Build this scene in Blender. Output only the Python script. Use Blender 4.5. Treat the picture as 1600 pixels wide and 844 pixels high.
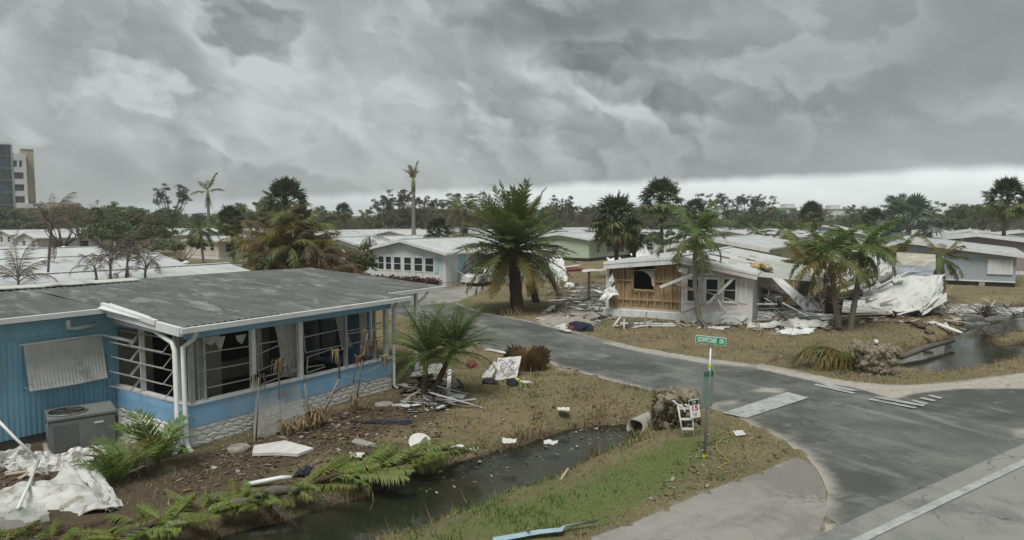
import bpy, bmesh, math, random
import numpy as np
from mathutils import Vector, Matrix, Euler, noise as mnoise

random.seed(11)
rng = np.random.default_rng(11)
for o in list(bpy.data.objects):
    bpy.data.objects.remove(o)
sc = bpy.context.scene
col = sc.collection
R = math.radians

# ------------------------------------------------------------------ camera
F, HC, HOR = 1050.0, 5.4, 345.0          # focal length in photo pixels, camera height, horizon row
PITCH = math.atan((422 - HOR) / F)
cam_d = bpy.data.cameras.new('camera')
cam = bpy.data.objects.new('camera', cam_d)
col.objects.link(cam)
cam.location = (0, 0, HC)
cam.rotation_euler = (R(90) - PITCH, 0, 0)
cam_d.sensor_width = 36
cam_d.lens = F / 1600 * 36
cam_d.clip_start = 0.1
cam_d.clip_end = 4000
sc.camera = cam

# ------------------------------------------------------------------ sky and sun
SUN_EL, SUN_AZ = 62, 200
SKY_X, SKY_Y = 5.9, 3.3
LUMP = .88
LUMP2 = .62
LUMP3 = .17
HAZE_D = 0.00045
world = bpy.data.worlds.new('World')
sc.world = world
world.use_nodes = True
nt = world.node_tree
nt.nodes.clear()


def nd(tree, kind, **kw):
    n = tree.nodes.new(kind)
    for k, v in kw.items():
        setattr(n, k, v)
    return n


class NB:
    """short hand for building node trees"""
    def __init__(s, tree):
        s.t = tree

    def put(s, sock, v):
        if hasattr(v, 'is_linked') or hasattr(v, 'links'):
            s.t.links.new(v, sock)
        else:
            sock.default_value = v

    def math(s, op, a, b=0.0, c=0.0, clamp=False):
        n = nd(s.t, 'ShaderNodeMath', operation=op, use_clamp=clamp)
        for i, v in enumerate((a, b, c)):
            s.put(n.inputs[i], v)
        return n.outputs[0]

    def mix(s, f, a, b, blend='MIX'):
        n = nd(s.t, 'ShaderNodeMix', data_type='RGBA', blend_type=blend)
        s.put(n.inputs[0], f)
        for k, v in ((6, a), (7, b)):
            if isinstance(v, (tuple, list)):
                v = (*v[:3], 1)
            s.put(n.inputs[k], v)
        return n.outputs[2]

    def noise(s, vec, scale, detail=4, rough=.55, dist=0.0, out=0):
        n = nd(s.t, 'ShaderNodeTexNoise')
        if vec is not None:
            s.put(n.inputs['Vector'], vec)
        n.inputs['Scale'].default_value = scale
        n.inputs['Detail'].default_value = detail
        n.inputs['Roughness'].default_value = rough
        n.inputs['Distortion'].default_value = dist
        return n.outputs[out]

    def ramp(s, f, lo, hi, a=0.0, b=1.0, smooth=True):
        n = nd(s.t, 'ShaderNodeMapRange')
        n.interpolation_type = 'SMOOTHSTEP' if smooth else 'LINEAR'
        s.put(n.inputs[0], f)
        for i, v in enumerate((lo, hi, a, b)):
            s.put(n.inputs[i + 1], v)
        return n.outputs[0]

    def combine(s, x, y, z):
        n = nd(s.t, 'ShaderNodeCombineXYZ')
        for i, v in enumerate((x, y, z)):
            s.put(n.inputs[i], v)
        return n.outputs[0]

    def sep(s, v):
        n = nd(s.t, 'ShaderNodeSeparateXYZ')
        s.put(n.inputs[0], v)
        return n.outputs

    def vmath(s, op, a, b):
        n = nd(s.t, 'ShaderNodeVectorMath', operation=op)
        s.put(n.inputs[0], a)
        s.put(n.inputs[1], b)
        return n.outputs[0]


def build_sky():
    b = NB(nt)
    sky = nd(nt, 'ShaderNodeTexSky', sky_type='NISHITA', sun_disc=False)
    sky.sun_elevation = R(SUN_EL)
    sky.sun_rotation = R(SUN_AZ)
    tc = nd(nt, 'ShaderNodeTexCoord')
    x, y, z = b.sep(tc.outputs['Generated'])
    zc = b.math('MAXIMUM', z, 0.0)
    # lumpy undersides of a thick deck, leaning with the wind
    p = b.combine(b.math('MULTIPLY_ADD', zc, .30, x), y, b.math('MULTIPLY_ADD', x, .10, b.math('MULTIPLY', zc, 1.5)))
    warp = b.noise(p, 4.5, 5, .55, 0, 1)
    warp = b.vmath('SUBTRACT', warp, (.5, .5, .5))
    warp = b.vmath('MULTIPLY', warp, (.10, .10, .10))
    q = b.vmath('ADD', p, warp)

    def banks(vec, scale, k, det):
        """overlapping cloud banks: a crisp bright rim on one side that fades into shade on the other"""
        n = b.noise(vec, scale, det, .5)
        f = b.math('FRACT', b.math('MULTIPLY', n, k))
        edge = b.ramp(f, .0, .26)
        return b.math('MULTIPLY', edge, b.math('POWER', b.math('SUBTRACT', 1.0, f), 1.6))
    big = b.noise(b.vmath('ADD', q, (SKY_X, SKY_Y, 0)), 2.4, 3, .45)
    soft = b.noise(q, 6.0, 7, .55)
    k1 = banks(b.vmath('ADD', q, (2.2, 0, 0)), 3.6, 5.0, 7)
    k2 = banks(b.vmath('ADD', q, (0, 4.1, 0)), 6.5, 4.0, 7)
    m1 = b.ramp(b.noise(b.vmath('ADD', p, (7, 1, 3)), 3.0, 2, .5), .38, .62)
    m2 = b.ramp(b.noise(b.vmath('ADD', p, (1, 9, 2)), 3.5, 2, .5), .40, .62)
    s = b.math('MULTIPLY', big, 1.5)
    s = b.math('MULTIPLY_ADD', soft, .40, s)
    s = b.math('MULTIPLY_ADD', b.math('MULTIPLY', k1, m1), LUMP, s)
    s = b.math('MULTIPLY_ADD', b.math('MULTIPLY', k2, m2), LUMP2, s)
    k3 = banks(b.vmath('ADD', q, (5.3, 0, 1.7)), 12.0, 4.0, 6)
    s = b.math('MULTIPLY_ADD', b.math('MULTIPLY', k3, b.math('ADD', .35, m1)), LUMP3, s)
    t = b.ramp(s, .70, 1.58, 0, 1, False)
    dark = b.mix(t, (.66, .74, .74), (2.5, 2.67, 2.6))
    shelf = b.math('MULTIPLY_ADD', x, .5, b.math('MULTIPLY', z, .55))
    shelf = b.ramp(b.math('MULTIPLY_ADD', big, .35, shelf), .24, .62)
    dark = b.mix(b.math('MULTIPLY', shelf, .6), dark, (1.28, 1.41, 1.40))
    # the far edge of the cloud deck is a straight line on the cloud plane; paler sky beyond it
    e = b.math('MULTIPLY_ADD', x, .043, b.math('MULTIPLY', y, .050))
    wob = b.noise(b.combine(b.math('MULTIPLY', x, 1.0), 0.0, b.math('MULTIPLY', z, .4)), 16, 4, .6)
    e = b.math('MULTIPLY_ADD', b.math('SUBTRACT', wob, .5), .016, e)
    d = b.math('SUBTRACT', z, e)
    deck = b.ramp(d, -.010, .006)
    band = b.mix(b.ramp(b.noise(b.combine(x, y, b.math('MULTIPLY', z, 6)), 5, 5, .6), .35, .7),
                 (3.7, 3.95, 3.9), (4.4, 4.65, 4.6))
    band = b.mix(b.ramp(x, -.52, .05, .85, 0.0), band, (2.3, 2.5, 2.52))
    dark = b.mix(b.ramp(d, .0, .10, .45, 0), dark, (1.5, 1.66, 1.66))
    c = b.mix(deck, band, dark)
    # a trace of the clear sky above the deck
    c = b.mix(.03, c, sky.outputs[0])
    bg = nd(nt, 'ShaderNodeBackground')
    nt.links.new(c, bg.inputs[0])
    bg.inputs[1].default_value = 0.1
    out = nd(nt, 'ShaderNodeOutputWorld')
    nt.links.new(bg.outputs[0], out.inputs[0])


build_sky()

sun_d = bpy.data.lights.new('sun', 'SUN')
sun_d.energy = 1.5
sun_d.angle = R(28)
sun_d.color = (1.0, .97, .93)
sun = bpy.data.objects.new('sun', sun_d)
col.objects.link(sun)
sun.rotation_euler = (R(90 - SUN_EL), 0, R(180 - SUN_AZ))

vs = sc.view_settings
vs.view_transform = 'Standard'
vs.look = 'None'
vs.exposure = 1.18
vs.gamma = 1.0
sc.render.engine = 'CYCLES'
sc.cycles.max_bounces = 6
sc.cycles.transparent_max_bounces = 8

# ------------------------------------------------------------------ pixel helpers
FW = Vector((0, math.cos(PITCH), -math.sin(PITCH)))
UP = Vector((0, math.sin(PITCH), math.cos(PITCH)))
CAM = Vector((0, 0, HC))


def ray(px, py):
    return FW + Vector((1, 0, 0)) * ((px - 800) / F) + UP * ((422 - py) / F)


def G(px, py, z=0.0):
    """where the ray through a photo pixel meets height z"""
    d = ray(px, py)
    return CAM + d * ((z - HC) / d.z)


def AT(px, py, Y):
    """point on the ray at ground distance Y"""
    d = ray(px, py)
    return CAM + d * (Y / d.y)


def ZT(py, Y):
    return AT(800, py, Y).z


# ------------------------------------------------------------------ materials
MATS = {}


def mat(name, base, rough=.8, var=.25, scale=3.0, second=None, bump=0.0, bscale=30.0, metal=0.0,
        spec=.4, stretch=None, stain=None, stain_amt=.5, stain_scale=1.2, transl=0.0, rnd=0.0, wave=None):
    """procedural surface: mottled colour, optional stains with their own shape, fine relief"""
    if name in MATS:
        return MATS[name]
    m = bpy.data.materials.new(name)
    m.use_nodes = True
    t = m.node_tree
    b = NB(t)
    bs = t.nodes['Principled BSDF']
    tc = nd(t, 'ShaderNodeTexCoord').outputs['Object']
    vec = tc
    if stretch:
        vec = b.vmath('MULTIPLY', tc, stretch)
    n1 = b.noise(vec, scale, 6, .62)
    second = second or tuple(c * (1 - var) for c in base)
    c = b.mix(b.ramp(n1, .36, .66), base, second)
    n2 = b.noise(vec, scale * 7, 4, .6)
    c = b.mix(b.ramp(n2, .3, .75, 0, var * .8), c, tuple(min(1, k * .55) for k in base))
    if stain:
        n3 = b.noise(vec, stain_scale, 7, .68, .6)
        c = b.mix(b.ramp(n3, .5, .68, 0, stain_amt), c, stain)
    if rnd:
        oi = nd(t, 'ShaderNodeObjectInfo')
        h = nd(t, 'ShaderNodeHueSaturation')
        h.inputs['Hue'].default_value = .5
        b.put(h.inputs['Hue'], b.math('MULTIPLY_ADD', oi.outputs['Random'], rnd * .12, .5 - rnd * .06))
        b.put(h.inputs['Value'], b.math('MULTIPLY_ADD', oi.outputs['Random'], rnd, 1 - rnd * .5))
        t.links.new(c, h.inputs['Color'])
        c = h.outputs[0]
    t.links.new(c, bs.inputs['Base Color'])
    bs.inputs['Roughness'].default_value = rough
    bs.inputs['Metallic'].default_value = metal
    bs.inputs['Specular IOR Level'].default_value = spec
    if bump:
        nb = b.noise(vec, bscale, 5, .6)
        bn = nd(t, 'ShaderNodeBump')
        bn.inputs['Strength'].default_value = bump
        bn.inputs['Distance'].default_value = .03
        t.links.new(nb, bn.inputs['Height'])
        t.links.new(bn.outputs[0], bs.inputs['Normal'])
    if transl:
        tr = nd(t, 'ShaderNodeBsdfTranslucent')
        t.links.new(c, tr.inputs[0])
        mx = nd(t, 'ShaderNodeMixShader')
        mx.inputs[0].default_value = transl
        t.links.new(bs.outputs[0], mx.inputs[1])
        t.links.new(tr.outputs[0], mx.inputs[2])
        t.links.new(mx.outputs[0], t.nodes['Material Output'].inputs[0])
    MATS[name] = m
    return m


# paints and claddings
BLUE = mat('blue_paint', (.27, .53, .68), .6, .18, 1.1, stain=(.24, .33, .38), stain_amt=.5, stretch=(1.8, 1.8, .22))
BLUE2 = mat('porch_blue_paint', (.26, .49, .71), .55, .15, 1.3, stain=(.42, .46, .48), stain_amt=.4, stretch=(1, 1, .5))
WHITE = mat('white_paint', (.66, .68, .67), .55, .14, 2, stain=(.34, .34, .30), stain_amt=.55, stretch=(1.6, 1.6, .3))
TRIM = mat('white_metal_trim', (.68, .70, .69), .45, .10, 3, stain=(.40, .41, .38), stain_amt=.4)
DIRTY = mat('dirty_white_metal', (.56, .57, .54), .5, .22, 1.4, stain=(.17, .14, .10), stain_amt=.8, stain_scale=2.2, bump=.7, bscale=8)
CREAM = mat('cream_wall', (.56, .53, .44), .7, .12, 2, stain=(.36, .33, .26), stain_amt=.3)
ROOFW = mat('white_roof_coating', (.53, .55, .545), .55, .14, .7, stain=(.33, .345, .335), stain_amt=.65, stain_scale=.55)
ROOFW2 = mat('grey_white_roof_coating', (.50, .52, .52), .55, .14, .6, stain=(.24, .25, .24), stain_amt=.7, stain_scale=.6)
ROOFG = mat('weathered_dark_roof', (.12, .125, .118), .7, .35, 1.6, stain=(.25, .255, .24), stain_amt=.85,
            stain_scale=1.3, stretch=(1.3, .45, 1), bump=.25, bscale=14)
PINK = mat('pinkish_white_siding', (.60, .57, .55), .6, .10, 2, stain=(.40, .38, .35), stain_amt=.4)
GREYW = mat('grey_blue_siding', (.34, .38, .41), .6, .10, 1.5, stretch=(1, 1, 5), stain=(.22, .24, .26), stain_amt=.3)
GREENW = mat('pale_green_siding', (.42, .50, .39), .65, .08, 2)
AQUA = mat('aqua_paint', (.32, .55, .56), .55, .1, 3)
YELLOW = mat('pale_yellow_siding', (.55, .55, .36), .6, .1, 2)
TAN = mat('tan_render', (.40, .35, .25), .8, .1, .3)
STUCCO = mat('hotel_white_render', (.55, .56, .55), .8, .08, .3, stain=(.42, .42, .40), stain_amt=.3, stain_scale=.2)
MAUVE = mat('mauve_brown_siding', (.33, .27, .25), .7, .1, 2)
GREYP = mat('grey_painted_metal', (.17, .18, .175), .5, .12, 3, stain=(.09, .09, .085), stain_amt=.5)
ALU = mat('dirty_aluminium', (.40, .40, .38), .5, .2, 4, stain=(.22, .21, .18), stain_amt=.5)
STEEL = mat('galvanised_steel', (.36, .38, .37), .45, .2, 6, metal=.5)
DARK = mat('black_plastic', (.018, .019, .02), .5, .2, 5)
NAVY = mat('navy_cloth', (.012, .018, .035), .85, .3, 6, bump=.5, bscale=20)
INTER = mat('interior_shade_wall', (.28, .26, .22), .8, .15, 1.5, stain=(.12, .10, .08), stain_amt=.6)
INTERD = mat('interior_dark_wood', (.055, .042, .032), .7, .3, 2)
CURT = mat('white_curtain', (.62, .61, .57), .9, .12, 4, transl=.25)
WOOD = mat('bare_stud_wood', (.48, .34, .19), .8, .35, 2.2, stretch=(3, 3, .35), stain=(.10, .055, .025), stain_amt=.7, bump=.3)
WOODP = mat('exposed_sheathing', (.40, .275, .145), .85, .4, 1.6, stretch=(2.5, 2.5, .4), stain=(.07, .045, .025), stain_amt=.8, bump=.3)
PALEW = mat('pale_timber', (.42, .36, .27), .8, .25, 3, stretch=(1, 1, 1))
RUSTW = mat('weathered_brown_timber', (.12, .075, .045), .85, .4, 4)
FOAM = mat('yellow_insulation', (.46, .31, .13), .9, .35, 5, bump=.7, bscale=12)
PAPER = mat('white_board', (.60, .60, .57), .7, .16, 4, stain=(.30, .27, .22), stain_amt=.55, bump=.2)
STONE = mat('coral_stone', (.26, .225, .16), .92, .4, 6, stain=(.16, .13, .09), stain_amt=.7, stain_scale=5, bump=.8, bscale=30, rnd=.35)
STONEW = mat('white_faux_stone', (.72, .72, .69), .8, .15, 5, stain=(.45, .44, .40), stain_amt=.4, stain_scale=2.5, bump=.5, bscale=22)
CONC = mat('concrete_disc', (.34, .33, .29), .9, .25, 8, bump=.4)
TEAL = mat('teal_plastic', (.06, .18, .17), .5, .3, 8)
REDC = mat('dark_red_cloth', (.16, .035, .03), .8, .3, 8)
CYAN = mat('pale_blue_metal', (.30, .42, .48), .4, .15, 5)
BLUEITEM = mat('blue_plastic', (.05, .17, .42), .5, .1, 5)
PINKC = mat('faded_pink_cloth', (.42, .24, .21), .9, .2, 8)
LIME = mat('fluorescent_ribbon', (.48, .60, .02), .6, .1, 8)
YELT = mat('yellow_rope', (.36, .36, .07), .7, .2, 10)
GRN = mat('street_sign_green', (.005, .27, .14), .4, .06, 5)
GRNF = mat('faded_green_sign', (.22, .29, .255), .45, .2, 8)
LETTER = mat('sign_lettering_white', (.74, .78, .76), .5, .03, 8)
MAG = mat('sign_magenta', (.50, .015, .09), .5, .05, 8)
BLACK = mat('sign_black', (.02, .02, .02), .5, .05, 8)
VIOLET = mat('violet_print', (.25, .17, .30), .7, .2, 8)
WPAINT = mat('road_paint', (.40, .41, .39), .8, .25, 5, stain=(.17, .17, .16), stain_amt=.85, stain_scale=2.2)
# plants
LEAF = mat('palm_leaf_green', (.135, .18, .055), .55, .25, 1.2, second=(.17, .18, .06), transl=.4, rnd=.2)
LEAFB = mat('bright_palm_leaf', (.125, .185, .045), .5, .3, 1.5, transl=.35, rnd=.14)
LEAFD = mat('dark_fan_leaf', (.100, .130, .062), .6, .35, 1.2, transl=.35, rnd=.4)
LEAFY = mat('yellowing_palm_leaf', (.155, .165, .03), .6, .35, 1.2, second=(.20, .13, .04), transl=.35, rnd=.35)
LEAFS = mat('silver_fan_leaf', (.20, .25, .20), .6, .25, 1.2, transl=.35, rnd=.3)
DEADL = mat('dead_brown_frond', (.20, .145, .085), .9, .4, 1.6, second=(.13, .085, .05), transl=.15, rnd=.5)
DEADG = mat('grey_dead_frond', (.17, .145, .11), .9, .4, 1.6, rnd=.4)
ORANGE = mat('dry_orange_grass', (.46, .32, .15), .9, .35, 3, transl=.2)
TREEG = mat('broadleaf_green', (.110, .150, .058), .7, .3, .7, second=(.150, .165, .070), transl=.35, rnd=.5)
TREED = mat('pine_green', (.082, .098, .062), .8, .4, .8, transl=.35, rnd=.5)
TREEB = mat('storm_browned_leaves', (.20, .165, .11), .85, .35, .7, second=(.11, .11, .06), transl=.35, rnd=.5)
BARK = mat('grey_bark', (.13, .115, .095), .9, .35, 4, stretch=(1, 1, .4), bump=.5, bscale=20)
BARKB = mat('brown_palm_bark', (.085, .06, .04), .95, .4, 6, bump=.9, bscale=16)
BARKP = mat('pale_palm_bark', (.23, .205, .165), .85, .3, 5, stretch=(1, 1, 4), bump=.4, bscale=14)
SHAFT = mat('green_crownshaft', (.16, .21, .045), .5, .3, 2, second=(.24, .22, .09))
HEDGE = mat('red_brown_hedge_leaf', (.10, .042, .026), .85, .4, 3, rnd=.3)
VINE = mat('dry_vine_leaf', (.13, .10, .05), .9, .45, 4, second=(.07, .065, .03))


def glass_mat():
    m = bpy.data.materials.new('window_glass')
    m.use_nodes = True
    b = m.node_tree.nodes['Principled BSDF']
    b.inputs['Base Color'].default_value = (.022, .03, .032, 1)
    b.inputs['Roughness'].default_value = .08
    b.inputs['Specular IOR Level'].default_value = .5
    return m


GLASS = glass_mat()


def tint_glass(name, colr, rough):
    m = bpy.data.materials.new(name)
    m.use_nodes = True
    t = m.node_tree
    b = NB(t)
    p = t.nodes['Principled BSDF']
    n = b.noise(nd(t, 'ShaderNodeTexCoord').outputs['Object'], .35, 4, .6)
    t.links.new(b.mix(b.ramp(n, .4, .6), colr, tuple(c * .5 for c in colr)), p.inputs['Base Color'])
    p.inputs['Roughness'].default_value = rough
    p.inputs['Specular IOR Level'].default_value = .7
    return m


GLASSB = tint_glass('curtain_wall_glass', (.045, .07, .085), .1)


def clear_film():
    m = bpy.data.materials.new('torn_clear_film')
    m.use_nodes = True
    t = m.node_tree
    p = t.nodes['Principled BSDF']
    p.inputs['Base Color'].default_value = (.42, .43, .41, 1)
    p.inputs['Roughness'].default_value = .3
    tr = nd(t, 'ShaderNodeBsdfTransparent')
    mx = nd(t, 'ShaderNodeMixShader')
    mx.inputs[0].default_value = .24
    t.links.new(tr.outputs[0], mx.inputs[1])
    t.links.new(p.outputs[0], mx.inputs[2])
    t.links.new(mx.outputs[0], t.nodes['Material Output'].inputs[0])
    return m


FILM = clear_film()


# ------------------------------------------------------------------ mesh helpers
def tag(o, label=None, cat=None, group=None, kind=None):
    if label: o['label'] = label
    if cat: o['category'] = cat
    if group: o['group'] = group
    if kind: o['kind'] = kind
    return o


def empty(name, loc=(0, 0, 0), rz=0.0, label=None, cat=None, group=None):
    o = bpy.data.objects.new(name, None)
    o.empty_display_size = .2
    col.objects.link(o)
    o.location = loc
    o.rotation_euler = (0, 0, rz)
    return tag(o, label, cat, group)


def link(name, me, parent=None, m=None):
    o = bpy.data.objects.new(name, me)
    col.objects.link(o)
    if m is not None and not me.materials:
        me.materials.append(m)
    o.parent = parent
    return o


class MB:
    def __init__(s):
        s.v, s.f = [], []

    def add(s, vs_, fs_):
        n = len(s.v)
        s.v += [tuple(v) for v in vs_]
        s.f += [tuple(i + n for i in f) for f in fs_]
        return s

    BF = [(0, 3, 2, 1), (4, 5, 6, 7), (0, 1, 5, 4), (1, 2, 6, 5), (2, 3, 7, 6), (3, 0, 4, 7)]

    def box(s, x0, x1, y0, y1, z0, z1):
        return s.add([(x0, y0, z0), (x1, y0, z0), (x1, y1, z0), (x0, y1, z0),
                      (x0, y0, z1), (x1, y0, z1), (x1, y1, z1), (x0, y1, z1)], MB.BF)

    def beam(s, p0, p1, w, h, up=(0, 0, 1)):
        p0, p1 = Vector(p0), Vector(p1)
        d = (p1 - p0).normalized()
        u = Vector(up)
        if abs(d.dot(u)) > .98:
            u = Vector((1, 0, 0))
        a = d.cross(u).normalized()
        c = a.cross(d).normalized()
        vs_ = []
        for p in (p0, p1):
            for i, j in ((-1, -1), (1, -1), (1, 1), (-1, 1)):
                vs_.append(p + a * (w / 2 * i) + c * (h / 2 * j))
        return s.add(vs_, MB.BF)

    def tube(s, pts, rads, n=7, cap=True):
        pts = [Vector(p) for p in pts]
        if not hasattr(rads, '__len__'):
            rads = [rads] * len(pts)
        base = len(s.v)
        ref = None
        for i, p in enumerate(pts):
            d = (pts[min(i + 1, len(pts) - 1)] - pts[max(i - 1, 0)])
            d = d.normalized() if d.length > 1e-9 else Vector((0, 0, 1))
            if ref is None:
                ref = Vector((1, 0, 0)) if abs(d.x) < .8 else Vector((0, 1, 0))
            a = (ref - d * ref.dot(d)).normalized()
            c = d.cross(a)
            ref = a
            for k in range(n):
                an = 2 * math.pi * k / n
                s.v.append(tuple(p + (a * math.cos(an) + c * math.sin(an)) * rads[i]))
        for i in range(len(pts) - 1):
            for k in range(n):
                k2 = (k + 1) % n
                s.f.append((base + i * n + k, base + i * n + k2, base + (i + 1) * n + k2, base + (i + 1) * n + k))
        if cap:
            s.f.append(tuple(base + k for k in reversed(range(n))))
            s.f.append(tuple(base + (len(pts) - 1) * n + k for k in range(n)))
        return s

    def prism(s, poly, z0, z1):
        """vertical prism over an xy polygon (counter-clockwise)"""
        n = len(poly)
        vs_ = [(p[0], p[1], z0) for p in poly] + [(p[0], p[1], z1) for p in poly]
        fs_ = [tuple(reversed(range(n))), tuple(range(n, 2 * n))]
        fs_ += [(i, (i + 1) % n, (i + 1) % n + n, i + n) for i in range(n)]
        return s.add(vs_, fs_)

    def slab(s, top, thick):
        """closed plate: polygon of 3-D points plus the same moved down by thick"""
        n = len(top)
        vs_ = [tuple(p) for p in top] + [(p[0], p[1], p[2] - thick) for p in top]
        fs_ = [tuple(range(n)), tuple(reversed(range(n, 2 * n)))]
        fs_ += [((i + 1) % n, i, i + n, (i + 1) % n + n) for i in range(n)]
        return s.add(vs_, fs_)

    def build(s, name, m, parent=None, smooth=False, label=None):
        me = bpy.data.meshes.new(name)
        me.from_pydata(s.v, [], s.f)
        me.materials.append(m)
        if smooth:
            me.polygons.foreach_set('use_smooth', [True] * len(me.polygons))
        me.update()
        o = link(name, me, parent)
        if label:
            o['label'] = label
        return o


def np_mesh(name, V, Fc, m, colors=None, cname='Col'):
    """big meshes straight from numpy arrays; faces all have the same number of corners"""
    me = bpy.data.meshes.new(name)
    k = Fc.shape[1]
    me.vertices.add(len(V))
    me.vertices.foreach_set('co', np.ascontiguousarray(V, dtype=np.float32).ravel())
    me.loops.add(Fc.size)
    me.loops.foreach_set('vertex_index', np.ascontiguousarray(Fc, dtype=np.int32).ravel())
    me.polygons.add(len(Fc))
    me.polygons.foreach_set('loop_start', np.arange(0, Fc.size, k, dtype=np.int32))
    me.polygons.foreach_set('loop_total', np.full(len(Fc), k, dtype=np.int32))
    me.materials.append(m)
    me.update(calc_edges=True)
    if colors is not None:
        at = me.attributes.new(cname, 'FLOAT_COLOR', 'POINT')
        c4 = np.ones((len(V), 4), dtype=np.float32)
        c4[:, :3] = colors
        at.data.foreach_set('color', c4.ravel())
    return me


def fbm(x, y, s, seed=0, octv=4):
    """cheap value noise in -1..1 for arrays"""
    out = np.zeros_like(x, dtype=float)
    amp, tot = 1.0, 0.0
    for o_ in range(octv):
        xs, ys = x * s + 17.3 * o_ + seed * 7.7, y * s + 5.1 * o_ - seed * 3.3
        xi, yi = np.floor(xs), np.floor(ys)
        fx, fy = xs - xi, ys - yi
        fx, fy = fx * fx * (3 - 2 * fx), fy * fy * (3 - 2 * fy)

        def h(a, b_):
            r = np.sin(a * 127.1 + b_ * 311.7 + o_ * 13.7) * 43758.5453
            return (r - np.floor(r)) * 2 - 1
        n = (h(xi, yi) * (1 - fx) + h(xi + 1, yi) * fx) * (1 - fy) + (h(xi, yi + 1) * (1 - fx) + h(xi + 1, yi + 1) * fx) * fy
        out += n * amp
        tot += amp
        amp *= .5
        s *= 2.03
    return out / tot


def sdf(P, poly):
    """signed distance to a polygon, negative inside"""
    poly = np.asarray(poly, float)[:, :2]
    d = np.full(len(P), 1e9)
    ins = np.zeros(len(P), bool)
    n = len(poly)
    for i in range(n):
        a, b_ = poly[i], poly[(i + 1) % n]
        e = b_ - a
        w = P - a
        t = np.clip((w @ e) / max(e @ e, 1e-9), 0, 1)
        q = w - t[:, None] * e
        d = np.minimum(d, (q * q).sum(1))
        c1 = (a[1] > P[:, 1]) != (b_[1] > P[:, 1])
        with np.errstate(divide='ignore', invalid='ignore'):
            xx = a[0] + (P[:, 1] - a[1]) / (b_[1] - a[1] if b_[1] != a[1] else 1e-9) * e[0]
        ins ^= c1 & (P[:, 0] < xx)
    d = np.sqrt(d)
    return np.where(ins, -d, d)


def sstep(x, a, b_):
    t = np.clip((x - a) / (b_ - a), 0, 1)
    return t * t * (3 - 2 * t)


def poly_px(pts, z=0.0):
    return [tuple(G(x, y, z))[:2] for x, y in pts]
# ------------------------------------------------------------------ ground, roads, water
WATER_Z = -0.45
ROAD_PX = [(1290, 795), (1287, 750), (1262, 716), (1236, 700), (1200, 676), (1150, 654), (1080, 630),
           (1000, 607), (935, 591), (870, 574), (842, 561), (770, 548), (700, 522), (640, 500)]
ROAD_FAR_PX = [(712, 474), (757, 490), (800, 497), (840, 505), (905, 521), (940, 531), (1010, 546), (1100, 561),
               (1180, 571), (1250, 584), (1340, 599), (1400, 604), (1500, 600), (1600, 584), (1750, 556)]
a_ = G(700, 522); dv = Vector((-.52, .855, 0))
c_ = G(712, 474)
m0, m1 = G(1272, 844), G(1600, 696)
MD = (m1 - m0).normalized()                       # direction of the main road
MN = Vector((MD.y, -MD.x, 0))                     # towards its far side from Dowitcher (right / near)
road_poly = poly_px(ROAD_PX) + [tuple(a_ + dv * 60)[:2], tuple(c_ + dv * 58)[:2]] + poly_px(ROAD_FAR_PX)
road_poly += [tuple(m0 + MD * 34 + MN * .6)[:2], tuple(m0 + MN * .6 - MD * .6)[:2]]
main_poly = [tuple(m0 - MD * 40)[:2], tuple(m0 - MD * 40 + MN * 9)[:2], tuple(m0 + MD * 130 + MN * 9)[:2], tuple(m0 + MD * 130)[:2]]
apron_poly = poly_px([(905, 850), (1000, 816), (1100, 772), (1200, 737), (1243, 716), (1275, 735), (1291, 770), (1292, 800), (1276, 840)]) + \
    [tuple(m0 + MN * .5)[:2], tuple(m0 - MD * 3.5 + MN * .5)[:2]]
drive_poly = poly_px([(640, 478), (712, 474), (760, 452), (748, 446), (650, 456)])          # white house driveway
drive2_poly = poly_px([(850, 506), (905, 520), (950, 497), (955, 462), (935, 445), (905, 447), (890, 470)])   # wrecked house drive
ditch_px = [(988, 672), (975, 666), (930, 668), (890, 676), (840, 690), (790, 705), (740, 722), (690, 737), (640, 752), (570, 778),
            (480, 806), (390, 832), (300, 862)]
ditch_px2 = [(545, 870), (585, 842), (665, 813), (728, 791), (790, 766), (850, 745), (893, 724), (955, 699), (988, 682)]
ditch_poly = [tuple(G(x, y, WATER_Z))[:2] for x, y in ditch_px] + [tuple(G(120, 920, WATER_Z))[:2], tuple(G(350, 960, WATER_Z))[:2]] + \
    [tuple(G(x, y, WATER_Z))[:2] for x, y in ditch_px2]
canal_px = [(1406, 582), (1403, 560), (1418, 552), (1450, 541), (1490, 528), (1512, 512), (1508, 500), (1490, 490), (1486, 480), (1540, 478),
            (1640, 476), (1760, 474), (1760, 512), (1640, 520), (1570, 523), (1545, 532), (1560, 541), (1640, 535), (1700, 530), (1700, 540),
            (1600, 556), (1540, 570), (1480, 583), (1450, 588)]
canal_poly = [tuple(G(x, y, WATER_Z))[:2] for x, y in canal_px]
SAND = [([(1182, 567), (1250, 581), (1340, 600), (1420, 603), (1480, 598), (1600, 583), (1680, 574), (1680, 610), (1500, 610), (1425, 618),
          (1395, 628), (1370, 618), (1330, 607), (1280, 600), (1235, 590), (1180, 577)], 1.0),
        ([(940, 532), (1010, 546), (1100, 560), (1180, 570), (1180, 577), (1090, 569), (1000, 553), (940, 538)], .8),
        ([(835, 498), (880, 486), (950, 488), (965, 496), (905, 514), (880, 518), (845, 510)], .85),
        ([(1175, 606), (1232, 606), (1228, 617), (1165, 615)], .8), ([(1110, 628), (1165, 620), (1160, 636), (1105, 640)], .7),
        ([(1130, 640), (1240, 700), (1285, 745), (1300, 740), (1262, 690), (1170, 640)], .5),
        ([(640, 480), (715, 474), (760, 450), (740, 446), (650, 458)], .65),
        ([(1565, 670), (1640, 660), (1640, 690), (1580, 690)], .7),
        ([(842, 556), (870, 572), (905, 582), (880, 586), (846, 570)], .6)]
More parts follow.
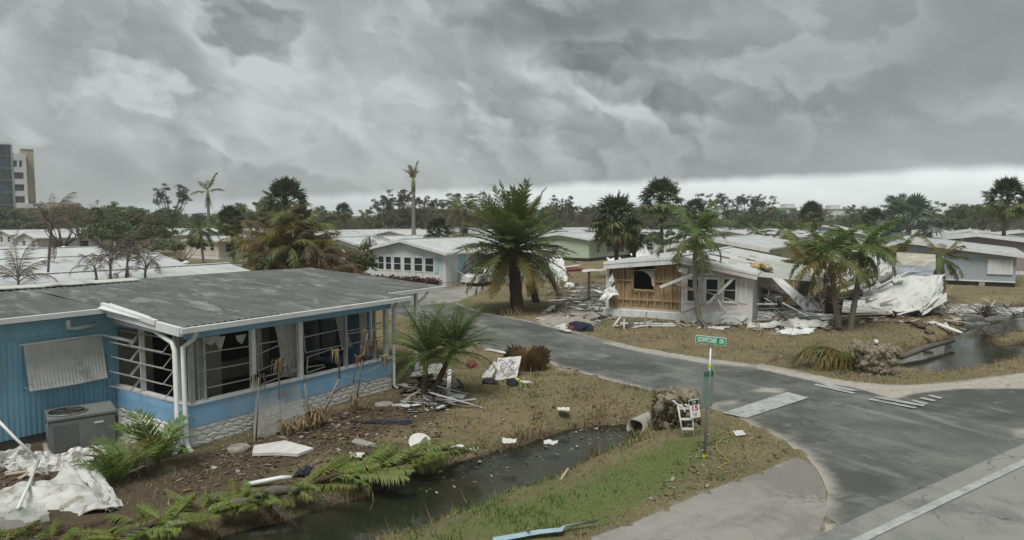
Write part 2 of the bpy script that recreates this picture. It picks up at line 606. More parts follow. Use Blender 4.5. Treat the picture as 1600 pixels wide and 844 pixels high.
GREEN = [([(640, 850), (760, 800), (900, 752), (1020, 700), (1090, 668), (1110, 690), (1080, 750), (960, 815), (860, 850)], 1.0),
         ([(640, 850), (700, 815), (800, 790), (860, 775), (930, 770), (900, 820), (820, 850)], .6),
         ([(860, 590), (960, 600), (1010, 612), (985, 630), (900, 615)], .35),
         ([(1210, 565), (1290, 560), (1330, 575), (1240, 583)], .25)]
DIRT = [([(140, 700), (290, 712), (450, 665), (620, 618), (700, 600), (690, 655), (560, 690), (480, 720), (400, 760), (250, 800), (120, 850),
          (-60, 850), (-60, 700)], 1.0),
        ([(480, 690), (640, 690), (760, 700), (690, 735), (600, 770)], .8), ([(600, 590), (690, 600), (720, 620), (650, 650)], .6),
        ([(1190, 548), (1280, 552), (1300, 575), (1230, 580)], .6), ([(870, 440), (960, 440), (960, 500), (900, 515), (850, 505)], .6),
        ([(1180, 485), (1290, 488), (1300, 515), (1180, 512)], .5), ([(1290, 485), (1490, 478), (1500, 500), (1300, 512)], .5)]


def zone(P, lst, soft=.5):
    out = np.zeros(len(P))
    for pts, amt in lst:
        d = sdf(P, poly_px(pts))
        out = np.maximum(out, amt * sstep(-d, -soft, soft))
    return out


def axis(lo, a, b_, hi, step, growth=1.09):
    mid = list(np.arange(a, b_, step))
    r, st, x = [], step, mid[-1]
    while x < hi:
        st *= growth
        x += st
        r.append(x)
    l, st, x = [], step, mid[0]
    while x > lo:
        st *= growth
        x -= st
        l.append(x)
    return np.array(l[::-1] + mid + r)


def ground_height(P):
    x, y = P[:, 0], P[:, 1]
    dw = np.minimum(sdf(P, ditch_poly), sdf(P, canal_poly))
    dr = np.minimum(np.minimum(sdf(P, road_poly), sdf(P, main_poly)), np.minimum(sdf(P, apron_poly), np.minimum(sdf(P, drive_poly), sdf(P, drive2_poly))))
    lump = .045 * fbm(x, y, .55, 1) + .03 * fbm(x, y, 2.2, 2, 3)
    wob = dw + .08 + .22 * fbm(x, y, 1.1, 5, 3)
    bank = -1.05 * (1 - sstep(wob, -1.2, 1.5))
    z = .03 + lump + bank
    lumpy = sstep(dr, .1, 1.2)
    z = np.where(bank < -.02, z, (.022 + .012 * fbm(x, y, 2.0, 8, 2)) * (1 - lumpy) + z * lumpy)
    r = sstep(dr, -.40, -.10)
    z = z * r + (-.05) * (1 - r)
    return z, dw, dr


def build_ground():
    xs = axis(-900, -22, 34, 900, .24)
    ys = axis(-60, 9, 46, 1500, .24)
    X, Y = np.meshgrid(xs, ys)
    P = np.stack([X.ravel(), Y.ravel()], 1)
    z, dw, dr = ground_height(P)
    mask = np.zeros((len(P), 3))
    mask[:, 0] = zone(P, GREEN, 1.0)
    mask[:, 1] = np.maximum(zone(P, SAND, .35), .55 * np.exp(-np.abs(dr) / .35))
    mask[:, 2] = np.maximum(zone(P, DIRT, .8), .75 * (1 - sstep(dw, .05, .7)))
    nx, ny = len(xs), len(ys)
    i = np.arange(nx * ny).reshape(ny, nx)
    Fc = np.stack([i[:-1, :-1], i[:-1, 1:], i[1:, 1:], i[1:, :-1]], -1).reshape(-1, 4)
    m = bpy.data.materials.new('dry_lawn')
    m.use_nodes = True
    t = m.node_tree
    b = NB(t)
    bs = t.nodes['Principled BSDF']
    tc = nd(t, 'ShaderNodeTexCoord').outputs['Object']
    at = nd(t, 'ShaderNodeAttribute', attribute_name='mask')
    g, s, d = b.sep(at.outputs['Vector'])
    n_big = b.noise(tc, .35, 5, .6)
    n_mid = b.noise(tc, 2.1, 6, .65)
    n_fin = b.noise(tc, 14, 6, .7)
    n_vf = b.noise(tc, 55, 3, .7)
    c = b.mix(b.ramp(n_mid, .35, .65), (.205, .170, .100), (.155, .130, .078))
    c = b.mix(b.ramp(n_big, .42, .62), c, (.225, .185, .104))
    n_pat = b.noise(tc, .16, 6, .68)
    c = b.mix(b.ramp(n_pat, .48, .62, 0, .65), c, (.115, .135, .055))
    c = b.mix(b.ramp(b.noise(tc, .9, 6, .7), .56, .70, 0, .6), c, (.095, .072, .048))
    c = b.mix(b.ramp(n_fin, .45, .75, 0, .7), c, (.085, .07, .043))
    c = b.mix(b.ramp(n_vf, .52, .72, 0, .55), c, (.24, .19, .105))
    gm = b.math('MULTIPLY', b.ramp(b.math('ADD', g, b.math('MULTIPLY', n_mid, .9)), .75, 1.25), b.ramp(n_fin, .25, .55, .45, 1))
    c = b.mix(gm, c, b.mix(b.ramp(n_fin, .3, .7), (.10, .145, .045), (.15, .16, .062)))
    dm = b.ramp(b.math('ADD', d, b.math('MULTIPLY', n_mid, .8)), .65, 1.2)
    c = b.mix(b.math('MULTIPLY', dm, .85), c, b.mix(b.ramp(n_fin, .35, .65), (.055, .045, .034), (.105, .08, .054)))
    sm = b.ramp(b.math('ADD', s, b.math('MULTIPLY', n_mid, .8)), .78, 1.12)
    c = b.mix(sm, c, b.mix(b.ramp(n_fin, .35, .7), (.36, .34, .295), (.26, .242, .20)))
    t.links.new(c, bs.inputs['Base Color'])
    bs.inputs['Roughness'].default_value = .95
    bs.inputs['Specular IOR Level'].default_value = .15
    bn = nd(t, 'ShaderNodeBump')
    bn.inputs['Strength'].default_value = .9
    bn.inputs['Distance'].default_value = .05
    t.links.new(b.math('MULTIPLY_ADD', n_fin, .7, b.math('MULTIPLY', n_vf, .5)), bn.inputs['Height'])
    t.links.new(bn.outputs[0], bs.inputs['Normal'])
    me = np_mesh('ground', np.column_stack([P, z]), Fc, m, mask, 'mask')
    me.polygons.foreach_set('use_smooth', np.ones(len(Fc), bool))
    o = link('ground', me)
    tag(o, 'lawn of dry brown grass running on to the horizon', kind='structure')


build_ground()


def snapped_sheet(name, poly, step, z, m, rough=.10, sand=True, bounds=None):
    """flat sheet on a grid, its rim snapped to the outline so that masks can live on its vertices"""
    poly = np.asarray(poly, float)
    lo, hi = poly.min(0), poly.max(0)
    if bounds:
        lo = np.maximum(lo, bounds[0]); hi = np.minimum(hi, bounds[1])
    xs = np.arange(lo[0] - step, hi[0] + 2 * step, step)
    ys = np.arange(lo[1] - step, hi[1] + 2 * step, step)
    X, Y = np.meshgrid(xs, ys)
    P = np.stack([X.ravel(), Y.ravel()], 1)
    jit = rough * fbm(P[:, 0], P[:, 1], 1.3, 9, 4)
    d = sdf(P, poly) + jit
    nx, ny = len(xs), len(ys)
    i = np.arange(nx * ny).reshape(ny, nx)
    Fc = np.stack([i[:-1, :-1], i[:-1, 1:], i[1:, 1:], i[1:, :-1]], -1).reshape(-1, 4)
    keep = (d[Fc] < step * .75).all(1) & ((d[Fc] < 0).any(1))
    Fc = Fc[keep]
    used = np.unique(Fc)
    near = used[d[used] > -step * .55]
    # move rim vertices along the distance gradient onto the outline
    e = 1e-3
    for _ in range(2):
        Q = P[near]
        d0 = sdf(Q, poly) + rough * fbm(Q[:, 0], Q[:, 1], 1.3, 9, 4)
        gx = (sdf(Q + [e, 0], poly) - sdf(Q, poly)) / e
        gy = (sdf(Q + [0, e], poly) - sdf(Q, poly)) / e
        P[near] = Q - np.stack([gx, gy], 1) * np.clip(d0, -step, step)[:, None]
    rm = np.full(len(P), -1)
    rm[used] = np.arange(len(used))
    Pu = P[used]
    mask = np.zeros((len(Pu), 3))
    if sand:
        mask[:, 1] = np.maximum(zone(Pu, SAND, .35), .8 * np.exp(-np.abs(sdf(Pu, poly)) / .6))
    zz = np.full(len(Pu), z) + .012 * fbm(Pu[:, 0], Pu[:, 1], .4, 3, 2)
    me = np_mesh(name, np.column_stack([Pu, zz]), rm[Fc], m, mask, 'mask')
    o = link(name, me)
    return o


def asphalt(name, c0, c1, pale, worn, sand_lo=.85, track=None):
    m = bpy.data.materials.new(name)
    m.use_nodes = True
    t = m.node_tree
    b = NB(t)
    bs = t.nodes['Principled BSDF']
    tc = nd(t, 'ShaderNodeTexCoord').outputs['Object']
    at = nd(t, 'ShaderNodeAttribute', attribute_name='mask')
    _, s, _ = b.sep(at.outputs['Vector'])
    mp = nd(t, 'ShaderNodeMapping')
    mp.inputs['Rotation'].default_value = (0, 0, track if track is not None else 0)
    t.links.new(tc, mp.inputs['Vector'])
    along = b.vmath('MULTIPLY', mp.outputs[0], (.16, 1.0, 1))
    n1 = b.noise(along, 1.15, 7, .66, .4)
    n2 = b.noise(tc, .38, 7, .68)
    n3 = b.noise(tc, 45, 3, .7)
    n4 = b.noise(tc, 4.0, 6, .7)
    c = b.mix(b.ramp(n2, .35, .65), c0, c1)
    c = b.mix(b.ramp(n1, .50, .72, 0, worn), c, pale)
    c = b.mix(b.ramp(b.noise(tc, .23, 6, .7), .48, .60, 0, .75), c, tuple(k * .6 for k in c0))
    c = b.mix(b.ramp(b.noise(tc, 1.7, 7, .72), .56, .7, 0, worn * .6), c, pale)
    c = b.mix(b.ramp(n3, .4, .8, 0, .5), c, tuple(k * 1.8 for k in c0))
    sm = b.ramp(b.math('ADD', s, b.math('MULTIPLY_ADD', n4, .5, b.math('MULTIPLY', n1, .45))), sand_lo, sand_lo + .45)
    c = b.mix(sm, c, b.mix(b.ramp(n4, .35, .7), (.38, .36, .315), (.28, .262, .222)))
    # hairline cracks
    vo = nd(t, 'ShaderNodeTexVoronoi', feature='DISTANCE_TO_EDGE')
    vo.inputs['Scale'].default_value = .42
    wv = b.vmath('ADD', tc, b.vmath('MULTIPLY', b.noise(tc, 2.2, 4, .6, 0, 1), (.7, .7, .7)))
    t.links.new(wv, vo.inputs['Vector'])
    crack = b.math('MULTIPLY', b.ramp(vo.outputs['Distance'], .002, .011, 1, 0), b.ramp(n2, .45, .6))
    c = b.mix(b.math('MULTIPLY', crack, .6), c, (.05, .05, .048))
    t.links.new(c, bs.inputs['Base Color'])
    bs.inputs['Roughness'].default_value = .86
    bs.inputs['Specular IOR Level'].default_value = .3
    bn = nd(t, 'ShaderNodeBump')
    bn.inputs['Strength'].default_value = .35
    bn.inputs['Distance'].default_value = .012
    t.links.new(n3, bn.inputs['Height'])
    t.links.new(bn.outputs[0], bs.inputs['Normal'])
    return m


ASPH = asphalt('dark_side_street_asphalt', (.076, .081, .074), (.150, .153, .140), (.225, .225, .207), .95, .88, R(-121))
ASPM = asphalt('pale_main_road_asphalt', (.185, .187, .175), (.225, .226, .212), (.27, .268, .25), .5, 1.35, R(-33))
ASPC = asphalt('cracked_pale_driveway', (.215, .208, .185), (.27, .26, .235), (.13, .126, .115), .65, 1.25, R(-33))
ASPD = asphalt('rubble_strewn_driveway', (.085, .085, .078), (.13, .128, .115), (.21, .205, .185), .8, 1.0, R(-60))

tag(snapped_sheet('side_street', road_poly, .28, .03, ASPH, .16), 'dark grey asphalt side street streaked with pale sand', kind='structure')
tag(snapped_sheet('main_road', main_poly, .5, .054, ASPM, .03, bounds=((-25, -12), (60, 60))), 'pale grey main road across the corner of the picture', kind='structure')
tag(snapped_sheet('driveway', apron_poly, .2, .046, ASPC, .05), 'cracked pale concrete driveway beside the green verge', kind='structure')
tag(snapped_sheet('driveway', drive_poly, .3, .042, ASPC, .10), 'pale driveway in front of the white house with six windows', kind='structure')
tag(snapped_sheet('driveway', drive2_poly, .3, .042, ASPD, .25), 'rubble strewn driveway beside the wrecked white house', kind='structure')


def flat(name, pts, z, m, label, parent=None, th=.0):
    b = MB()
    b.add([(x, y, z) for x, y in pts], [tuple(range(len(pts)))])
    o = b.build(name, m, parent)
    n = o.data.polygons[0].normal
    if n.z < 0:
        o.data.flip_normals()
    return tag(o, label, kind='structure')


def road_line(p0, p1, w, z=.024):
    d = (Vector(p1) - Vector(p0)); d.z = 0
    n = Vector((-d.y, d.x, 0)).normalized() * (w / 2)
    return [tuple(v)[:2] for v in (Vector(p0) - n, Vector(p1) - n, Vector(p1) + n, Vector(p0) + n)]


e0, e1 = G(1360, 842), G(1600, 727)
ed = (e1 - e0).normalized()
flat('edge_line', road_line(e0 - ed * 30, e1 + ed * 90, .17), .074, WPAINT, 'long white edge line along the main road')
flat('stop_line', poly_px([(1128, 648), (1166, 656), (1264, 624), (1230, 615)]), .052, WPAINT, 'broad white stop line across the side street')
for q in ([(1271, 604), (1275, 602), (1337, 616), (1333, 618)], [(1281, 601), (1294, 599), (1298, 602), (1306, 605), (1344, 613), (1330, 613), (1292, 606)],
          [(1356, 627), (1360, 625), (1433, 639), (1429, 641)], [(1366, 624), (1370, 622), (1446, 635), (1442, 638)],
          [(1423, 629), (1427, 627), (1451, 633), (1447, 635)], [(1436, 625), (1440, 623), (1463, 628), (1459, 630)], [(1449, 621), (1453, 619), (1473, 624), (1469, 626)]):
    flat('painted_letter_stroke', poly_px(q), .053, WPAINT, 'white stroke of a worn road legend half buried in sand')
b = MB(); c = G(938, 558)
b.prism([(c.x + .38 * math.cos(k * .5236), c.y + .38 * math.sin(k * .5236)) for k in range(12)], .0, .05)
tag(b.build('manhole_cover', GREYP), 'dark round manhole cover in the side street', 'manhole cover')


def water_mat():
    m = bpy.data.materials.new('murky_ditch_water')
    m.use_nodes = True
    t = m.node_tree
    b = NB(t)
    bs = t.nodes['Principled BSDF']
    tc = nd(t, 'ShaderNodeTexCoord').outputs['Object']
    n = b.noise(tc, .5, 5, .6)
    t.links.new(b.mix(b.ramp(n, .4, .62), (.020, .023, .013), (.034, .034, .022)), bs.inputs['Base Color'])
    b.put(bs.inputs['Roughness'], b.ramp(b.noise(tc, 1.2, 4, .6), .4, .7, .04, .14))
    bs.inputs['IOR'].default_value = 1.333
    bn = nd(t, 'ShaderNodeBump')
    bn.inputs['Strength'].default_value = .12
    bn.inputs['Distance'].default_value = .03
    t.links.new(b.noise(tc, 5, 3, .5), bn.inputs['Height'])
    t.links.new(bn.outputs[0], bs.inputs['Normal'])
    return m


WATER = water_mat()


def grow(poly, d):
    P = np.asarray(poly)
    c0 = P.mean(0)
    out = []
    n = len(P)
    for i in range(n):
        t = P[(i + 1) % n] - P[i - 1]
        nn = np.array([t[1], -t[0]])
        nn = nn / (np.linalg.norm(nn) + 1e-9)
        q = P[i] + nn * d
        if sdf(q[None], poly)[0] < 0:
            q = P[i] - nn * d
        out.append(tuple(q))
    return out


flat('ditch_water', grow(ditch_poly, .9), WATER_Z, WATER, 'murky still water in the roadside ditch by the blue house')
flat('canal_water', grow(canal_poly, .5), WATER_Z, WATER, 'grey canal water beyond the stone pillar')
# ------------------------------------------------------------------ houses
LDIR = R(56)                                    # long axis of the lots


def wall_cells(mb, kind, t0, t1, u0, u1, z0, z1, holes, ztop=None):
    """wall with openings. kind 'x': plane x = t, u runs along y; kind 'y': plane y = t, u runs along x. ztop(u) trims a gable"""
    us = sorted({u0, u1} | {h[0] for h in holes} | {h[1] for h in holes})
    zs = sorted({z0, z1} | {h[2] for h in holes} | {h[3] for h in holes})
    for a, b_ in zip(us, us[1:]):
        for c, d in zip(zs, zs[1:]):
            um, zm = (a + b_) / 2, (c + d) / 2
            if any(h[0] < um < h[1] and h[2] < zm < h[3] for h in holes):
                continue
            if kind == 'x':
                mb.box(t0, t1, a, b_, c, d)
            else:
                mb.box(a, b_, t0, t1, c, d)
    return mb


def window(parent, kind, t, u0, u1, z0, z1, frame=TRIM, pane=GLASS, bars=1, fw=.05, out=-.03, shutter=None):
    """framed window set into an opening; its outer face looks along minus x or minus y"""
    def bx(mb, a, b_, c, d, e, f):
        if kind == 'x':
            mb.box(e, f, a, b_, c, d)
        else:
            mb.box(a, b_, e, f, c, d)
    o_, i_ = t + out, t + .06
    m = MB()
    bx(m, u0 - .02, u1 + .02, z0 - .03, z0 + fw, o_, i_)
    bx(m, u0 - .02, u1 + .02, z1 - fw, z1 + .03, o_, i_)
    bx(m, u0 - .02, u0 + fw, z0 + fw, z1 - fw, o_, i_)
    bx(m, u1 - fw, u1 + .02, z0 + fw, z1 - fw, o_, i_)
    for k in range(bars):
        zz = z0 + (z1 - z0) * (k + 1) / (bars + 1)
        bx(m, u0 + fw, u1 - fw, zz - .022, zz + .022, o_ + .01, i_ - .01)
    w = m.build('window', frame, parent)
    g = MB()
    bx(g, u0 + fw, u1 - fw, z0 + fw, z1 - fw, t + .015, t + .03)
    g.build('pane', pane, w)
    return w


def mobile_home(name, label, org, rz, wid, lng, eave, ridge, wallm, roofm, trim=TRIM, skirt=WHITE, skirt_h=.5, gholes=(), sholes=(),
                over=.45, seams=True, group=None, door=None, fascia_h=.24, sag=0.0, split=.5, vents=0, cat='house'):
    h = empty(name, org, rz, label, cat, group)
    yr = wid * split
    m = MB()
    wall_cells(m, 'x', 0, .1, 0, wid, skirt_h, eave, [(a, b_, c, d) for a, b_, c, d in gholes])
    m.slab([(0, 0, 0), (0, 0, 0), (0, 0, 0)], 0) if False else None
    # gable triangles
    for x0 in (0.0, lng - .1):
        m.add([(x0, 0, eave), (x0, wid, eave), (x0, yr, ridge - .03), (x0 + .1, 0, eave), (x0 + .1, wid, eave), (x0 + .1, yr, ridge - .03)],
              [(0, 2, 1), (3, 4, 5), (0, 1, 4, 3), (1, 2, 5, 4), (2, 0, 3, 5)])
    sh = list(sholes) + ([door] if door else [])
    wall_cells(m, 'y', 0, .1, .1, lng - .1, skirt_h, eave, sh)
    m.box(.1, lng - .1, wid - .1, wid, skirt_h, eave)
    m.box(lng - .1, lng, 0, wid, skirt_h, eave)
    m.box(.1, lng - .1, .1, wid - .1, skirt_h, skirt_h + .06)
    m.build('wall', wallm, h)
    if skirt_h > .05:
        s = MB()
        s.box(.03, lng - .03, .03, wid - .03, 0, skirt_h)
        s.build('skirting', skirt, h)
    for k, (a, b_, c, d) in enumerate(gholes):
        window(h, 'x', 0, a, b_, c, d, trim)
    for (a, b_, c, d) in sholes:
        window(h, 'y', 0, a, b_, c, d, trim)
    if door:
        a, b_, c, d = door
        dm = MB(); dm.box(a + .02, b_ - .02, .02, .06, c, d - .02)
        do = dm.build('door', AQUA, h)
        dm = MB(); dm.tube([(b_ - .12, -.04, c + .95), (b_ - .12, .04, c + .95)], .03, 6); dm.build('handle', STEEL, do)
    # roof: two thin slopes with standing seams
    sl = (ridge - eave) / max(yr, wid - yr)
    r = MB()
    th = .09
    nseg = 6
    X0, X1 = -over, lng + .3

    def zz(x, base):
        return base - sag * math.sin(math.pi * (x - X0) / (X1 - X0)) ** 2
    lo0, lo1 = eave - (ridge - eave) / yr * over, eave - (ridge - eave) / (wid - yr) * over
    for k in range(nseg):
        xa, xb = X0 + (X1 - X0) * k / nseg, X0 + (X1 - X0) * (k + 1) / nseg
        r.slab([(xa, -over, zz(xa, lo0) + th), (xb, -over, zz(xb, lo0) + th), (xb, yr, zz(xb, ridge) + th), (xa, yr, zz(xa, ridge) + th)], th)
        r.slab([(xa, yr, zz(xa, ridge) + th), (xb, yr, zz(xb, ridge) + th), (xb, wid + over, zz(xb, lo1) + th), (xa, wid + over, zz(xa, lo1) + th)], th)
    if seams:
        n = int((X1 - X0) / .75)
        for k in range(1, n):
            x = X0 + (X1 - X0) * k / n
            r.beam((x, -over, zz(x, lo0) + th + .008), (x, yr, zz(x, ridge) + th + .008), .045, .03)
            r.beam((x, yr, zz(x, ridge) + th + .008), (x, wid + over, zz(x, lo1) + th + .008), .045, .03)
    ro = r.build('roof', roofm, h)
    rc = MB(); rc.beam((X0, yr, ridge + th + .03), (X1, yr, ridge + th + .03), .3, .03); rc.build('ridge_cap', trim, ro)
    for k in range(vents):
        v = MB(); x = X0 + (X1 - X0) * (k + .7) / vents
        y = yr * (.4 if k % 2 else 1.45)
        zb = ridge - abs(y - yr) / yr * (ridge - eave)
        v.tube([(x, y, zb), (x, y, zb + .42)], .11, 8); v.tube([(x, y, zb + .42), (x, y, zb + .5)], [.2, .05], 8)
        v.build('roof_vent', trim, ro)
    f = MB()
    f.beam((X0 - .02, -over, lo0 + th - fascia_h / 2), (X0 - .02, yr, ridge + th - fascia_h / 2), .04, fascia_h)
    f.beam((X0 - .02, yr, ridge + th - fascia_h / 2), (X0 - .02, wid + over, lo1 + th - fascia_h / 2), .04, fascia_h)
    f.build('fascia', trim, h)
    g = MB()
    g.beam((X0, -over - .05, lo0 + th - .10), (X1, -over - .05, lo0 + th - .10), .1, .13)
    g.build('gutter', trim, h)
    return h


# ---------------------------------------------------------------- the blue house in front
A0 = G(291, 711)
AO = Vector((A0.x, A0.y, 0))
cA, sA = math.cos(LDIR), math.sin(LDIR)


def a_loc(p):
    d = Vector(p) - AO
    return Vector((d.x * cA + d.y * sA, -d.x * sA + d.y * cA, d.z))


def a_plane(px, py, axis_, val):
    """photo pixel -> local point of the blue house on the plane x = val or y = val"""
    o_ = a_loc(CAM); d = ray(px, py)
    d = Vector((d.x * cA + d.y * sA, -d.x * sA + d.y * cA, d.z))
    k = 0 if axis_ == 'x' else 1
    return o_ + d * ((val - o_[k]) / d[k])


def blue_house():
    h = empty('blue_house', AO, LDIR, 'storm damaged blue house with smashed porch windows and dark weathered roof', 'house')
    EV = 2.9
    PX1 = a_plane(611, 600, 'y', .35).x               # far end of the porch
    SET = 3.75                                         # how far the porch stands out from the main wall
    TOPY = 8.3
    # ---- main body: ribbed blue wall
    m = MB()
    m.box(-9, .38, SET, SET + .12, .25, 2.98)
    x = -9.0
    while x < .25:
        m.box(x, x + .05, SET - .022, SET + .02, .25, 2.55)
        x += .115
    m.box(-9, 0, SET - .035, SET, 2.56, 2.6)
    m.build('wall', BLUE, h)
    m = MB(); m.box(-9, 12, TOPY + 4, TOPY + 4.12, 0, 2.9); m.box(-9.1, -9, SET, TOPY + 4.12, 0, 2.9); m.build('rear_wall', BLUE, h)
    m = MB(); m.box(-9, .3, SET + .05, SET + .1, 0, .25); m.build('skirting', GREYP, h)
    # ---- porch plinth: white faux stone with separate proud stones, blue band above
    s = MB(); s.box(.3, PX1, .33, .5, 0, .5); s.box(.3, .47, .5, SET, 0, .5); s.build('plinth', STONEW, h)
    st = [MB() for _ in range(3)]
    for q in st:
        vs_ = []
        for k in range(8):
            an = k * math.pi / 4 + random.uniform(-.2, .2)
            rr = random.uniform(.85, 1.05)
            vs_.append((.155 * rr * math.cos(an), 0, .068 * rr * math.sin(an)))
        q.add(vs_ + [(v[0] * .8, -.014 - random.uniform(0, .012), v[2] * .76) for v in vs_],
              [(i, (i + 1) % 8, (i + 1) % 8 + 8, i + 8) for i in range(8)] + [tuple(range(8, 16))])
    protos = []
    for r_ in range(4):
        k = 0
        xx = .45 + (.14 if r_ % 2 else 0)
        while xx < PX1 - .1:
            q = random.randrange(3)
            if q >= len(protos):
                o = st[len(protos)].build('stone', STONEW, h); protos.append(o)
            else:
                o = protos[q].copy(); col.objects.link(o)
            o.location = (xx, .325, .065 + r_ * .122)
            o.scale = (random.uniform(.85, 1.1), random.uniform(.7, 1.2), random.uniform(.85, 1.05))
            xx += random.uniform(.25, .31)
        yy = .45 + (.14 if r_ % 2 else 0)
        while yy < SET - .1:
            o = protos[random.randrange(len(protos))].copy(); col.objects.link(o)
            o.location = (.295, yy, .065 + r_ * .122)
            o.rotation_euler = (0, 0, -math.pi / 2)
            yy += random.uniform(.26, .31)
    m = MB(); m.box(.28, PX1, .30, .42, .5, 1.03); m.box(.28, .40, .42, SET, .5, 1.03); m.build('porch_lower_panel', BLUE2, h)
    m = MB(); m.box(.26, PX1 + .02, .26, .44, 1.03, 1.07); m.box(.26, .44, .44, SET, 1.03, 1.07); m.build('window_sill', TRIM, h)
    m = MB(); m.box(.28, PX1, .32, .42, 2.62, 2.78); m.box(.28, .40, .42, SET, 2.66, 2.82); m.build('header_beam', BLUE2, h)
    # ---- posts along the long side, from the photograph
    xs = [a_plane(px, 600, 'y', .36).x for px in (302, 392, 468, 541, 604)]
    for px, wd in ((299, .10), (319, .05), (396, .12), (470, .13), (541, .07), (586, .05), (604, .12)):
        xc = a_plane(px, 590, 'y', .36).x
        m = MB(); m.box(xc - wd / 2, xc + wd / 2, .31, .43, 1.07, 2.62); m.build('porch_post', ALU if wd < .12 else TRIM, h)
    ys = [a_plane(px, 560, 'x', .34).y for px in (275, 222, 180)]
    for yy, wd in zip(ys, (.09, .05, .06)):
        m = MB(); m.box(.29, .41, yy - wd / 2, yy + wd / 2, 1.07, 2.66); m.build('porch_post', TRIM, h)
    # corner mullion glazing
    m = MB(); m.box(.29, .34, .44, ys[0], 1.07, 2.66); m.build('corner_panel', FILM, h)
    m = MB(); m.box(a_plane(301, 600, 'y', .36).x, a_plane(318, 600, 'y', .36).x, .36, .38, 1.07, 2.62); m.build('corner_panel', FILM, h)

    def bar(p0, p1, w=.032, par=h, mm=ALU):
        return MB().beam(p0, p1, w, w).build('window_rail', mm, par)
    # ---- end face: awning sashes still hinged and pushed open
    for (ya, yb) in ((ys[0] + .06, ys[1] - .03), (ys[1] + .03, ys[2] - .04)):
        for lv in range(4):
            zt = 2.56 - lv * .385
            sw = .26 + random.uniform(-.03, .03)
            m = MB()
            m.beam((.30, ya, zt), (.30, yb, zt), .022, .022)
            m.beam((.30, ya, zt), (.30 - sw, ya, zt - .27), .018, .018)
            m.beam((.30, yb, zt), (.30 - sw, yb, zt - .27), .018, .018)
            m.beam((.30 - sw, ya, zt - .27), (.30 - sw, yb, zt - .27), .022, .022)
            m.build('window_sash', ALU, h)
    # ---- long side rails, taken from the photograph on the window plane
    for (x0, y0, x1, y1) in ((310, 553, 390, 541), (311, 581, 390, 567), (312, 609, 391, 592), (306, 530, 312, 632),
                             (402, 538, 468, 527), (403, 554, 440, 538), (404, 579, 470, 552), (408, 589, 470, 575), (406, 602, 468, 577), (399, 530, 404, 584),
                             (474, 527, 536, 514), (476, 551, 534, 540), (479, 559, 520, 545), (480, 583, 508, 573), (473, 504, 477, 550), (479, 558, 480, 582), (478, 574, 506, 570),
                             (541, 518, 596, 505), (543, 522, 596, 513), (545, 538, 597, 526), (539, 499, 542, 514)):
        p, q = a_plane(x0, y0, 'y', .36), a_plane(x1, y1, 'y', .36)
        k = random.uniform(-.02, .06)
        bar((p.x, .37 - k, p.z), (q.x, .37, q.z), .026)
    m = MB(); m.box(xs[0], PX1 - .05, .35, .39, 1.075, 1.105); m.build('window_track', TRIM, h)
    # ---- inside the porch
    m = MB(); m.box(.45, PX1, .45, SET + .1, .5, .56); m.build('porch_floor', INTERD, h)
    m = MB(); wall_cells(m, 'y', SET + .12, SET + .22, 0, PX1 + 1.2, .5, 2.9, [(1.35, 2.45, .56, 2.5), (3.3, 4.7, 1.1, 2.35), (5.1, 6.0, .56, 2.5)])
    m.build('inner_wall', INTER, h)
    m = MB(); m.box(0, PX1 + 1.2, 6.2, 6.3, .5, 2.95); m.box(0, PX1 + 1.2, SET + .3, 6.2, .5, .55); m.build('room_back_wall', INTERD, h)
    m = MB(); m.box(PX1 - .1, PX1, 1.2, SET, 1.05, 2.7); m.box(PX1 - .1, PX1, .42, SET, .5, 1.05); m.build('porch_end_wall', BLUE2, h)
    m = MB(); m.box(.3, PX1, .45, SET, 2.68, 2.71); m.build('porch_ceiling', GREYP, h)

    def curtain(xc, y, wdt, z0, z1, seed, lean=0.0, par=h):
        n = 26
        vs_, fs_ = [], []
        for i in range(n + 1):
            u = i / n
            for j in range(7):
                v = j / 6
                spread = 1 - .35 * v * (1 - v) * 2
                x = xc + (u - .5) * wdt * spread + lean * v
                vs_.append((x, y + .045 * math.sin(u * 34 + seed) * (.4 + .6 * v) + .03 * math.sin(u * 9 + seed * 3 + v * 2), z1 + (z0 - z1) * v + .03 * math.sin(u * 7 + seed)))
        for i in range(n):
            for j in range(6):
                fs_.append((i * 7 + j, i * 7 + j + 1, (i + 1) * 7 + j + 1, (i + 1) * 7 + j))
        return MB().add(vs_, fs_).build('curtain', CURT, par, True)
    c1 = a_plane(448, 560, 'y', .6)
    curtain(c1.x, .62, .72, 1.1, 2.62, 1, .18)
    c1 = a_plane(532, 560, 'y', .6); curtain(c1.x + .1, .75, .34, 1.5, 2.6, 2, .3)
    c1 = a_plane(575, 540, 'y', .6); curtain(c1.x, .8, .4, 1.15, 2.6, 4, .05)
    c1 = a_plane(405, 560, 'y', .6); curtain(c1.x, .62, .14, 1.5, 2.62, 3, .05)
    for (px, py, wd, hh) in ((330, 530, .5, .16), (345, 530, .28, .3), (378, 527, .3, .18)):
        p = a_plane(px, py, 'y', .5)
        vs_ = [(p.x - wd / 2, .52, p.z + .06), (p.x + wd / 2, .52, p.z + .06), (p.x + wd * .3, .56, p.z - hh * .6), (p.x, .5, p.z - hh), (p.x - wd * .35, .55, p.z - hh * .4)]
        MB().add(vs_ + [(a, b_ + .02, c) for a, b_, c in vs_], [(0, 1, 2, 3, 4), (9, 8, 7, 6, 5)]).build('torn_lining', CURT, h)
    # pale panels and wreckage seen through the openings
    p = a_plane(330, 585, 'y', 1.6); MB().box(p.x - .32, p.x + .3, 1.6, 1.66, .6, 2.3).build('leaning_panel', INTER, h)
    p = a_plane(512, 540, 'y', 1.8); MB().box(p.x - .1, p.x + .9, 2.0, 2.05, 1.1, 2.45).build('inner_window', GLASS, h)
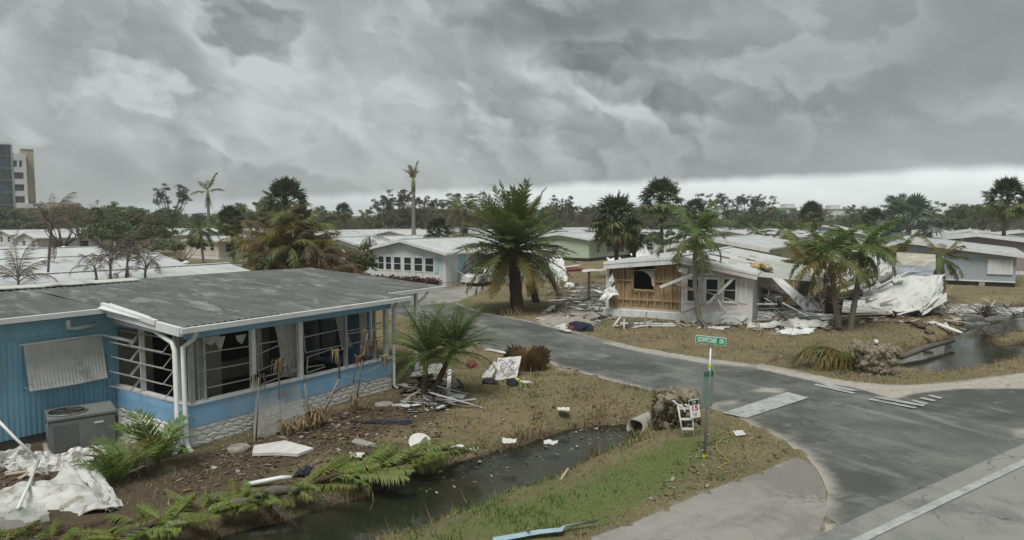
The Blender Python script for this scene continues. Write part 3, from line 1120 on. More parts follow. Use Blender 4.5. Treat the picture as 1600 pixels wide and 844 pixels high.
    # ---- roof panels (corrugated), following the slope of the lot
    def rz_(y):
        return EV + .06 + (y + .05) * .052
    for sl, (xa, xb, ya, yb) in enumerate(((-9.3, .0, SET - .42, TOPY), (.0, PX1 + .45, -.02, TOPY), (PX1 + .45, PX1 + 3.4, 1.05, TOPY))):
        n = max(1, round((xb - xa) / .92))
        for k in range(n):
            x0, x1 = xa + (xb - xa) * k / n, xa + (xb - xa) * (k + 1) / n
            mb = MB()
            nr = 5
            lift = random.uniform(-.006, .012)
            prof = []
            for i in range(nr):
                xx = x0 + (x1 - x0) * i / nr
                w_ = (x1 - x0) / nr
                prof += [(xx, 0), (xx + w_ * .45, 0), (xx + w_ * .55, .016), (xx + w_ * .9, .016)]
            prof.append((x1, 0.004))
            vs_, fs_ = [], []
            ysn = [ya + (yb - ya) * j / 5 for j in range(6)]
            for (xx, dz) in prof:
                for yy in ysn:
                    vs_.append((xx, yy, rz_(yy) + dz + lift + .015 * math.sin(yy * 1.3 + k)))
            for i in range(len(prof) - 1):
                for j in range(5):
                    a = i * 6 + j
                    fs_.append((a, a + 6, a + 7, a + 1))
            nb = len(vs_)
            mb.add(vs_, fs_)
            mb.add([(x0, ya, rz_(ya) - .05), (x1, ya, rz_(ya) - .05), (x1, yb, rz_(yb) - .05), (x0, yb, rz_(yb) - .05)], [(0, 3, 2, 1)])
            mb.add([(x0, ya, rz_(ya) - .05), (x1, ya, rz_(ya) - .05), (x1, ya, rz_(ya) + lift), (x0, ya, rz_(ya) + lift)], [(0, 1, 2, 3)])
            mb.build('roof_panel', ROOFG, h)
    # far slope behind the ridge, and the pale flashing on the ridge
    m = MB(); zr = rz_(TOPY)
    m.slab([(-9.3, TOPY, zr), (PX1 + 3.4, TOPY, zr), (PX1 + 3.4, TOPY + 4.3, zr - .3), (-9.3, TOPY + 4.3, zr - .3)], .06); m.build('rear_roof_slope', ROOFG, h)
    prev = None
    for k in range(9):
        xa = -9.3 + (PX1 + 3.1 + 9.3) * .64 * k / 9; xb = -9.3 + (PX1 + 3.1 + 9.3) * .64 * (k + 1) / 9
        dz = random.uniform(-.02, .04)
        m = MB(); m.slab([(xa, TOPY - .35, zr + .05 + dz), (xb + .05, TOPY - .33, zr + .05), (xb + .05, TOPY + .25, zr + .09), (xa, TOPY + .25, zr + .09 + dz)], .03)
        m.build('ridge_flashing', DIRTY, h)

    # ---- gutters and downpipes
    def gutter(p0, p1):
        return MB().beam(p0, p1, .13, .12).build('gutter', TRIM, h)
    gz = EV + .0
    gutter((-.08, -.08, gz), (PX1 + .5, -.08, gz + .02))
    gutter((-9.3, SET - .48, rz_(SET) - .05), (-.1, SET - .48, rz_(SET) - .03))
    gutter((PX1 + .2, 1.0, gz + .06), (PX1 + 3.4, 1.0, gz + .06))
    m = MB()
    m.beam((-.06, -.08, gz - .02), (-.06, SET - .5, rz_(SET) - .08), .1, .2); m.beam((-.10, .9, gz + .12), (-.10, SET - .3, rz_(SET) + .1), .1, .12)
    m.build('fascia', TRIM, h)
    m = MB(); m.slab([(-.16, 1.5, gz + .17), (.10, 1.5, gz + .19), (.14, SET - .2, rz_(SET) + .12), (-.28, SET - .45, rz_(SET) + .06)], .02); m.build('loose_flashing', TRIM, h)

    def pipe(pts, r_=.055, nm='downpipe'):
        return MB().tube(pts, r_, 8).build(nm, TRIM, h, True)
    pipe([(.32, -.06, gz - .03), (.3, 0.05, gz - .25), (.13, .2, gz - .42), (.13, .2, .22), (.13, .12, .1), (.10, -.08, .05)], .058)
    pipe([(.1, SET - .4, gz - .05), (.05, 1.3, gz - .12), (.0, .42, gz - .32), (-.0, .33, gz - .5), (-.0, .33, .25), (-.06, .28, .1), (-.2, .15, .03)], .058)
    pipe([(PX1 + .05, .1, gz - .1), (PX1 + .05, .25, gz - .3), (PX1 + .05, .27, .15), (PX1 + .05, .1, .05)], .05)
    q = a_plane(120, 497, 'y', SET - .3)
    pipe([(q.x - .25, SET - .42, gz + .08), (q.x - .2, SET - .3, gz - .12), (q.x, SET - .25, gz - .16), (-.25, SET - .25, gz - .12)], .05)
    # carport post behind the palms
    q = a_plane(650, 500, 'y', 1.15)
    MB().box(q.x - .05, q.x + .05, 1.1, 1.2, 0, gz).build('carport_post', TRIM, h)
    pipe([(q.x + .5, 1.0, gz), (q.x + .3, 1.05, gz - .22), (q.x + .08, 1.12, gz - .35), (q.x + .08, 1.12, .1)], .045)
    # ---- slanted awning over the window in the blue wall
    wx0, wx1 = a_plane(40, 560, 'y', SET - .15).x, a_plane(163, 560, 'y', SET - .15).x
    zt, zb = a_plane(100, 531, 'y', SET).z, a_plane(100, 604, 'y', SET - .25).z
    n = 22
    prof = []
    for i in range(n):
        xx = wx0 + (wx1 - wx0) * i / n; w_ = (wx1 - wx0) / n
        prof += [(xx, 0), (xx + w_ * .7, 0), (xx + w_ * .72, -.018), (xx + w_ * .98, -.018)]
    vs_ = []
    rows = ((SET - .05, zt), (SET - .24, zb + .12), (SET - .27, zb + .03), (SET - .22, zb))
    for (xx, dy) in prof:
        for (yy, z_) in rows:
            vs_.append((xx, yy + dy, z_ + .02 * math.sin(xx * 2)))
    fs_ = [(i * 4 + j, i * 4 + j + 1, i * 4 + j + 5, i * 4 + j + 4) for i in range(len(prof) - 1) for j in range(3)]
    aw = MB().add(vs_, fs_).build('window_awning', mat('awning_metal', (.60, .60, .57), .5, .12, 2, stain=(.22, .21, .19), stain_amt=.6, stain_scale=1.6), h)
    MB().beam((wx0 - .08, SET - .06, zt + .02), (wx1 + .05, SET - .06, zt + .02), .05, .05).build('awning_rail', TRIM, aw)
    for xx in (wx0 - .02, wx1 + .02):
        MB().beam((xx, SET - .02, zb + .1), (xx, SET - .2, zb + .1), .02, .02).build('awning_arm', TRIM, aw)
    MB().beam((wx1 + .02, SET - .1, zt + .02), (wx1 + .5, SET - .75, zt - .18), .12, .05).build('loose_awning_bar', TRIM, aw)
    return h


blue_house()


# ---------------------------------------------------------------- the wrecked white house
BC = G(1175, 508)
BL_ = G(948, 492)
BANG = math.atan2(BL_.y - BC.y, BL_.x - BC.x) - math.pi / 2
BW = (BL_ - BC).length


def loc_plane(org, rz, px, py, axis_, val):
    c, s = math.cos(rz), math.sin(rz)

    def tl(v):
        return Vector((v.x * c + v.y * s, -v.x * s + v.y * c, v.z))
    o_, d = tl(CAM - Vector(org)), tl(ray(px, py))
    k = 0 if axis_ == 'x' else 1
    return o_ + d * ((val - o_[k]) / d[k])


def wrecked_house():
    h = empty('wrecked_house', (BC.x, BC.y, 0), BANG, 'wrecked white house with bare wooden studs and three broken windows', 'house')

    def on(px, py, x=0.0):
        return loc_plane((BC.x, BC.y, 0), BANG, px, py, 'x', x)
    EVR, EVL, RDG, LNG = 2.72, 3.0, 3.42, 14.0
    yr = on(1062, 470).y                                    # ridge position
    m = MB(); m.box(-.05, LNG, .02, BW, 0, .42); m.build('skirting', WHITE, h)
    m = MB(); m.box(-.35, -.05, .3, BW + .1, 0, .40)
    m.build('front_kerb_wall', WHITE, h)
    # right half: sided wall with the three windows
    y_a, y_b = 0.0, on(1064, 470).y
    holes = []
    for (x0, x1) in ((1072, 1094), (1101, 1124), (1129, 1152)):
        a, b_ = on(x1, 455).y, on(x0, 455).y
        holes.append((a, b_, on((x0 + x1) / 2, 473).z, on((x0 + x1) / 2, 434).z))
    m = MB(); wall_cells(m, 'x', 0, .1, y_a, y_b, .42, EVR, holes)
    yy = .0
    while yy < y_b:                                          # vertical grooves of the siding
        if not any(a - .04 < yy < b_ + .04 for a, b_, _, _ in holes):
            m.box(-.018, .0, yy, yy + .05, .42, EVR)
        yy += .2
    m.add([(0, y_a, EVR), (0, yr, EVR), (0, yr, RDG), (.1, y_a, EVR), (.1, yr, EVR), (.1, yr, RDG)], [(0, 2, 1), (3, 4, 5), (0, 1, 4, 3), (1, 2, 5, 4), (2, 0, 3, 5)])
    m.box(.1, LNG, 0, .1, .42, EVR); m.box(LNG - .1, LNG, 0, BW, .42, EVR); m.box(.1, LNG, BW - .1, BW, .42, EVL)
    m.build('wall', PINK, h)
    for a, b_, c, d in holes:
        window(h, 'x', 0, a, b_, c, d, WHITE, GLASS, 1, .09, -.06)
    a, b_ = holes[2][0] - .5, holes[2][0] - .1
    MB().box(-.04, -.0, a, b_, holes[2][2], holes[2][3]).build('window_shutter', WHITE, h)
    # left half: the cladding is torn off; studs, noggins and the sheathing behind
    yl0, yl1 = y_b, BW
    wa, wb = on(1022, 450).y, on(990, 450).y
    wz0, wz1 = on(1006, 452).z, on(1006, 424).z
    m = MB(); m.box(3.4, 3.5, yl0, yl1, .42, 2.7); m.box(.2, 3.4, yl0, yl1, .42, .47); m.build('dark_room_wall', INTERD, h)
    n = 17
    wpl = (yl1 - yl0) / n
    for k in range(n):
        a, b_ = yl0 + wpl * k, yl0 + wpl * (k + 1) - .012
        dz = random.uniform(0, .04)
        x0 = .10 + random.uniform(0, .02)
        top = EVL + .1
        if a < wb and b_ > wa:
            MB().box(x0, x0 + .03, a, b_, .42, wz0 - dz).build('sheathing_board', WOODP, h)
        else:
            MB().box(x0, x0 + .03, a, b_, .42, top).build('sheathing_board', WOODP, h)
    for k in range(10):
        y = yl0 + .06 + (yl1 - yl0 - .12) * k / 9
        if wa + .05 < y < wb - .05:
            MB().box(0.0, .09, y - .022, y + .022, .45, wz0 - .05).build('stud', WOOD, h)
        else:
            MB().box(0.0, .09, y - .022, y + .022, .45, EVL).build('stud', WOOD, h)
    for z_ in (1.0, 2.05):
        if z_ < wz0 or z_ > wz1:
            MB().box(-.012, .05, yl0, yl1, z_ - .025, z_ + .025).build('noggin', WOOD, h)
        else:
            MB().box(-.012, .05, yl0, wa, z_ - .025, z_ + .025).build('noggin', WOOD, h)
            MB().box(-.012, .05, wb, yl1, z_ - .025, z_ + .025).build('noggin', WOOD, h)
    for (p, q) in (((-.02, wa - .05, wz0 - .04), (-.02, wb + .05, wz0 - .04)), ((-.02, wa - .05, wz1 + .04), (-.02, wb + .05, wz1 + .04)),
                   ((-.02, wa - .03, wz0), (-.02, wa - .03, wz1)), ((-.02, wb + .03, wz0), (-.02, wb + .03, wz1))):
        MB().beam(p, q, .07, .05).build('opening_trim', WOOD, h)
    MB().box(-.05, .12, yl0 - .1, yl1 + .05, .42, .52).build('sole_plate', PALEW, h)
    MB().box(-.06, .08, BW - .14, BW + .04, .42, EVL).build('corner_board', WHITE, h)
    # curtain of torn lining over the opening
    a, b_ = on(1010, 425).y, on(1024, 425).y
    m = MB(); vs_ = []
    pts = [(1000, 421), (1025, 420), (1024, 448), (1019, 447), (1017, 434), (1012, 428)]
    vs_ = [tuple(on(x, y, .05)) for x, y in pts]
    m.add(vs_ + [(v[0] + .03, v[1], v[2]) for v in vs_], [tuple(range(6)), tuple(reversed(range(6, 12)))]); m.build('torn_lining', CURT, h)
    # roof in two slopes; sheets of the right slope are separate and some have lifted
    ov = .3
    X0, X1 = -.4, LNG + .3
    th = .07

    def zr(y):
        if y <= yr:
            return EVR + (RDG - EVR) * y / yr
        return EVL + (RDG - EVL) * (BW - y) / (BW - yr)
    n = 15
    for k in range(n):
        xa, xb = X0 + (X1 - X0) * k / n, X0 + (X1 - X0) * (k + 1) / n - .012
        tilt = random.uniform(-.015, .035)
        y0 = -ov if k > 3 else (-ov + (.0, .15, .4, .2)[k])
        MB().slab([(xa, y0, zr(y0) + th), (xb, y0, zr(y0) + th + tilt), (xb, yr, zr(yr) + th), (xa, yr, zr(yr) + th)], th).build('roof_sheet', ROOFW, h)
        y1 = BW + .05
        MB().slab([(xa, yr, zr(yr) + th), (xb, yr, zr(yr) + th), (xb, y1, zr(y1) + th + tilt), (xa, y1, zr(y1) + th)], th).build('roof_sheet', ROOFW, h)
    for k in range(16):                                      # torn, curled flaps on the coating
        x, y = random.uniform(.5, 10), random.uniform(.3, yr - .5)
        l, w_ = random.uniform(.5, 1.3), random.uniform(.10, .26)
        z_ = zr(y) + th + .012
        MB().slab([(x, y, z_), (x + w_, y + .05, z_ + .05), (x + w_ * .6, y + l, zr(y + l) + th + .06), (x - .1, y + l * .9, zr(y + l) + th + .012)], .012).build('torn_flap', PALEW if k % 3 else DARK, h)
    MB().beam((X0, yr, RDG + th + .04), (X1, yr, RDG + th + .02), .32, .04).build('ridge_cap', TRIM, h)
    f = MB()
    f.beam((X0 - .03, yr + .02, RDG - .12), (X0 - .03, BW + .05, zr(BW + .05) - .12), .05, .42); f.build('fascia', WHITE, h)
    MB().beam((X0 - .02, yr, RDG - .02), (X0 - .02, BW + .05, zr(BW + .05) - .02), .12, .10).build('fascia_trim', TRIM, h)
    MB().beam((X0 - .03, -.28, zr(-.28) - .1), (X0 - .03, yr - .02, RDG - .1), .05, .36).build('fascia', PINK, h)
    MB().beam((X0 - .02, -.28, zr(-.28) - .0), (X0 - .02, yr, RDG - .0), .12, .10).build('fascia_trim', TRIM, h)
    # broken foam at the right corner of the roof
    for k in range(7):
        x, y = random.uniform(1.0, 3.6), random.uniform(-.6, .4)
        a = rock_mesh(.34, 40 + k)
        o = link('torn_foam', a, h, FOAM if k % 3 else PALEW)
        o.location = (x, y, zr(y) + .1 + random.uniform(0, .15)); o.scale = (1.3, 1, .45); o.rotation_euler = (random.uniform(-.4, .4), random.uniform(-.4, .4), random.uniform(0, 3))
    # peeled strips hanging in front of the wall
    for (x0, y0, x1, y1, w_) in ((1031, 449, 1094, 424, .16), (1050, 442, 1096, 456, .1), (1148, 433, 1104, 476, .14), (1130, 433, 1117, 470, .1), (1103, 456, 1158, 474, .06),
                                 (1062, 491, 1104, 474, .1), (1121, 468, 1134, 486, .12), (1098, 492, 1174, 484, .12)):
        p, q = on(x0, y0, -.25), on(x1, y1, -.4)
        MB().beam(p, q, .03, w_).build('hanging_strip', WHITE if w_ > .1 else PALEW, h)
    for pts in ([(1056, 415), (1076, 420), (1073, 428), (1060, 424)], [(1078, 417), (1114, 423), (1115, 430), (1098, 430), (1080, 425)], [(957, 425), (960, 440), (955, 447), (966, 456), (948, 462), (950, 440)]):
        vs_ = [tuple(on(x, y, -.15 - .1 * (i % 2))) for i, (x, y) in enumerate(pts)]
        m = MB(); m.add(vs_ + [(v[0] + .03, v[1], v[2]) for v in vs_], [tuple(range(len(vs_))), tuple(reversed(range(len(vs_), 2 * len(vs_))))]); m.build('torn_cladding', WHITE, h)
    return h


def rock_mesh(r, seed, squash=1.0, sub=1):
    bm = bmesh.new()
    bmesh.ops.create_icosphere(bm, subdivisions=sub, radius=r)
    for v in bm.verts:
        k = 1 + .38 * mnoise.noise(v.co * (1.6 / r) + Vector((seed * 3.1, seed, 0)))
        v.co *= k
        v.co.z *= squash
    me = bpy.data.meshes.new('stone')
    bm.to_mesh(me)
    bm.free()
    return me


wrecked_house()

# ---------------------------------------------------------------- the houses behind
cw = G(697, 449)


def on_c(px, py):
    return loc_plane((cw.x, cw.y, 0), LDIR, px, py, 'x', 0)


gh = []
for (x0, x1) in ((591, 600.5), (602.5, 612), (615, 627), (631, 643), (647, 660.5), (664, 678)):
    gh.append((on_c(x1, 410).y, on_c(x0, 410).y, 1.15, 2.35))
hc = mobile_home('white_house', 'white house with six front windows, aqua shutters and a red brown hedge', (cw.x, cw.y, 0), LDIR, on_c(572, 420).y, 15, 2.85, 3.75,
                 WHITE, ROOFW, gholes=gh, door=(1.6, 2.6, .5, 2.7), over=.5, skirt_h=.4)
for (x0, x1) in ((585.5, 590), (680, 685)):
    a, b_ = on_c(x1, 410).y, on_c(x0, 410).y
    MB().box(-.05, -.005, a, b_, 1.1, 2.4).build('shutter', AQUA, hc)
m = MB(); m.box(-.3, -.2, on_c(567, 420).y - .06, on_c(567, 420).y + .06, 0, 2.8); m.build('corner_post', TRIM, hc)
m = MB()
for k in range(3):
    m.box(1.4 + k * .0, 2.8, -.9 + k * .3, -.62 + k * .3, 0, .15 * (k + 1))
m.build('front_steps', CONC, hc)
MB().tube([(1.3, -.1, 1.3), (1.3, -1.0, .9), (1.3, -1.0, 0)], .03, 6).build('handrail', TRIM, hc)
# the wing with the low carport roof that runs off to the right of the door
m = MB(); m.slab([(3.0, -2.6, 2.6), (14, -2.6, 2.6), (14, -.5, 2.85), (3.0, -.5, 2.85)], .08); m.build('carport_roof', ROOFW2, hc)
m = MB(); m.box(5.5, 13.5, -2.3, -.3, .0, 2.5); m.build('side_room', WHITE, hc)

# hedge in front of it
ha, hb = G(560, 443), G(690, 452)


def leaf_cloud(n, centers, radii, size, seed, flat_=1.0):
    """many small leaf faces spread through ellipsoids"""
    r = np.random.default_rng(seed)
    centers = np.asarray(centers, float)
    radii = np.asarray(radii, float)
    if radii.ndim == 1:
        radii = np.repeat(radii[:, None], 3, 1)
    k = r.integers(0, len(centers), n)
    d = r.normal(size=(n, 3))
    d /= np.linalg.norm(d, axis=1)[:, None]
    rad = r.random(n) ** .45
    P = centers[k] + d * rad[:, None] * radii[k]
    a = r.normal(size=(n, 3)); a /= np.linalg.norm(a, axis=1)[:, None]
    b_ = np.cross(a, r.normal(size=(n, 3))); b_ /= np.linalg.norm(b_, axis=1)[:, None]
    s = size * r.uniform(.5, 1.3, n)[:, None]
    V = np.stack([P - a * s, P + b_ * s * .55, P + a * s, P - b_ * s * .55], 1).reshape(-1, 3)
    Fc = np.arange(n * 4).reshape(n, 4)
    return V, Fc


def leaf_obj(name, V, Fc, m, parent=None):
    return link(name, np_mesh(name, V, Fc, m), parent)


hl = (hb - ha).length
hd = empty('hedge', (ha.x, ha.y, 0), math.atan2(hb.y - ha.y, hb.x - ha.x), 'clipped red brown hedge below the six windows of the white house', 'hedge')
cs = [(x, random.uniform(-.1, .1), random.uniform(.35, .55)) for x in np.arange(.3, hl - .2, .3)]
V, Fc = leaf_cloud(5200, cs, [(.42, .4, .42)] * len(cs), .09, 3)
leaf_obj('foliage', V, Fc, HEDGE, hd)
m = MB()
for x in np.arange(.4, hl - .2, .6):
    m.tube([(x, 0, 0), (x + .08, 0, .6)], [.04, .015], 5)
m.build('stem', BARK, hd)


def house_px(px, py, label, wid, lng, eave=2.8, ridge=3.5, wallm=WHITE, roofm=ROOFW, rz=LDIR, name='mobile_home', **kw):
    p = G(px, py)
    return mobile_home(name, label, (p.x, p.y, 0), rz, wid, lng, eave, ridge, wallm, roofm, **kw)


WN = lambda *y: [(a, b_, 1.2, 2.2) for a, b_ in y]
# row running away to the left, behind the blue house
rowW = Vector((-math.sin(LDIR), math.cos(LDIR), 0))
rowL = Vector((math.cos(LDIR), math.sin(LDIR), 0))
row = [(15.2, -2, 15.0, 'long pale roofed house just behind the blue house', ROOFW2, WHITE),
       (28.0, -1, 17.0, 'white roofed house second behind the blue house, half hidden by dead palms', ROOFW2, WHITE),
       (41.0, 0, 18.0, 'white roofed house third behind the blue house, vents along its roof', ROOFW, CREAM),
       (55.0, 0, 18.0, 'low white roofed house fourth behind the blue house', ROOFW2, WHITE),
       (70.0, 2, 18.0, 'far white roofed house fifth behind the blue house', ROOFW, WHITE)]
for i, (dw_, dl_, ln_, lb, rm, wm) in enumerate(row):
    p = AO + rowW * dw_ + rowL * dl_
    mobile_home('mobile_home', lb, (p.x, p.y, 0), LDIR, 6.6, ln_, 2.45 + .05 * (i % 2), 3.0 + .1 * (i % 3), wm, rm, gholes=WN((.8, 1.8), (4.2, 5.4)), sholes=[(2, 3, 1.2, 2.1), (7, 8.2, 1.2, 2.1)],
                over=.5, vents=3, group='white roofed houses in rows', door=(10, 10.9, .5, 2.4))
SHW = dict(group='white roofed houses in rows')
house_px(342, 406, 'tan house with dark fascia and two shuttered windows behind the dead palms', 8, 17, 2.6, 3.1, CREAM, ROOFW2, sholes=[(1.0, 2.0, 1.0, 2.2), (2.6, 3.6, 1.0, 2.2)], gholes=WN((1, 2), (3, 4)), trim=CREAM, **SHW)
house_px(430, 396, 'white house behind the fan palm with a thin trunk', 8, 14, 2.7, 3.4, WHITE, ROOFW, gholes=WN((1, 2.2), (4, 5.2)), **SHW)
house_px(566, 423, 'plain white house left of the white house with six windows', 6.5, 16, 2.8, 3.5, WHITE, ROOFW, sholes=[(2, 3, 1.2, 2.2)], gholes=WN((1, 2)), **SHW)
house_px(640, 392, 'white roofed house behind the house with six windows', 9, 20, 2.8, 3.6, WHITE, ROOFW, gholes=WN((1, 2.2), (4, 5.2)), **SHW)
house_px(760, 402, 'white house half hidden behind the big date palm', 8, 17, 2.9, 3.6, CREAM, ROOFW, gholes=WN((1, 2.2), (4, 5.2)), **SHW)
house_px(920, 409, 'pale green house with tall white windows raised on blocks', 9, 17, 3.0, 3.6, GREENW, ROOFW, name='green_house', skirt=DARK, skirt_h=.45,
         sholes=[(2.0, 3.2, 1.0, 2.4), (5.2, 6.8, .9, 2.5), (9, 11, .8, 2.6)], gholes=WN((4.5, 6.2)))
house_px(845, 400, 'white roofed house farther back beside the pale green house', 8, 15, 2.8, 3.5, WHITE, ROOFW, gholes=WN((1, 2.2), (4, 5.2)), **SHW)
house_px(1062, 405, 'small white house with flat roof between the fan palms and the wreck', 7, 9, 2.7, 3.1, WHITE, ROOFW, gholes=WN((1, 2), (4, 5)), **SHW)
house_px(1195, 437, 'pale yellow house with white roof directly behind the wrecked house', 9.5, 16, 2.9, 3.7, YELLOW, ROOFW, trim=WHITE, gholes=WN((1, 2.2), (4.5, 6)), sholes=[(1, 2.2, 1.1, 2.2), (4, 6, 1.1, 2.2)], name='yellow_house', fascia_h=.4)
hg = house_px(1246, 401, 'white house with dark screened porch and square white posts', 8, 13, 3.0, 3.6, WHITE, ROOFW, name='porch_house')
for k in range(4):
    MB().box(-2.6, -2.45, .3 + k * 2.3, .45 + k * 2.3, 0, 2.9).build('porch_post', TRIM, hg)
MB().box(-.3, -.2, .3, 7.6, .5, 2.8).build('porch_screen', GLASS, hg)
MB().slab([(-3, -.4, 2.95), (0, -.4, 3.1), (0, 8.4, 3.1), (-3, 8.4, 2.95)], .12).build('porch_roof', ROOFW, hg)
MB().box(-2.55, -.4, .2, 7.7, 0, .6).build('porch_deck', WHITE, hg)
house_px(1200, 380, 'white roofed house behind the screened porch, small gable towards the road', 8, 14, 2.8, 3.6, CREAM, ROOFW, gholes=WN((2, 3.2), (4.6, 5.8)), **SHW)
house_px(1140, 378, 'low white roofed house behind the pale yellow house', 9, 14, 2.8, 3.4, WHITE, ROOFW, gholes=WN((2, 3.2), (4.6, 5.8)), **SHW)
house_px(1325, 388, 'white gabled house behind the pair of royal palms', 9, 14, 3.4, 4.4, GREYW, ROOFW, gholes=WN((2, 3.2), (5.6, 6.8)), **SHW)
house_px(1290, 372, 'small far white roofed house above the collapsed carport', 8, 12, 2.8, 3.6, WHITE, ROOFW, gholes=WN((2, 3.2)), **SHW)
house_px(1090, 374, 'far pale roofed house left of the royal palm crown', 8, 14, 2.8, 3.4, CREAM, ROOFW2, gholes=WN((2, 3.2)), **SHW)
gw = G(1586, 450)
hgw = mobile_home('grey_house', 'grey blue house with white roof and closed white shutter on the end wall', (gw.x, gw.y, 0), LDIR, 10.2, 14, 2.75, 3.75, GREYW, ROOFW, skirt=DARK, skirt_h=.42, over=.5,
                  gholes=[(7.0, 7.9, 1.1, 2.0)], split=.80, fascia_h=.34)
a, b_ = (loc_plane(gw, LDIR, x, 412, 'x', 0).y for x in (1583, 1543))
MB().box(-.1, -.02, a, b_, 1.05, 2.25).build('storm_shutter', WHITE, hgw)
MB().box(-.06, -.01, .0, 6.3, .40, .50).build('base_trim', TRIM, hgw)
for y in (2.0, 5.0):
    MB().box(-.12, .0, y, y + .4, 0, .36).build('pier', CONC, hgw)
house_px(1640, 432, 'mauve brown house with white trim behind the grey blue house', 12, 14, 3.2, 4.0, MAUVE, ROOFW, name='mauve_house', gholes=WN((3, 4.6), (6, 8)), group=None, fascia_h=.3)
house_px(1590, 402, 'pale roofed house behind the mauve brown house', 12, 16, 3.0, 3.9, WHITE, ROOFW, gholes=WN((3, 4.6)), **SHW)
house_px(1680, 404, 'white roofed house at the edge of the picture beyond the fan palm', 12, 16, 3.0, 3.8, GREYW, ROOFW, gholes=WN((3, 4.6)), **SHW)
house_px(1470, 388, 'low pale roof under the silver fan palm', 9, 14, 2.8, 3.4, WHITE, ROOFW2, gholes=WN((3, 4.6)), **SHW)
house_px(1400, 378, 'far white roof between the royal palms and the silver fan palm', 9, 12, 2.8, 3.6, WHITE, ROOFW, **SHW)
house_px(1545, 378, 'far low roof in the trees beside the tall fan palm', 9, 12, 2.8, 3.6, CREAM, ROOFW, **SHW)
house_px(245, 383, 'far white roof in front of the green tree clump', 9, 16, 2.8, 3.5, WHITE, ROOFW, **SHW)
house_px(100, 380, 'far white roof below the hotel block', 9, 16, 2.8, 3.5, WHITE, ROOFW2, **SHW)
house_px(400, 382, 'far white roof beside the broken palm', 9, 16, 2.8, 3.5, WHITE, ROOFW, **SHW)
house_px(800, 384, 'far white roof seen through the date palm crown', 9, 16, 2.8, 3.5, WHITE, ROOFW, **SHW)
house_px(900, 378, 'far white roof behind the pale green house', 9, 16, 2.8, 3.5, WHITE, ROOFW, **SHW)
house_px(700, 380, 'far white roof behind the bare palm trunk', 9, 16, 2.8, 3.5, WHITE, ROOFW2, **SHW)


more = [(60, 398, 'white roofed house left of the thin dead palm'), (180, 394, 'pale roofed house behind the three arching dead palms'), (470, 402, 'white roofed house behind the browned thicket'), (520, 392, 'white roofed house just left of the plain white house'),
        (600, 386, 'white roofed house below the flat topped pines'), (735, 390, 'pale roofed house behind the browned palm head'), (868, 390, 'white roofed house right of the date palm crown'), (985, 392, 'white roofed house behind the broad fan palm'),
        (1040, 390, 'pale house below the tall fan palm'), (1112, 388, 'white roofed house behind the curved royal palm'), (1170, 390, 'white roofed house between the yellow roof and the screened porch'), (1270, 392, 'white house behind the yellowed palm'),
        (1310, 400, 'white roofed house left of the royal palm pair'), (1370, 396, 'pale house right of the royal palm pair'), (1420, 392, 'white roofed house below the silver palms'), (1450, 402, 'white roofed house left of the grey blue house'),
        (1500, 390, 'white roofed house above the grey blue house'), (1230, 384, 'far white roof above the screened porch'), (20, 388, 'far white roof at the picture edge below the hotel')]
for k, (px, py, lb) in enumerate(more):
    house_px(px, py, lb, 7.5, 15, 2.7 + .1 * (k % 3), 3.5 + .1 * (k % 2), (WHITE, CREAM, WHITE, GREYW)[k % 4], (ROOFW, ROOFW, ROOFW2)[k % 3], gholes=WN((1, 2.2), (4.5, 5.8)), sholes=[(2, 3.2, 1.1, 2.1), (6, 7.5, 1.1, 2.1)], vents=2, **SHW)


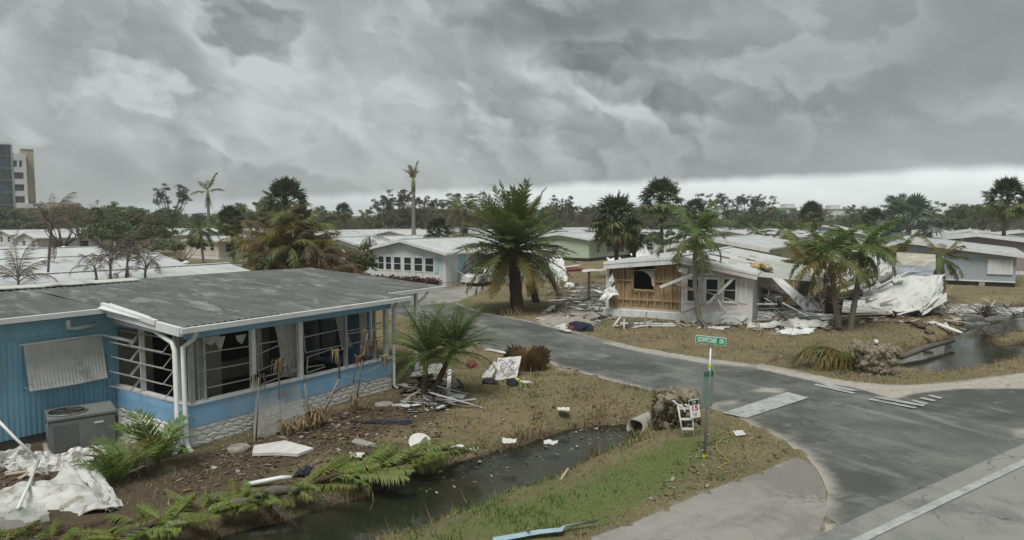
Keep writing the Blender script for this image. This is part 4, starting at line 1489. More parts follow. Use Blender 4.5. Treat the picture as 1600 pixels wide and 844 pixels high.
# ---------------------------------------------------------------- hotel and far apartment blocks
def hotel():
    Y = 185.0
    k = Y / F

    def X(px):
        return (px - 800) * k

    def Z(py):
        return ZT(py, Y)
    h = empty('hotel', (X(0), Y, 0), R(37), 'tall hotel with glass curtain wall, white wing and tan tower above the trees', 'building')
    h.scale = (.8, 1, 1)
    ox = X(0)
    x0, x1 = X(-60) - ox, X(24.5) - ox
    m = MB(); m.box(x0, x1, .3, 16, 0, Z(225)); m.build('glass_block', GLASSB, h)
    rows = [225, 243, 262, 281, 300, 320, 340]
    for a, b_ in zip(rows, rows[1:]):
        for i in range(7):
            xa = x1 - .5 - (i + 1) * 2.1
            MB().box(xa + .06, xa + 2.04, .16, .28, Z(b_) + .15, Z(a) - .15).build('glass_pane', GLASSB, h)
        MB().box(x0, x1, .05, .29, Z(b_) - .12, Z(b_) + .12).build('floor_band', GREYP, h)
    MB().box(x0, x1 + .3, -.2, 16.5, Z(225), Z(225) + .5).build('parapet', STUCCO, h)
    MB().box(x1, x1 + .55, -.1, 16, 0, Z(225)).build('edge_pier', STEEL, h)
    a, b_ = X(24.5) - ox + .6, X(48.5) - ox
    m = MB()
    holes = [(X(27) - ox, X(34) - ox, Z(260), Z(249)), (X(37) - ox, X(42) - ox, Z(260), Z(249))] + \
            [(X(28) - ox, X(43.5) - ox, Z(y + 11), Z(y)) for y in (268, 287, 306, 325)]
    wall_cells(m, 'y', .0, .6, a, b_, 0, Z(238), holes)
    m.box(a, b_, .7, 15, 0, Z(238.2))
    m.build('white_wing', STUCCO, h)
    for (u0, u1, c, d) in holes:
        window(h, 'y', .25, u0, u1, c, d, STUCCO, GLASSB, 0, .08, 0)
    MB().box(X(41) - ox, X(62) - ox, 3.2, 14, 0, Z(229.5)).build('stair_tower', TAN, h)
    MB().box(X(40.6) - ox, X(62.4) - ox, 3.0, 14.2, Z(229.5), Z(228.6)).build('tower_cap', TAN, h)
    m = MB(); m.box(X(42) - ox, X(132) - ox, -5, 10, 0, Z(318)); m.build('low_wing', STUCCO, h)
    MB().box(X(76) - ox, X(132.5) - ox, -5.2, 10.2, Z(318) - 3.0, Z(316)).build('tan_band', TAN, h)
    for i in range(8):
        u = X(50 + i * 10) - ox
        MB().box(u, u + 1.2, -5.06, -4.9, Z(338), Z(330)).build('window', GLASSB, h)
    return h


hotel()


def far_block(px0, px1, ytop, Y, label, steps):
    k = Y / F
    h = empty('apartment_block', ((px0 - 800) * k, Y, 0), 0, label, 'building', 'apartment blocks on the horizon')
    L = (px1 - px0) * k
    zt = ZT(ytop, Y)
    m = MB(); m.box(0, L, 0, 14, 0, zt)
    m.build('wall', STUCCO, h)
    m = MB(); m.slab([(-.6, -.6, zt + .4), (L + .6, -.6, zt + .4), (L + .6, 14.6, zt + .4), (-.6, 14.6, zt + .4)], .4); m.build('roof', STUCCO, h)
    m = MB(); m.box(L * steps, L * steps + 6, 2, 10, zt + .4, zt + 2.6); m.build('lift_tower', STUCCO, h)
    nf = int(zt // 3.2)
    for f in range(nf):
        for i in range(int(L // 5)):
            MB().box(1.2 + i * 5, 4.0 + i * 5, -.04, .2, f * 3.2 + 1.0, f * 3.2 + 2.6).build('window', GLASSB, h)


far_block(1180, 1243, 325, 420, 'pale far apartment block above the wrecked house roof', .75)
far_block(1290, 1372, 327, 430, 'pale far apartment block left of the silver fan palm', .1)
# ------------------------------------------------------------------ palms
def frond_mesh(name, L, droop, nl, ll, m, seed, lift=0.0, hang=.35, wdt=.028, sweep=.75, vee=.25):
    """feather leaf along +x: a tapering midrib that bends down, with paired leaflets"""
    r = random.Random(seed)
    n = 12
    pts, tan = [], []
    p, a = Vector((0, 0, 0)), lift
    for i in range(n + 1):
        pts.append(p.copy())
        d = Vector((math.cos(a), 0, math.sin(a)))
        tan.append(d)
        p = p + d * (L / n)
        a -= droop / n * (.5 + 1.0 * i / n)
    mb = MB()
    mb.tube(pts, [.035 * L / 3 * (1 - .85 * i / n) + .004 for i in range(n + 1)], 4, False)
    for i in range(nl):
        t = .14 + .86 * (i + .5) / nl
        k = min(int(t * n), n - 1)
        f = t * n - k
        p = pts[k].lerp(pts[k + 1], f)
        d = tan[k]
        le = ll * r.uniform(.8, 1.12) * (.35 + 1.3 * math.sin(math.pi * min(1, t * .85 + .08)) * .55) * r.uniform(.8, 1.1)
        if t > .9: le *= .7
        up = Vector((-d.z, 0, d.x))
        for s in (-1, 1):
            if r.random() < .07: continue
            side = Vector((0, s, 0))
            dr = (side * 1.0 + d * (sweep + r.uniform(-.3, .35)) + up * (vee + r.uniform(-.25, .25)) + Vector((0, 0, -hang * r.uniform(.5, 1.3)))).normalized()
            e = p + dr * le + Vector((0, 0, -hang * le * .35))
            mid = p + dr * le * .5
            w = d * wdt * (L / 3)
            mb.add([p - w * .4, p + w * .4, mid + w, e, mid - w], [(0, 1, 2, 4), (4, 2, 3)])
    me = bpy.data.meshes.new(name)
    me.from_pydata(mb.v, [], mb.f)
    me.materials.append(m)
    me.update()
    return me


def fan_mesh(name, petiole, rad, m, seed, nseg=18, droop=.3):
    """fan leaf along +x"""
    r = random.Random(seed)
    mb = MB()
    mb.tube([(0, 0, 0), (petiole * .5, 0, .05), (petiole, 0, 0)], [.03, .022, .015], 4, False)
    c = Vector((petiole, 0, 0))
    for i in range(nseg):
        an = (-1 + 2 * i / (nseg - 1)) * 1.95
        le = rad * (.75 + .25 * math.cos(an * .6)) * r.uniform(.85, 1.05)
        d = Vector((math.cos(an), math.sin(an), 0))
        s = Vector((-d.y, d.x, 0))
        fold = .06 * rad * (1 if i % 2 else -1)
        mid = c + d * le * .6 + Vector((0, 0, fold - .05 * rad))
        tip = c + d * le + Vector((0, 0, -droop * rad * r.uniform(.3, 1.2)))
        w = s * rad * .085
        mb.add([c, mid - w, tip, mid + w], [(0, 1, 2, 3)])
    me = bpy.data.meshes.new(name)
    me.from_pydata(mb.v, [], mb.f)
    me.materials.append(m)
    me.update()
    return me


def trunk_obj(parent, pts, rads, m, rings=0, n=9, name='trunk'):
    mb = MB()
    if rings:
        P, Rr = [], []
        for i in range(rings + 1):
            t = i / rings * (len(pts) - 1)
            k = min(int(t), len(pts) - 2)
            f = t - k
            P.append(Vector(pts[k]).lerp(Vector(pts[k + 1]), f))
            Rr.append((rads[k] * (1 - f) + rads[k + 1] * f) * (1.0 + .12 * (i % 2) + random.uniform(-.06, .06)))
        pts, rads = P, Rr
    mb.tube(pts, rads, n)
    return mb.build(name, m, parent, True)


def put_leaf(parent, me, loc, az, el, roll=0.0, sc_=1.0, name='frond'):
    o = link(name, me, parent)
    o.location = loc
    o.rotation_euler = Euler((roll, -el, az), 'XYZ')
    o.scale = (sc_,) * 3
    return o


FR = {}


def fr(kind, i):
    key = (kind, i)
    if key not in FR:
        dr = (.5, .85, 1.2, 1.6)[i]
        if kind == 'date':
            FR[key] = frond_mesh('frond', 3.7, dr * .68, 50, .68, LEAF, i, hang=.2, wdt=.032, vee=.3)
        elif kind == 'datey':
            FR[key] = frond_mesh('frond', 3.7, dr * .7, 46, .64, LEAFY, i + 9, hang=.28, wdt=.028)
        elif kind == 'royal':
            FR[key] = frond_mesh('frond', 2.5, .5 + dr * 1.2, 46, .68, LEAFB, i + 20, hang=.6, wdt=.046, sweep=.55)
        elif kind == 'royald':
            FR[key] = frond_mesh('frond', 2.5, .5 + dr * 1.25, 44, .66, LEAF, i + 25, hang=.75, wdt=.046, sweep=.5)
        elif kind == 'royaly':
            FR[key] = frond_mesh('frond', 2.5, dr * 1.25, 38, .62, LEAFY, i + 27, hang=.8, wdt=.042, sweep=.5)
        elif kind == 'pygmy':
            FR[key] = frond_mesh('frond', 1.6, dr * .95, 46, .32, LEAFB, i + 30, hang=.35, wdt=.016, sweep=.7)
        elif kind == 'areca':
            FR[key] = frond_mesh('frond', 1.1, dr * .9, 22, .38, mat('young_palm_leaf', (.15, .235, .05), .5, .3, 1.5, transl=.3, rnd=.3), i + 40, hang=.25, wdt=.06, sweep=.9)
        elif kind == 'arecay':
            FR[key] = frond_mesh('frond', 1.0, dr * 1.1, 20, .3, LEAFY, i + 45, hang=.4, wdt=.055, sweep=.9)
        elif kind == 'dead':
            FR[key] = frond_mesh('frond', 2.4, dr * 1.5, 26, .5, DEADL, i + 50, hang=1.1, wdt=.022, sweep=.5)
        elif kind == 'deadg':
            FR[key] = frond_mesh('frond', 2.2, dr * 2.1, 30, .46, DEADG, i + 55, hang=1.5, wdt=.022, sweep=.6)
        elif kind == 'fallen':
            FR[key] = frond_mesh('frond', 1.9, dr * .5, 58, .42, mat('fallen_frond_green', (.12, .19, .035), .55, .35, 2.0, second=(.19, .20, .05), transl=.2, rnd=.45), i + 60, lift=.15, hang=.9, wdt=.042, sweep=.7)
        elif kind == 'fan':
            FR[key] = fan_mesh('fan_leaf', .95, .68, LEAFD, i + 70, 20, .25 + .2 * i)
        elif kind == 'fanl':
            FR[key] = fan_mesh('fan_leaf', .95, .68, LEAF, i + 74, 20, .25 + .2 * i)
        elif kind == 'fandead':
            FR[key] = fan_mesh('fan_leaf', .8, .9, DEADL, i + 80, 12, .6)
        elif kind == 'silver':
            FR[key] = fan_mesh('fan_leaf', 1.2, .8, LEAFS, i + 90, 22, .2 + .2 * i)
    return FR[key]


def wind_el(az, el):
    return el


def palm(name, label, base, top, spread, rtrunk, tm, n=24, kinds=('royal',), elev=(1.2, -.7), sc_=1.0, shaft=None, cat='palm tree',
         group=None, rings=22, fan=False, dead=0, deadkind='dead', flare=1.35, seed=None, lean_mid=0.0, leafname=None, wind=0.0):
    """palm standing on its base point, crown at its top point (both in metres)"""
    rr = random.Random(seed if seed is not None else hash(label) % 9999 if False else sum(map(ord, label)))
    base, top = Vector(base), Vector(top)
    h = empty(name, base, 0, label, cat, group)
    t = top - base
    mid = t * .5 + Vector((lean_mid, 0, 0))
    pts = [(0, 0, -.15), t * .08 + Vector((lean_mid * .25, 0, 0)), mid, t * .85 + Vector((lean_mid * .35, 0, 0)), t]
    trunk_obj(h, pts, [rtrunk * flare, rtrunk * 1.08, rtrunk, rtrunk * .85, rtrunk * .8], tm, rings)
    c = t
    if shaft:
        trunk_obj(h, [t * .97, t + Vector((0, 0, shaft * .5)), t + Vector((0, 0, shaft))], [rtrunk * .95, rtrunk * 1.05, rtrunk * .5], SHAFT, 0, 9, 'crownshaft')
        c = t + Vector((0, 0, shaft * .85))
    ga = 2.39996
    nm = leafname or ('fan_leaf' if fan else 'frond')
    for i in range(n):
        f = (i + .5) / n
        el = elev[0] + (elev[1] - elev[0]) * f + rr.uniform(-.12, .12)
        az = i * ga + rr.uniform(-.25, .25)
        k = kinds[min(int(f * len(kinds) + rr.uniform(-.25, .25)), len(kinds) - 1)] if len(kinds) > 1 else kinds[0]
        di = min(3, max(0, int(f * 3.2 + rr.uniform(-.6, .6))))
        if fan:
            di = min(di, 2)
        el += wind * math.cos(az)
        put_leaf(h, fr(k, di), c + Vector((0, 0, -.25 * f * sc_)), az, el, rr.uniform(-.35, .35), spread * rr.uniform(.85, 1.1), nm)
    for i in range(dead):
        az = rr.uniform(0, 6.28)
        put_leaf(h, fr(deadkind, rr.randrange(3)), c + Vector((0, 0, -.45)), az, rr.uniform(-1.45, -.95), rr.uniform(-.5, .5), spread * rr.uniform(.6, .9), nm)
    return h


def base_at(px, py=None, Y=None):
    if Y is None:
        return G(px, py)
    p = AT(px, HOR, Y)
    return Vector((p.x, Y, 0))


def top_at(px, py, Y):
    return AT(px, py, Y)


# the big date palm in the middle
b0 = G(808, 488)
palm('date_palm', 'big bushy date palm standing alone beside the side street', b0, top_at(801, 386, b0.y + .2), 1.02, .34, BARKB, 112,
     ('date', 'date', 'date', 'date', 'datey'), (1.45, -.45), 1.0, rings=16, dead=8, flare=1.25, wind=.05)
m = MB()
for k in range(60):
    an, rr_ = random.uniform(0, 6.28), random.uniform(.3, .85)
    m.add([(rr_ * math.cos(an), rr_ * math.sin(an), 0), (rr_ * math.cos(an) + .1, rr_ * math.sin(an), .0), (rr_ * .7 * math.cos(an) + random.uniform(-.15, .15), rr_ * .7 * math.sin(an), random.uniform(.25, .6))], [(0, 1, 2)])
o = m.build('dead_shrub', DEADL); o.location = G(796, 492); tag(o, 'dead brown shrub at the foot of the date palm', 'shrub')
# two leaning trunks beside it
b1 = G(838, 473); palm('leaning_palm', 'leaning palm with rough trunk just behind the date palm', b1, top_at(824, 420, b1.y), .5, .22, BARKB, 12, ('deadg', 'datey'), (.6, -1.2), dead=4, seed=4)
b1 = G(876, 464); palm('leaning_palm', 'thin grey trunk leaning towards the date palm crown', b1, top_at(846, 400, b1.y), .5, .16, BARK, 10, ('deadg', 'datey'), (.6, -1.2), dead=4, seed=5)

# royal palms round the wrecked house
b1 = G(1095, 512)
palm('royal_palm', 'royal palm with curved trunk in front of the three broken windows', b1, top_at(1086, 386, b1.y), .92, .115, BARKP, 17, ('royal', 'royal', 'royald'), (1.25, -.45), shaft=.8, lean_mid=-.15, wind=.1)
b1 = G(1311, 514)
palm('royal_palm', 'royal palm with brown skirt left of the crossed pair by the canal', b1, top_at(1298, 418, b1.y), 1.0, .13, BARKP, 18, ('royal', 'royald', 'royaly'), (1.2, -.6), shaft=.8, dead=7)
b1 = G(1328, 514)
palm('royal_palm', 'royal palm leaning to the right in front of the crumpled white roof', b1, top_at(1346, 413, b1.y + .6), .98, .13, BARKP, 19, ('royal', 'royal', 'royald'), (1.2, -.5), shaft=.95, dead=2)
b1 = base_at(1482, Y=46.0); palm('small_palm', 'small yellow green palm in front of the grey blue house', b1, top_at(1473, 412, b1.y), .85, .10, BARKP, 15, ('royaly', 'royal', 'royaly'), (1.1, -.7), shaft=.5, dead=3, seed=8)
b1 = base_at(1395, Y=44.0); palm('small_palm', 'half dead palm behind the crumpled white roof', b1, top_at(1396, 405, 44), .95, .12, BARKB, 16, ('royaly', 'dead', 'dead'), (1.2, -.8), dead=8, seed=9)
b1 = base_at(1262, Y=43.0); palm('small_palm', 'yellowed palm with many stems behind the collapsed carport', b1, top_at(1262, 408, 43), 1.0, .12, BARKB, 20, ('royaly', 'royaly', 'dead'), (1.2, -.9), dead=9, seed=10)
for px, py, Y, sc_, lb in ((1183, 360, 92, .9, 'small coconut palm above the pale yellow roof'), (1229, 362, 80, 1.0, 'small coconut palm in front of the screened porch'),
                           (312, 357, 82, 1.1, 'small green palm leaning beside the tan house')):
    palm('coconut_palm', lb, base_at(px + 4, Y=Y), top_at(px, py, Y), sc_, .13, BARKP, 16, ('royal', 'royald'), (1.1, -.6), group='small coconut palms')

# pygmy date palms beside the blue house
for (px, py, tx, ty, s_, lb) in ((661, 626, 667, 548, .95, 'low feathery date palm with upright trunk beside the porch'), (672, 624, 710, 540, .95, 'low feathery date palm leaning away from the porch')):
    b1 = G(px, py)
    palm('pygmy_date_palm', lb, b1, top_at(tx, ty, b1.y + .1), s_, .085, BARKB, 44, ('pygmy',), (1.3, .12), rings=14, seed=px)
# young clumps at the corner of the blue house
for (px, py, n_, s_, lb) in ((247, 724, 12, 1.25, 'young areca palm at the foot of the corner downpipes'), (182, 754, 14, 1.0, 'young areca palm beside the crumpled white sheet')):
    b1 = G(px, py)
    h = empty('young_palm', b1, 0, lb, 'palm')
    for i in range(n_):
        az = i * 2.4 + random.uniform(-.3, .3)
        put_leaf(h, fr('areca' if i < n_ * .75 else 'arecay', random.randrange(0, 3)), (random.uniform(-.1, .1), random.uniform(-.1, .1), .02), az, random.uniform(.7, 1.35), random.uniform(-.3, .3), s_ * random.uniform(.75, 1.05))
    m = MB()
    for i in range(4):
        x, y = random.uniform(-.1, .1), random.uniform(-.1, .1)
        m.tube([(x, y, -.05), (x * 1.5, y * 1.5, .3)], [.025, .015], 5)
    m.build('stem', SHAFT, h)

# dead palms among the roofs on the left
for (px, ty, Y, n_, s_, lb) in ((28, 432, 27, 9, .8, 'grey dead palm with drooping fronds at the picture edge behind the blue roof'), (80, 352, 32, 9, .9, 'thin leafless dead palm rising above the blue house roof'), (172, 408, 29, 8, .8, 'grey dead palm behind the blue roof, leftmost of three arching ones'),
                                (200, 400, 30, 9, .85, 'grey dead palm behind the blue roof, middle of three arching ones'), (228, 415, 29, 8, .75, 'grey dead palm behind the blue roof, rightmost of three arching ones'), (148, 418, 28, 6, .6, 'short dead palm with bent stem behind the blue roof')):
    dx = random.uniform(-.8, .2)
    b1 = base_at(px, Y=Y); palm('dead_palm', lb, b1 + Vector((dx, 0, 0)), top_at(px, ty, Y), s_, .055, DEADG, n_, ('deadg',), (1.35, .7), dead=2, deadkind='deadg', rings=10, lean_mid=random.uniform(-.3, .3))
b1 = G(586, 436); palm('dead_palm', 'dead palm with drooping brown fronds in front of the hedge', b1, top_at(577, 370, b1.y), .95, .085, BARK, 8, ('deadg',), (.3, -1.2), dead=2, deadkind='dead', rings=12)
b1 = base_at(646, Y=88); palm('broken_palm', 'tall pale palm trunk stripped of its fronds, behind the white house', b1, top_at(646, 296, 88), .9, .26, BARKP, 5, ('royaly',), (1.5, 1.2), shaft=1.6, dead=2, rings=30)
b1 = base_at(326, Y=108); palm('broken_palm', 'storm stripped palm with one hanging frond beside the tan house', b1, top_at(325, 312, 108), 1.25, .24, BARKP, 5, ('royaly',), (1.5, .2), shaft=1.6, dead=6)

# brown and green areca thicket behind the blue house
th = empty('areca_clump', base_at(455, Y=40), 0, 'tall browned areca palm thicket behind the blue house roof', 'palm clump')
o0 = th.location
for i in range(34):
    px = random.uniform(398, 530); Y = random.uniform(37, 43)
    p = base_at(px, Y=Y) - o0
    hgt = random.uniform(2.6, 5.4) * (1 - .35 * abs(px - 455) / 65)
    tip = p + Vector((random.uniform(-.5, .5), random.uniform(-.4, .4), hgt))
    trunk_obj(th, [p, p.lerp(tip, .5) + Vector((.1, 0, 0)), tip], [.06, .05, .04], SHAFT if i % 3 else BARKB, 0, 5, 'stem')
    green = i % 2 == 0
    for k in range(9):
        kd = ('royald' if i % 4 == 0 else 'royaly') if green and k < 6 else 'dead'
        put_leaf(th, fr(kd, random.randrange(1, 4)), tip, k * 2.4 + random.uniform(-.4, .4), random.uniform(-.5, 1.35), random.uniform(-.4, .4), random.uniform(.6, 1.05))
for (px, py, Y, n_, s_, lb) in ((400, 392, 43, 20, .9, 'yellow green palm tuft left of the browned thicket'),):
    b1 = base_at(px, Y=Y); palm('small_palm', lb, b1, top_at(px, py, Y), s_, .12, BARKB, n_, ('royaly', 'royal', 'royaly'), (1.3, -.7), dead=6)

# sabal palms
SAB = [(361, 345, 84, 1.35, 'fan palm with thin bare trunk left of the browned thicket'), (447, 318, 78, 2.0, 'large round headed fan palm above the browned thicket'),
       (420, 335, 90, 1.3, 'small fan palm behind the browned thicket'), (537, 331, 140, 1.3, 'small far fan palm against the pale sky'),
       (962, 344, 62, 1.75, 'broad fan palm with drooping skirt beside the pale green house'), (990, 372, 64, .8, 'short shaggy trunk beside the broad fan palm'),
       (1033, 312, 78, 1.75, 'tall fan palm behind the wrecked house'), (1268, 338, 108, 1.6, 'fan palm in front of the far apartment block'),
       (1574, 313, 72, 1.6, 'fan palm with leaning trunk behind the grey blue house'), (685, 362, 84, 1.3, 'low fan palm behind the white house with six windows'),
       (1085, 330, 110, 1.4, 'far fan palm behind the royal palm crown'), (470, 345, 74, 1.2, 'fan palm half hidden right of the large round headed one'),
       (1365, 345, 105, 1.4, 'far fan palm behind the crossed royal palms'), (205, 350, 110, 1.3, 'fan palm in the green clump behind the tan house'), (150, 340, 120, 1.2, 'fan palm on the far side of the green clump')]
for i, (px, py, Y, s_, lb) in enumerate(SAB):
    shag = 'skirt' in lb or 'shaggy' in lb
    palm('fan_palm', lb, base_at(px + (-8 if 'leaning' in lb else 3), Y=Y), top_at(px, py, Y), s_, .19, BARK if not shag else BARKB, 52, ('fan', 'fan', 'fanl'), (1.5, -.75), fan=True,
         dead=16 if shag else 6, deadkind='fandead', group='fan palms standing among the houses', rings=14)
b1 = base_at(726, Y=80); palm('fan_palm', 'browned palm head left of the date palm', b1, top_at(726, 330, 80), 1.45, .2, BARKB, 26, ('royald', 'dead', 'dead'), (1.2, -1.2), dead=10)
b1 = base_at(1420, Y=70); palm('silver_palm', 'silver grey fan palm with bare arching stalks right of the royal palms', b1, top_at(1420, 352, 70), 1.75, .3, BARK, 24, ('silver',), (1.4, -.4), fan=True, dead=8, deadkind='fandead')
b1 = base_at(1405, Y=74); palm('silver_palm', 'silver grey fan palm head rising behind the other silver palm', b1, top_at(1403, 325, 74), 1.0, .2, BARK, 16, ('silver',), (1.4, -.3), fan=True)


# ------------------------------------------------------------------ broadleaf trees and pines
def tree_proto(seed, height, spread, trunk_frac, nlimb, nclump, nleaf, leaf, leafm, flat_top=.5, bare=.0, rt=.22):
    r = random.Random(seed)
    wood = MB()
    tips = []
    th_ = height * trunk_frac
    lean = Vector((r.uniform(-.06, .06) * height, r.uniform(-.06, .06) * height, 0))
    wood.tube([(0, 0, -.2), lean * .4 + Vector((0, 0, th_ * .5)), lean + Vector((0, 0, th_))], [rt * 1.3, rt, rt * .8], 7)
    top = lean + Vector((0, 0, th_))
    for i in range(nlimb):
        az = i * 2.4 + r.uniform(-.5, .5)
        st = lean * .7 + Vector((0, 0, th_ * r.uniform(.75, 1.0)))
        reach = spread * r.uniform(.45, 1.0)
        hh = (height - st.z) * (r.uniform(.55, 1.0) if r.random() > flat_top * .3 else r.uniform(.25, .6))
        e = st + Vector((math.cos(az) * reach, math.sin(az) * reach, hh))
        mid = st.lerp(e, .5) + Vector((math.cos(az) * reach * .12, math.sin(az) * reach * .12, -hh * .12 + r.uniform(-.3, .3)))
        wood.tube([st, mid, e], [rt * .5, rt * .3, rt * .1], 5)
        for k in range(3):
            f = r.uniform(.45, .95)
            s2 = mid.lerp(e, f)
            e2 = s2 + Vector((r.uniform(-1, 1), r.uniform(-1, 1), r.uniform(.1, .9))) * spread * .28
            wood.tube([s2, e2], [rt * .16, rt * .05], 4)
            tips.append(e2)
        tips.append(e)
    wm = bpy.data.meshes.new('trunk'); wm.from_pydata(wood.v, [], wood.f); wm.materials.append(BARK); wm.update()
    cm = None
    if nleaf:
        r.shuffle(tips)
        tips = tips[:max(2, int(len(tips) * (1 - bare)))]
        cl, rd = [], []
        for t in tips:
            for _ in range(nclump):
                cl.append(t + Vector((r.uniform(-1, 1), r.uniform(-1, 1), r.uniform(-.5, .5))) * spread * .13)
                q = spread * r.uniform(.08, .19)
                rd.append((q, q, q * .6))
        V, Fc = leaf_cloud(nleaf, cl, rd, leaf, seed)
        cm = np_mesh('crown', V, Fc, leafm)
    return wm, cm


TP = {}
for i in range(4):
    TP['pine', i] = tree_proto(100 + i, 13, 4.2, .5, 16, 3, 4200, .15, TREED, .8, .25, .26)
    TP['oak', i] = tree_proto(200 + i, 9.5, 4.6, .25, 16, 3, 6500, .17, TREEG, .4, .0, .28)
    TP['brown', i] = tree_proto(300 + i, 8.5, 4.2, .25, 16, 3, 4600, .14, TREEB, .4, .25, .22)
    TP['bare', i] = tree_proto(400 + i, 9.5, 3.4, .4, 16, 1, 500, .12, TREEB, .4, .6, .18)
    TP['bush', i] = tree_proto(500 + i, 4.6, 3.6, .12, 10, 3, 3600, .19, TREEG, .4, .0, .16)


def tree(kind, label, px, Y, ytop, group=None, i=None, widen=1.0, name=None):
    i = random.randrange(4) if i is None else i
    wm, cm = TP[kind, i]
    hb_ = {'pine': 13, 'oak': 9.5, 'brown': 8.5, 'bare': 9.5, 'bush': 4.6}[kind]
    s = max(.2, ZT(ytop, Y) / hb_)
    nm = name or {'pine': 'pine_tree', 'oak': 'broadleaf_tree', 'brown': 'browned_tree', 'bare': 'bare_tree', 'bush': 'bush'}[kind]
    h = empty(nm, base_at(px, Y=Y), random.uniform(0, 6.28), label, 'bush' if kind == 'bush' else 'tree', group)
    h.scale = (s * widen, s * widen, s)
    link('trunk', wm, h)
    if cm: link('crown', cm, h)
    return h


tree('pine', 'spreading flat topped pine standing alone against the dark cloud', 268, 150, 288, i=0, widen=.95)
ORD = ('first', 'second', 'third', 'fourth', 'fifth', 'sixth', 'seventh')
for i, (px, yt, Y) in enumerate(((598, 306, 165), (618, 298, 160), (640, 303, 168), (664, 306, 170))):
    tree('pine', ORD[i] + ' flat topped pine from the left in the row behind the bare palm trunk', px, Y, yt, 'pines behind the bare palm trunk', i, .85)
for px, yt, Y, i in ((705, 304, 165, 1), (876, 306, 150, 0), (920, 322, 175, 3), (862, 325, 160, 2)):
    tree('pine', 'ragged far pine ' + {705: 'above the browned palm head', 876: 'just right of the date palm, tallest there', 920: 'farther right of the date palm', 862: 'low behind the right date palm fronds'}[px], px, Y, yt, 'ragged far pines by the date palm', i, .9)
for px, yt, Y, i in ((1108, 304, 170, 1), (1140, 306, 175, 2), (1172, 304, 170, 3), (1060, 312, 160, 0), (1190, 308, 180, 1)):
    tree('pine', 'far pine ' + {1108: 'right of the curved royal palm crown', 1140: 'above the pale yellow roof', 1172: 'left of the far apartment block', 1060: 'between the tall fan palm and the royal palm', 1190: 'nearest the far apartment block'}[px], px, Y, yt, 'far pines behind the wrecked house', i, .95)
for px, yt, Y in ((405, 312, 120), (170, 318, 130), (255, 330, 150), (1445, 318, 160), (1500, 318, 170), (1528, 316, 150), (1345, 325, 170)):
    tree('oak', 'dark rounded tree standing out ' + {405: 'left of the large round fan palm', 170: 'above the green clump', 255: 'under the lone pine', 1445: 'right of the silver palms', 1500: 'above the grey blue house', 1528: 'left of the leaning fan palm', 1345: 'above the royal palm pair'}[px], px, Y, yt, 'dark rounded trees of the tree line', None, .9)
tree('brown', 'browned tree in front of the hotel low wing', 95, 95, 322, i=0)
tree('bare', 'bare twiggy tree beside the hotel low wing', 125, 105, 316, i=1)
for px, yt, Y in ((170, 338, 105), (205, 340, 100), (235, 345, 108), (185, 350, 95)):
    tree('bush', 'lush green bush in the clump behind the tan house, ' + {170: 'leftmost', 205: 'tall middle one', 235: 'rightmost', 185: 'nearest one'}[px], px, Y, yt, 'green clump behind the tan house')
tree('bush', 'bright green shrub at the corner of the tan house', 283, 83, 372, i=2)
tree('bush', 'green bush under the browned thicket behind the blue roof', 470, 39, 408, i=1)
tree('bush', 'dark green bush beside the plain white house', 528, 45, 388, i=3)
tree('brown', 'browned shrub between the fan palms and the pale yellow house', 1120, 75, 362, i=2)
tree('bush', 'green shrub behind the small white house by the fan palms', 1010, 90, 362, i=0)
tree('brown', 'browned shrub left of the screened porch house', 1280, 60, 372, i=1)

# the long tree line: single trees of a few kinds standing behind one another
KL = {'oak': 'green tree of the long tree line behind the houses', 'brown': 'browned tree of the long tree line behind the houses', 'bare': 'leafless tree of the long tree line behind the houses',
      'bush': 'low green tree of the long tree line behind the houses', 'pine': 'thin pine of the long tree line behind the houses'}
MARKS = [(60, 'behind the hotel low wing'), (130, 'right of the hotel low wing'), (190, 'behind the green clump'), (245, 'left of the lone flat topped pine'), (300, 'below the lone flat topped pine'), (345, 'behind the storm stripped palm'),
         (400, 'left of the large round fan palm'), (480, 'behind the browned thicket'), (540, 'by the small far fan palm'), (600, 'left of the bare palm trunk'), (660, 'behind the bare palm trunk'), (720, 'behind the browned palm head'),
         (780, 'left of the date palm crown'), (850, 'right of the date palm crown'), (910, 'behind the pale green house'), (970, 'behind the broad fan palm'), (1030, 'behind the tall fan palm'), (1090, 'behind the curved royal palm'),
         (1150, 'behind the wrecked house roof'), (1210, 'behind the screened porch'), (1270, 'in front of the apartment block'), (1330, 'behind the royal palm pair'), (1400, 'behind the silver palms'), (1460, 'right of the silver palms'),
         (1520, 'above the grey blue house'), (1575, 'behind the leaning fan palm'), (1700, 'past the leaning fan palm')]
KL = {'oak': 'green', 'brown': 'browned', 'bare': 'leafless', 'bush': 'low bushy', 'pine': 'thin pine'}
USED = {}


def line_label(kind, px, yt):
    mk = next(t for x, t in MARKS if px <= x)
    k = (kind, mk)
    USED[k] = USED.get(k, 0) + 1
    w = KL[kind] + ('' if kind == 'pine' else ' tree')
    return (('', 'second ', 'third ', 'fourth ', 'fifth ', 'sixth ')[USED[k] - 1] + w + ' far off ' + mk) + (', from the left' if USED[k] > 1 else '')


px = -30
while px < 1640:
    kind = random.choice(['oak', 'oak', 'oak', 'brown', 'bush', 'bush', 'bush', 'bare', 'pine'])
    Y = random.uniform(165, 240)
    yt = random.uniform(324, 338) + (6 if px > 1200 else 0) * random.random()
    if 240 < px < 350 or 480 < px < 580: yt += 8
    tree(kind, line_label(kind, px, yt), px, Y, yt, 'trees of the long tree line', None, random.uniform(1.0, 1.5))
    px += random.uniform(8, 17)
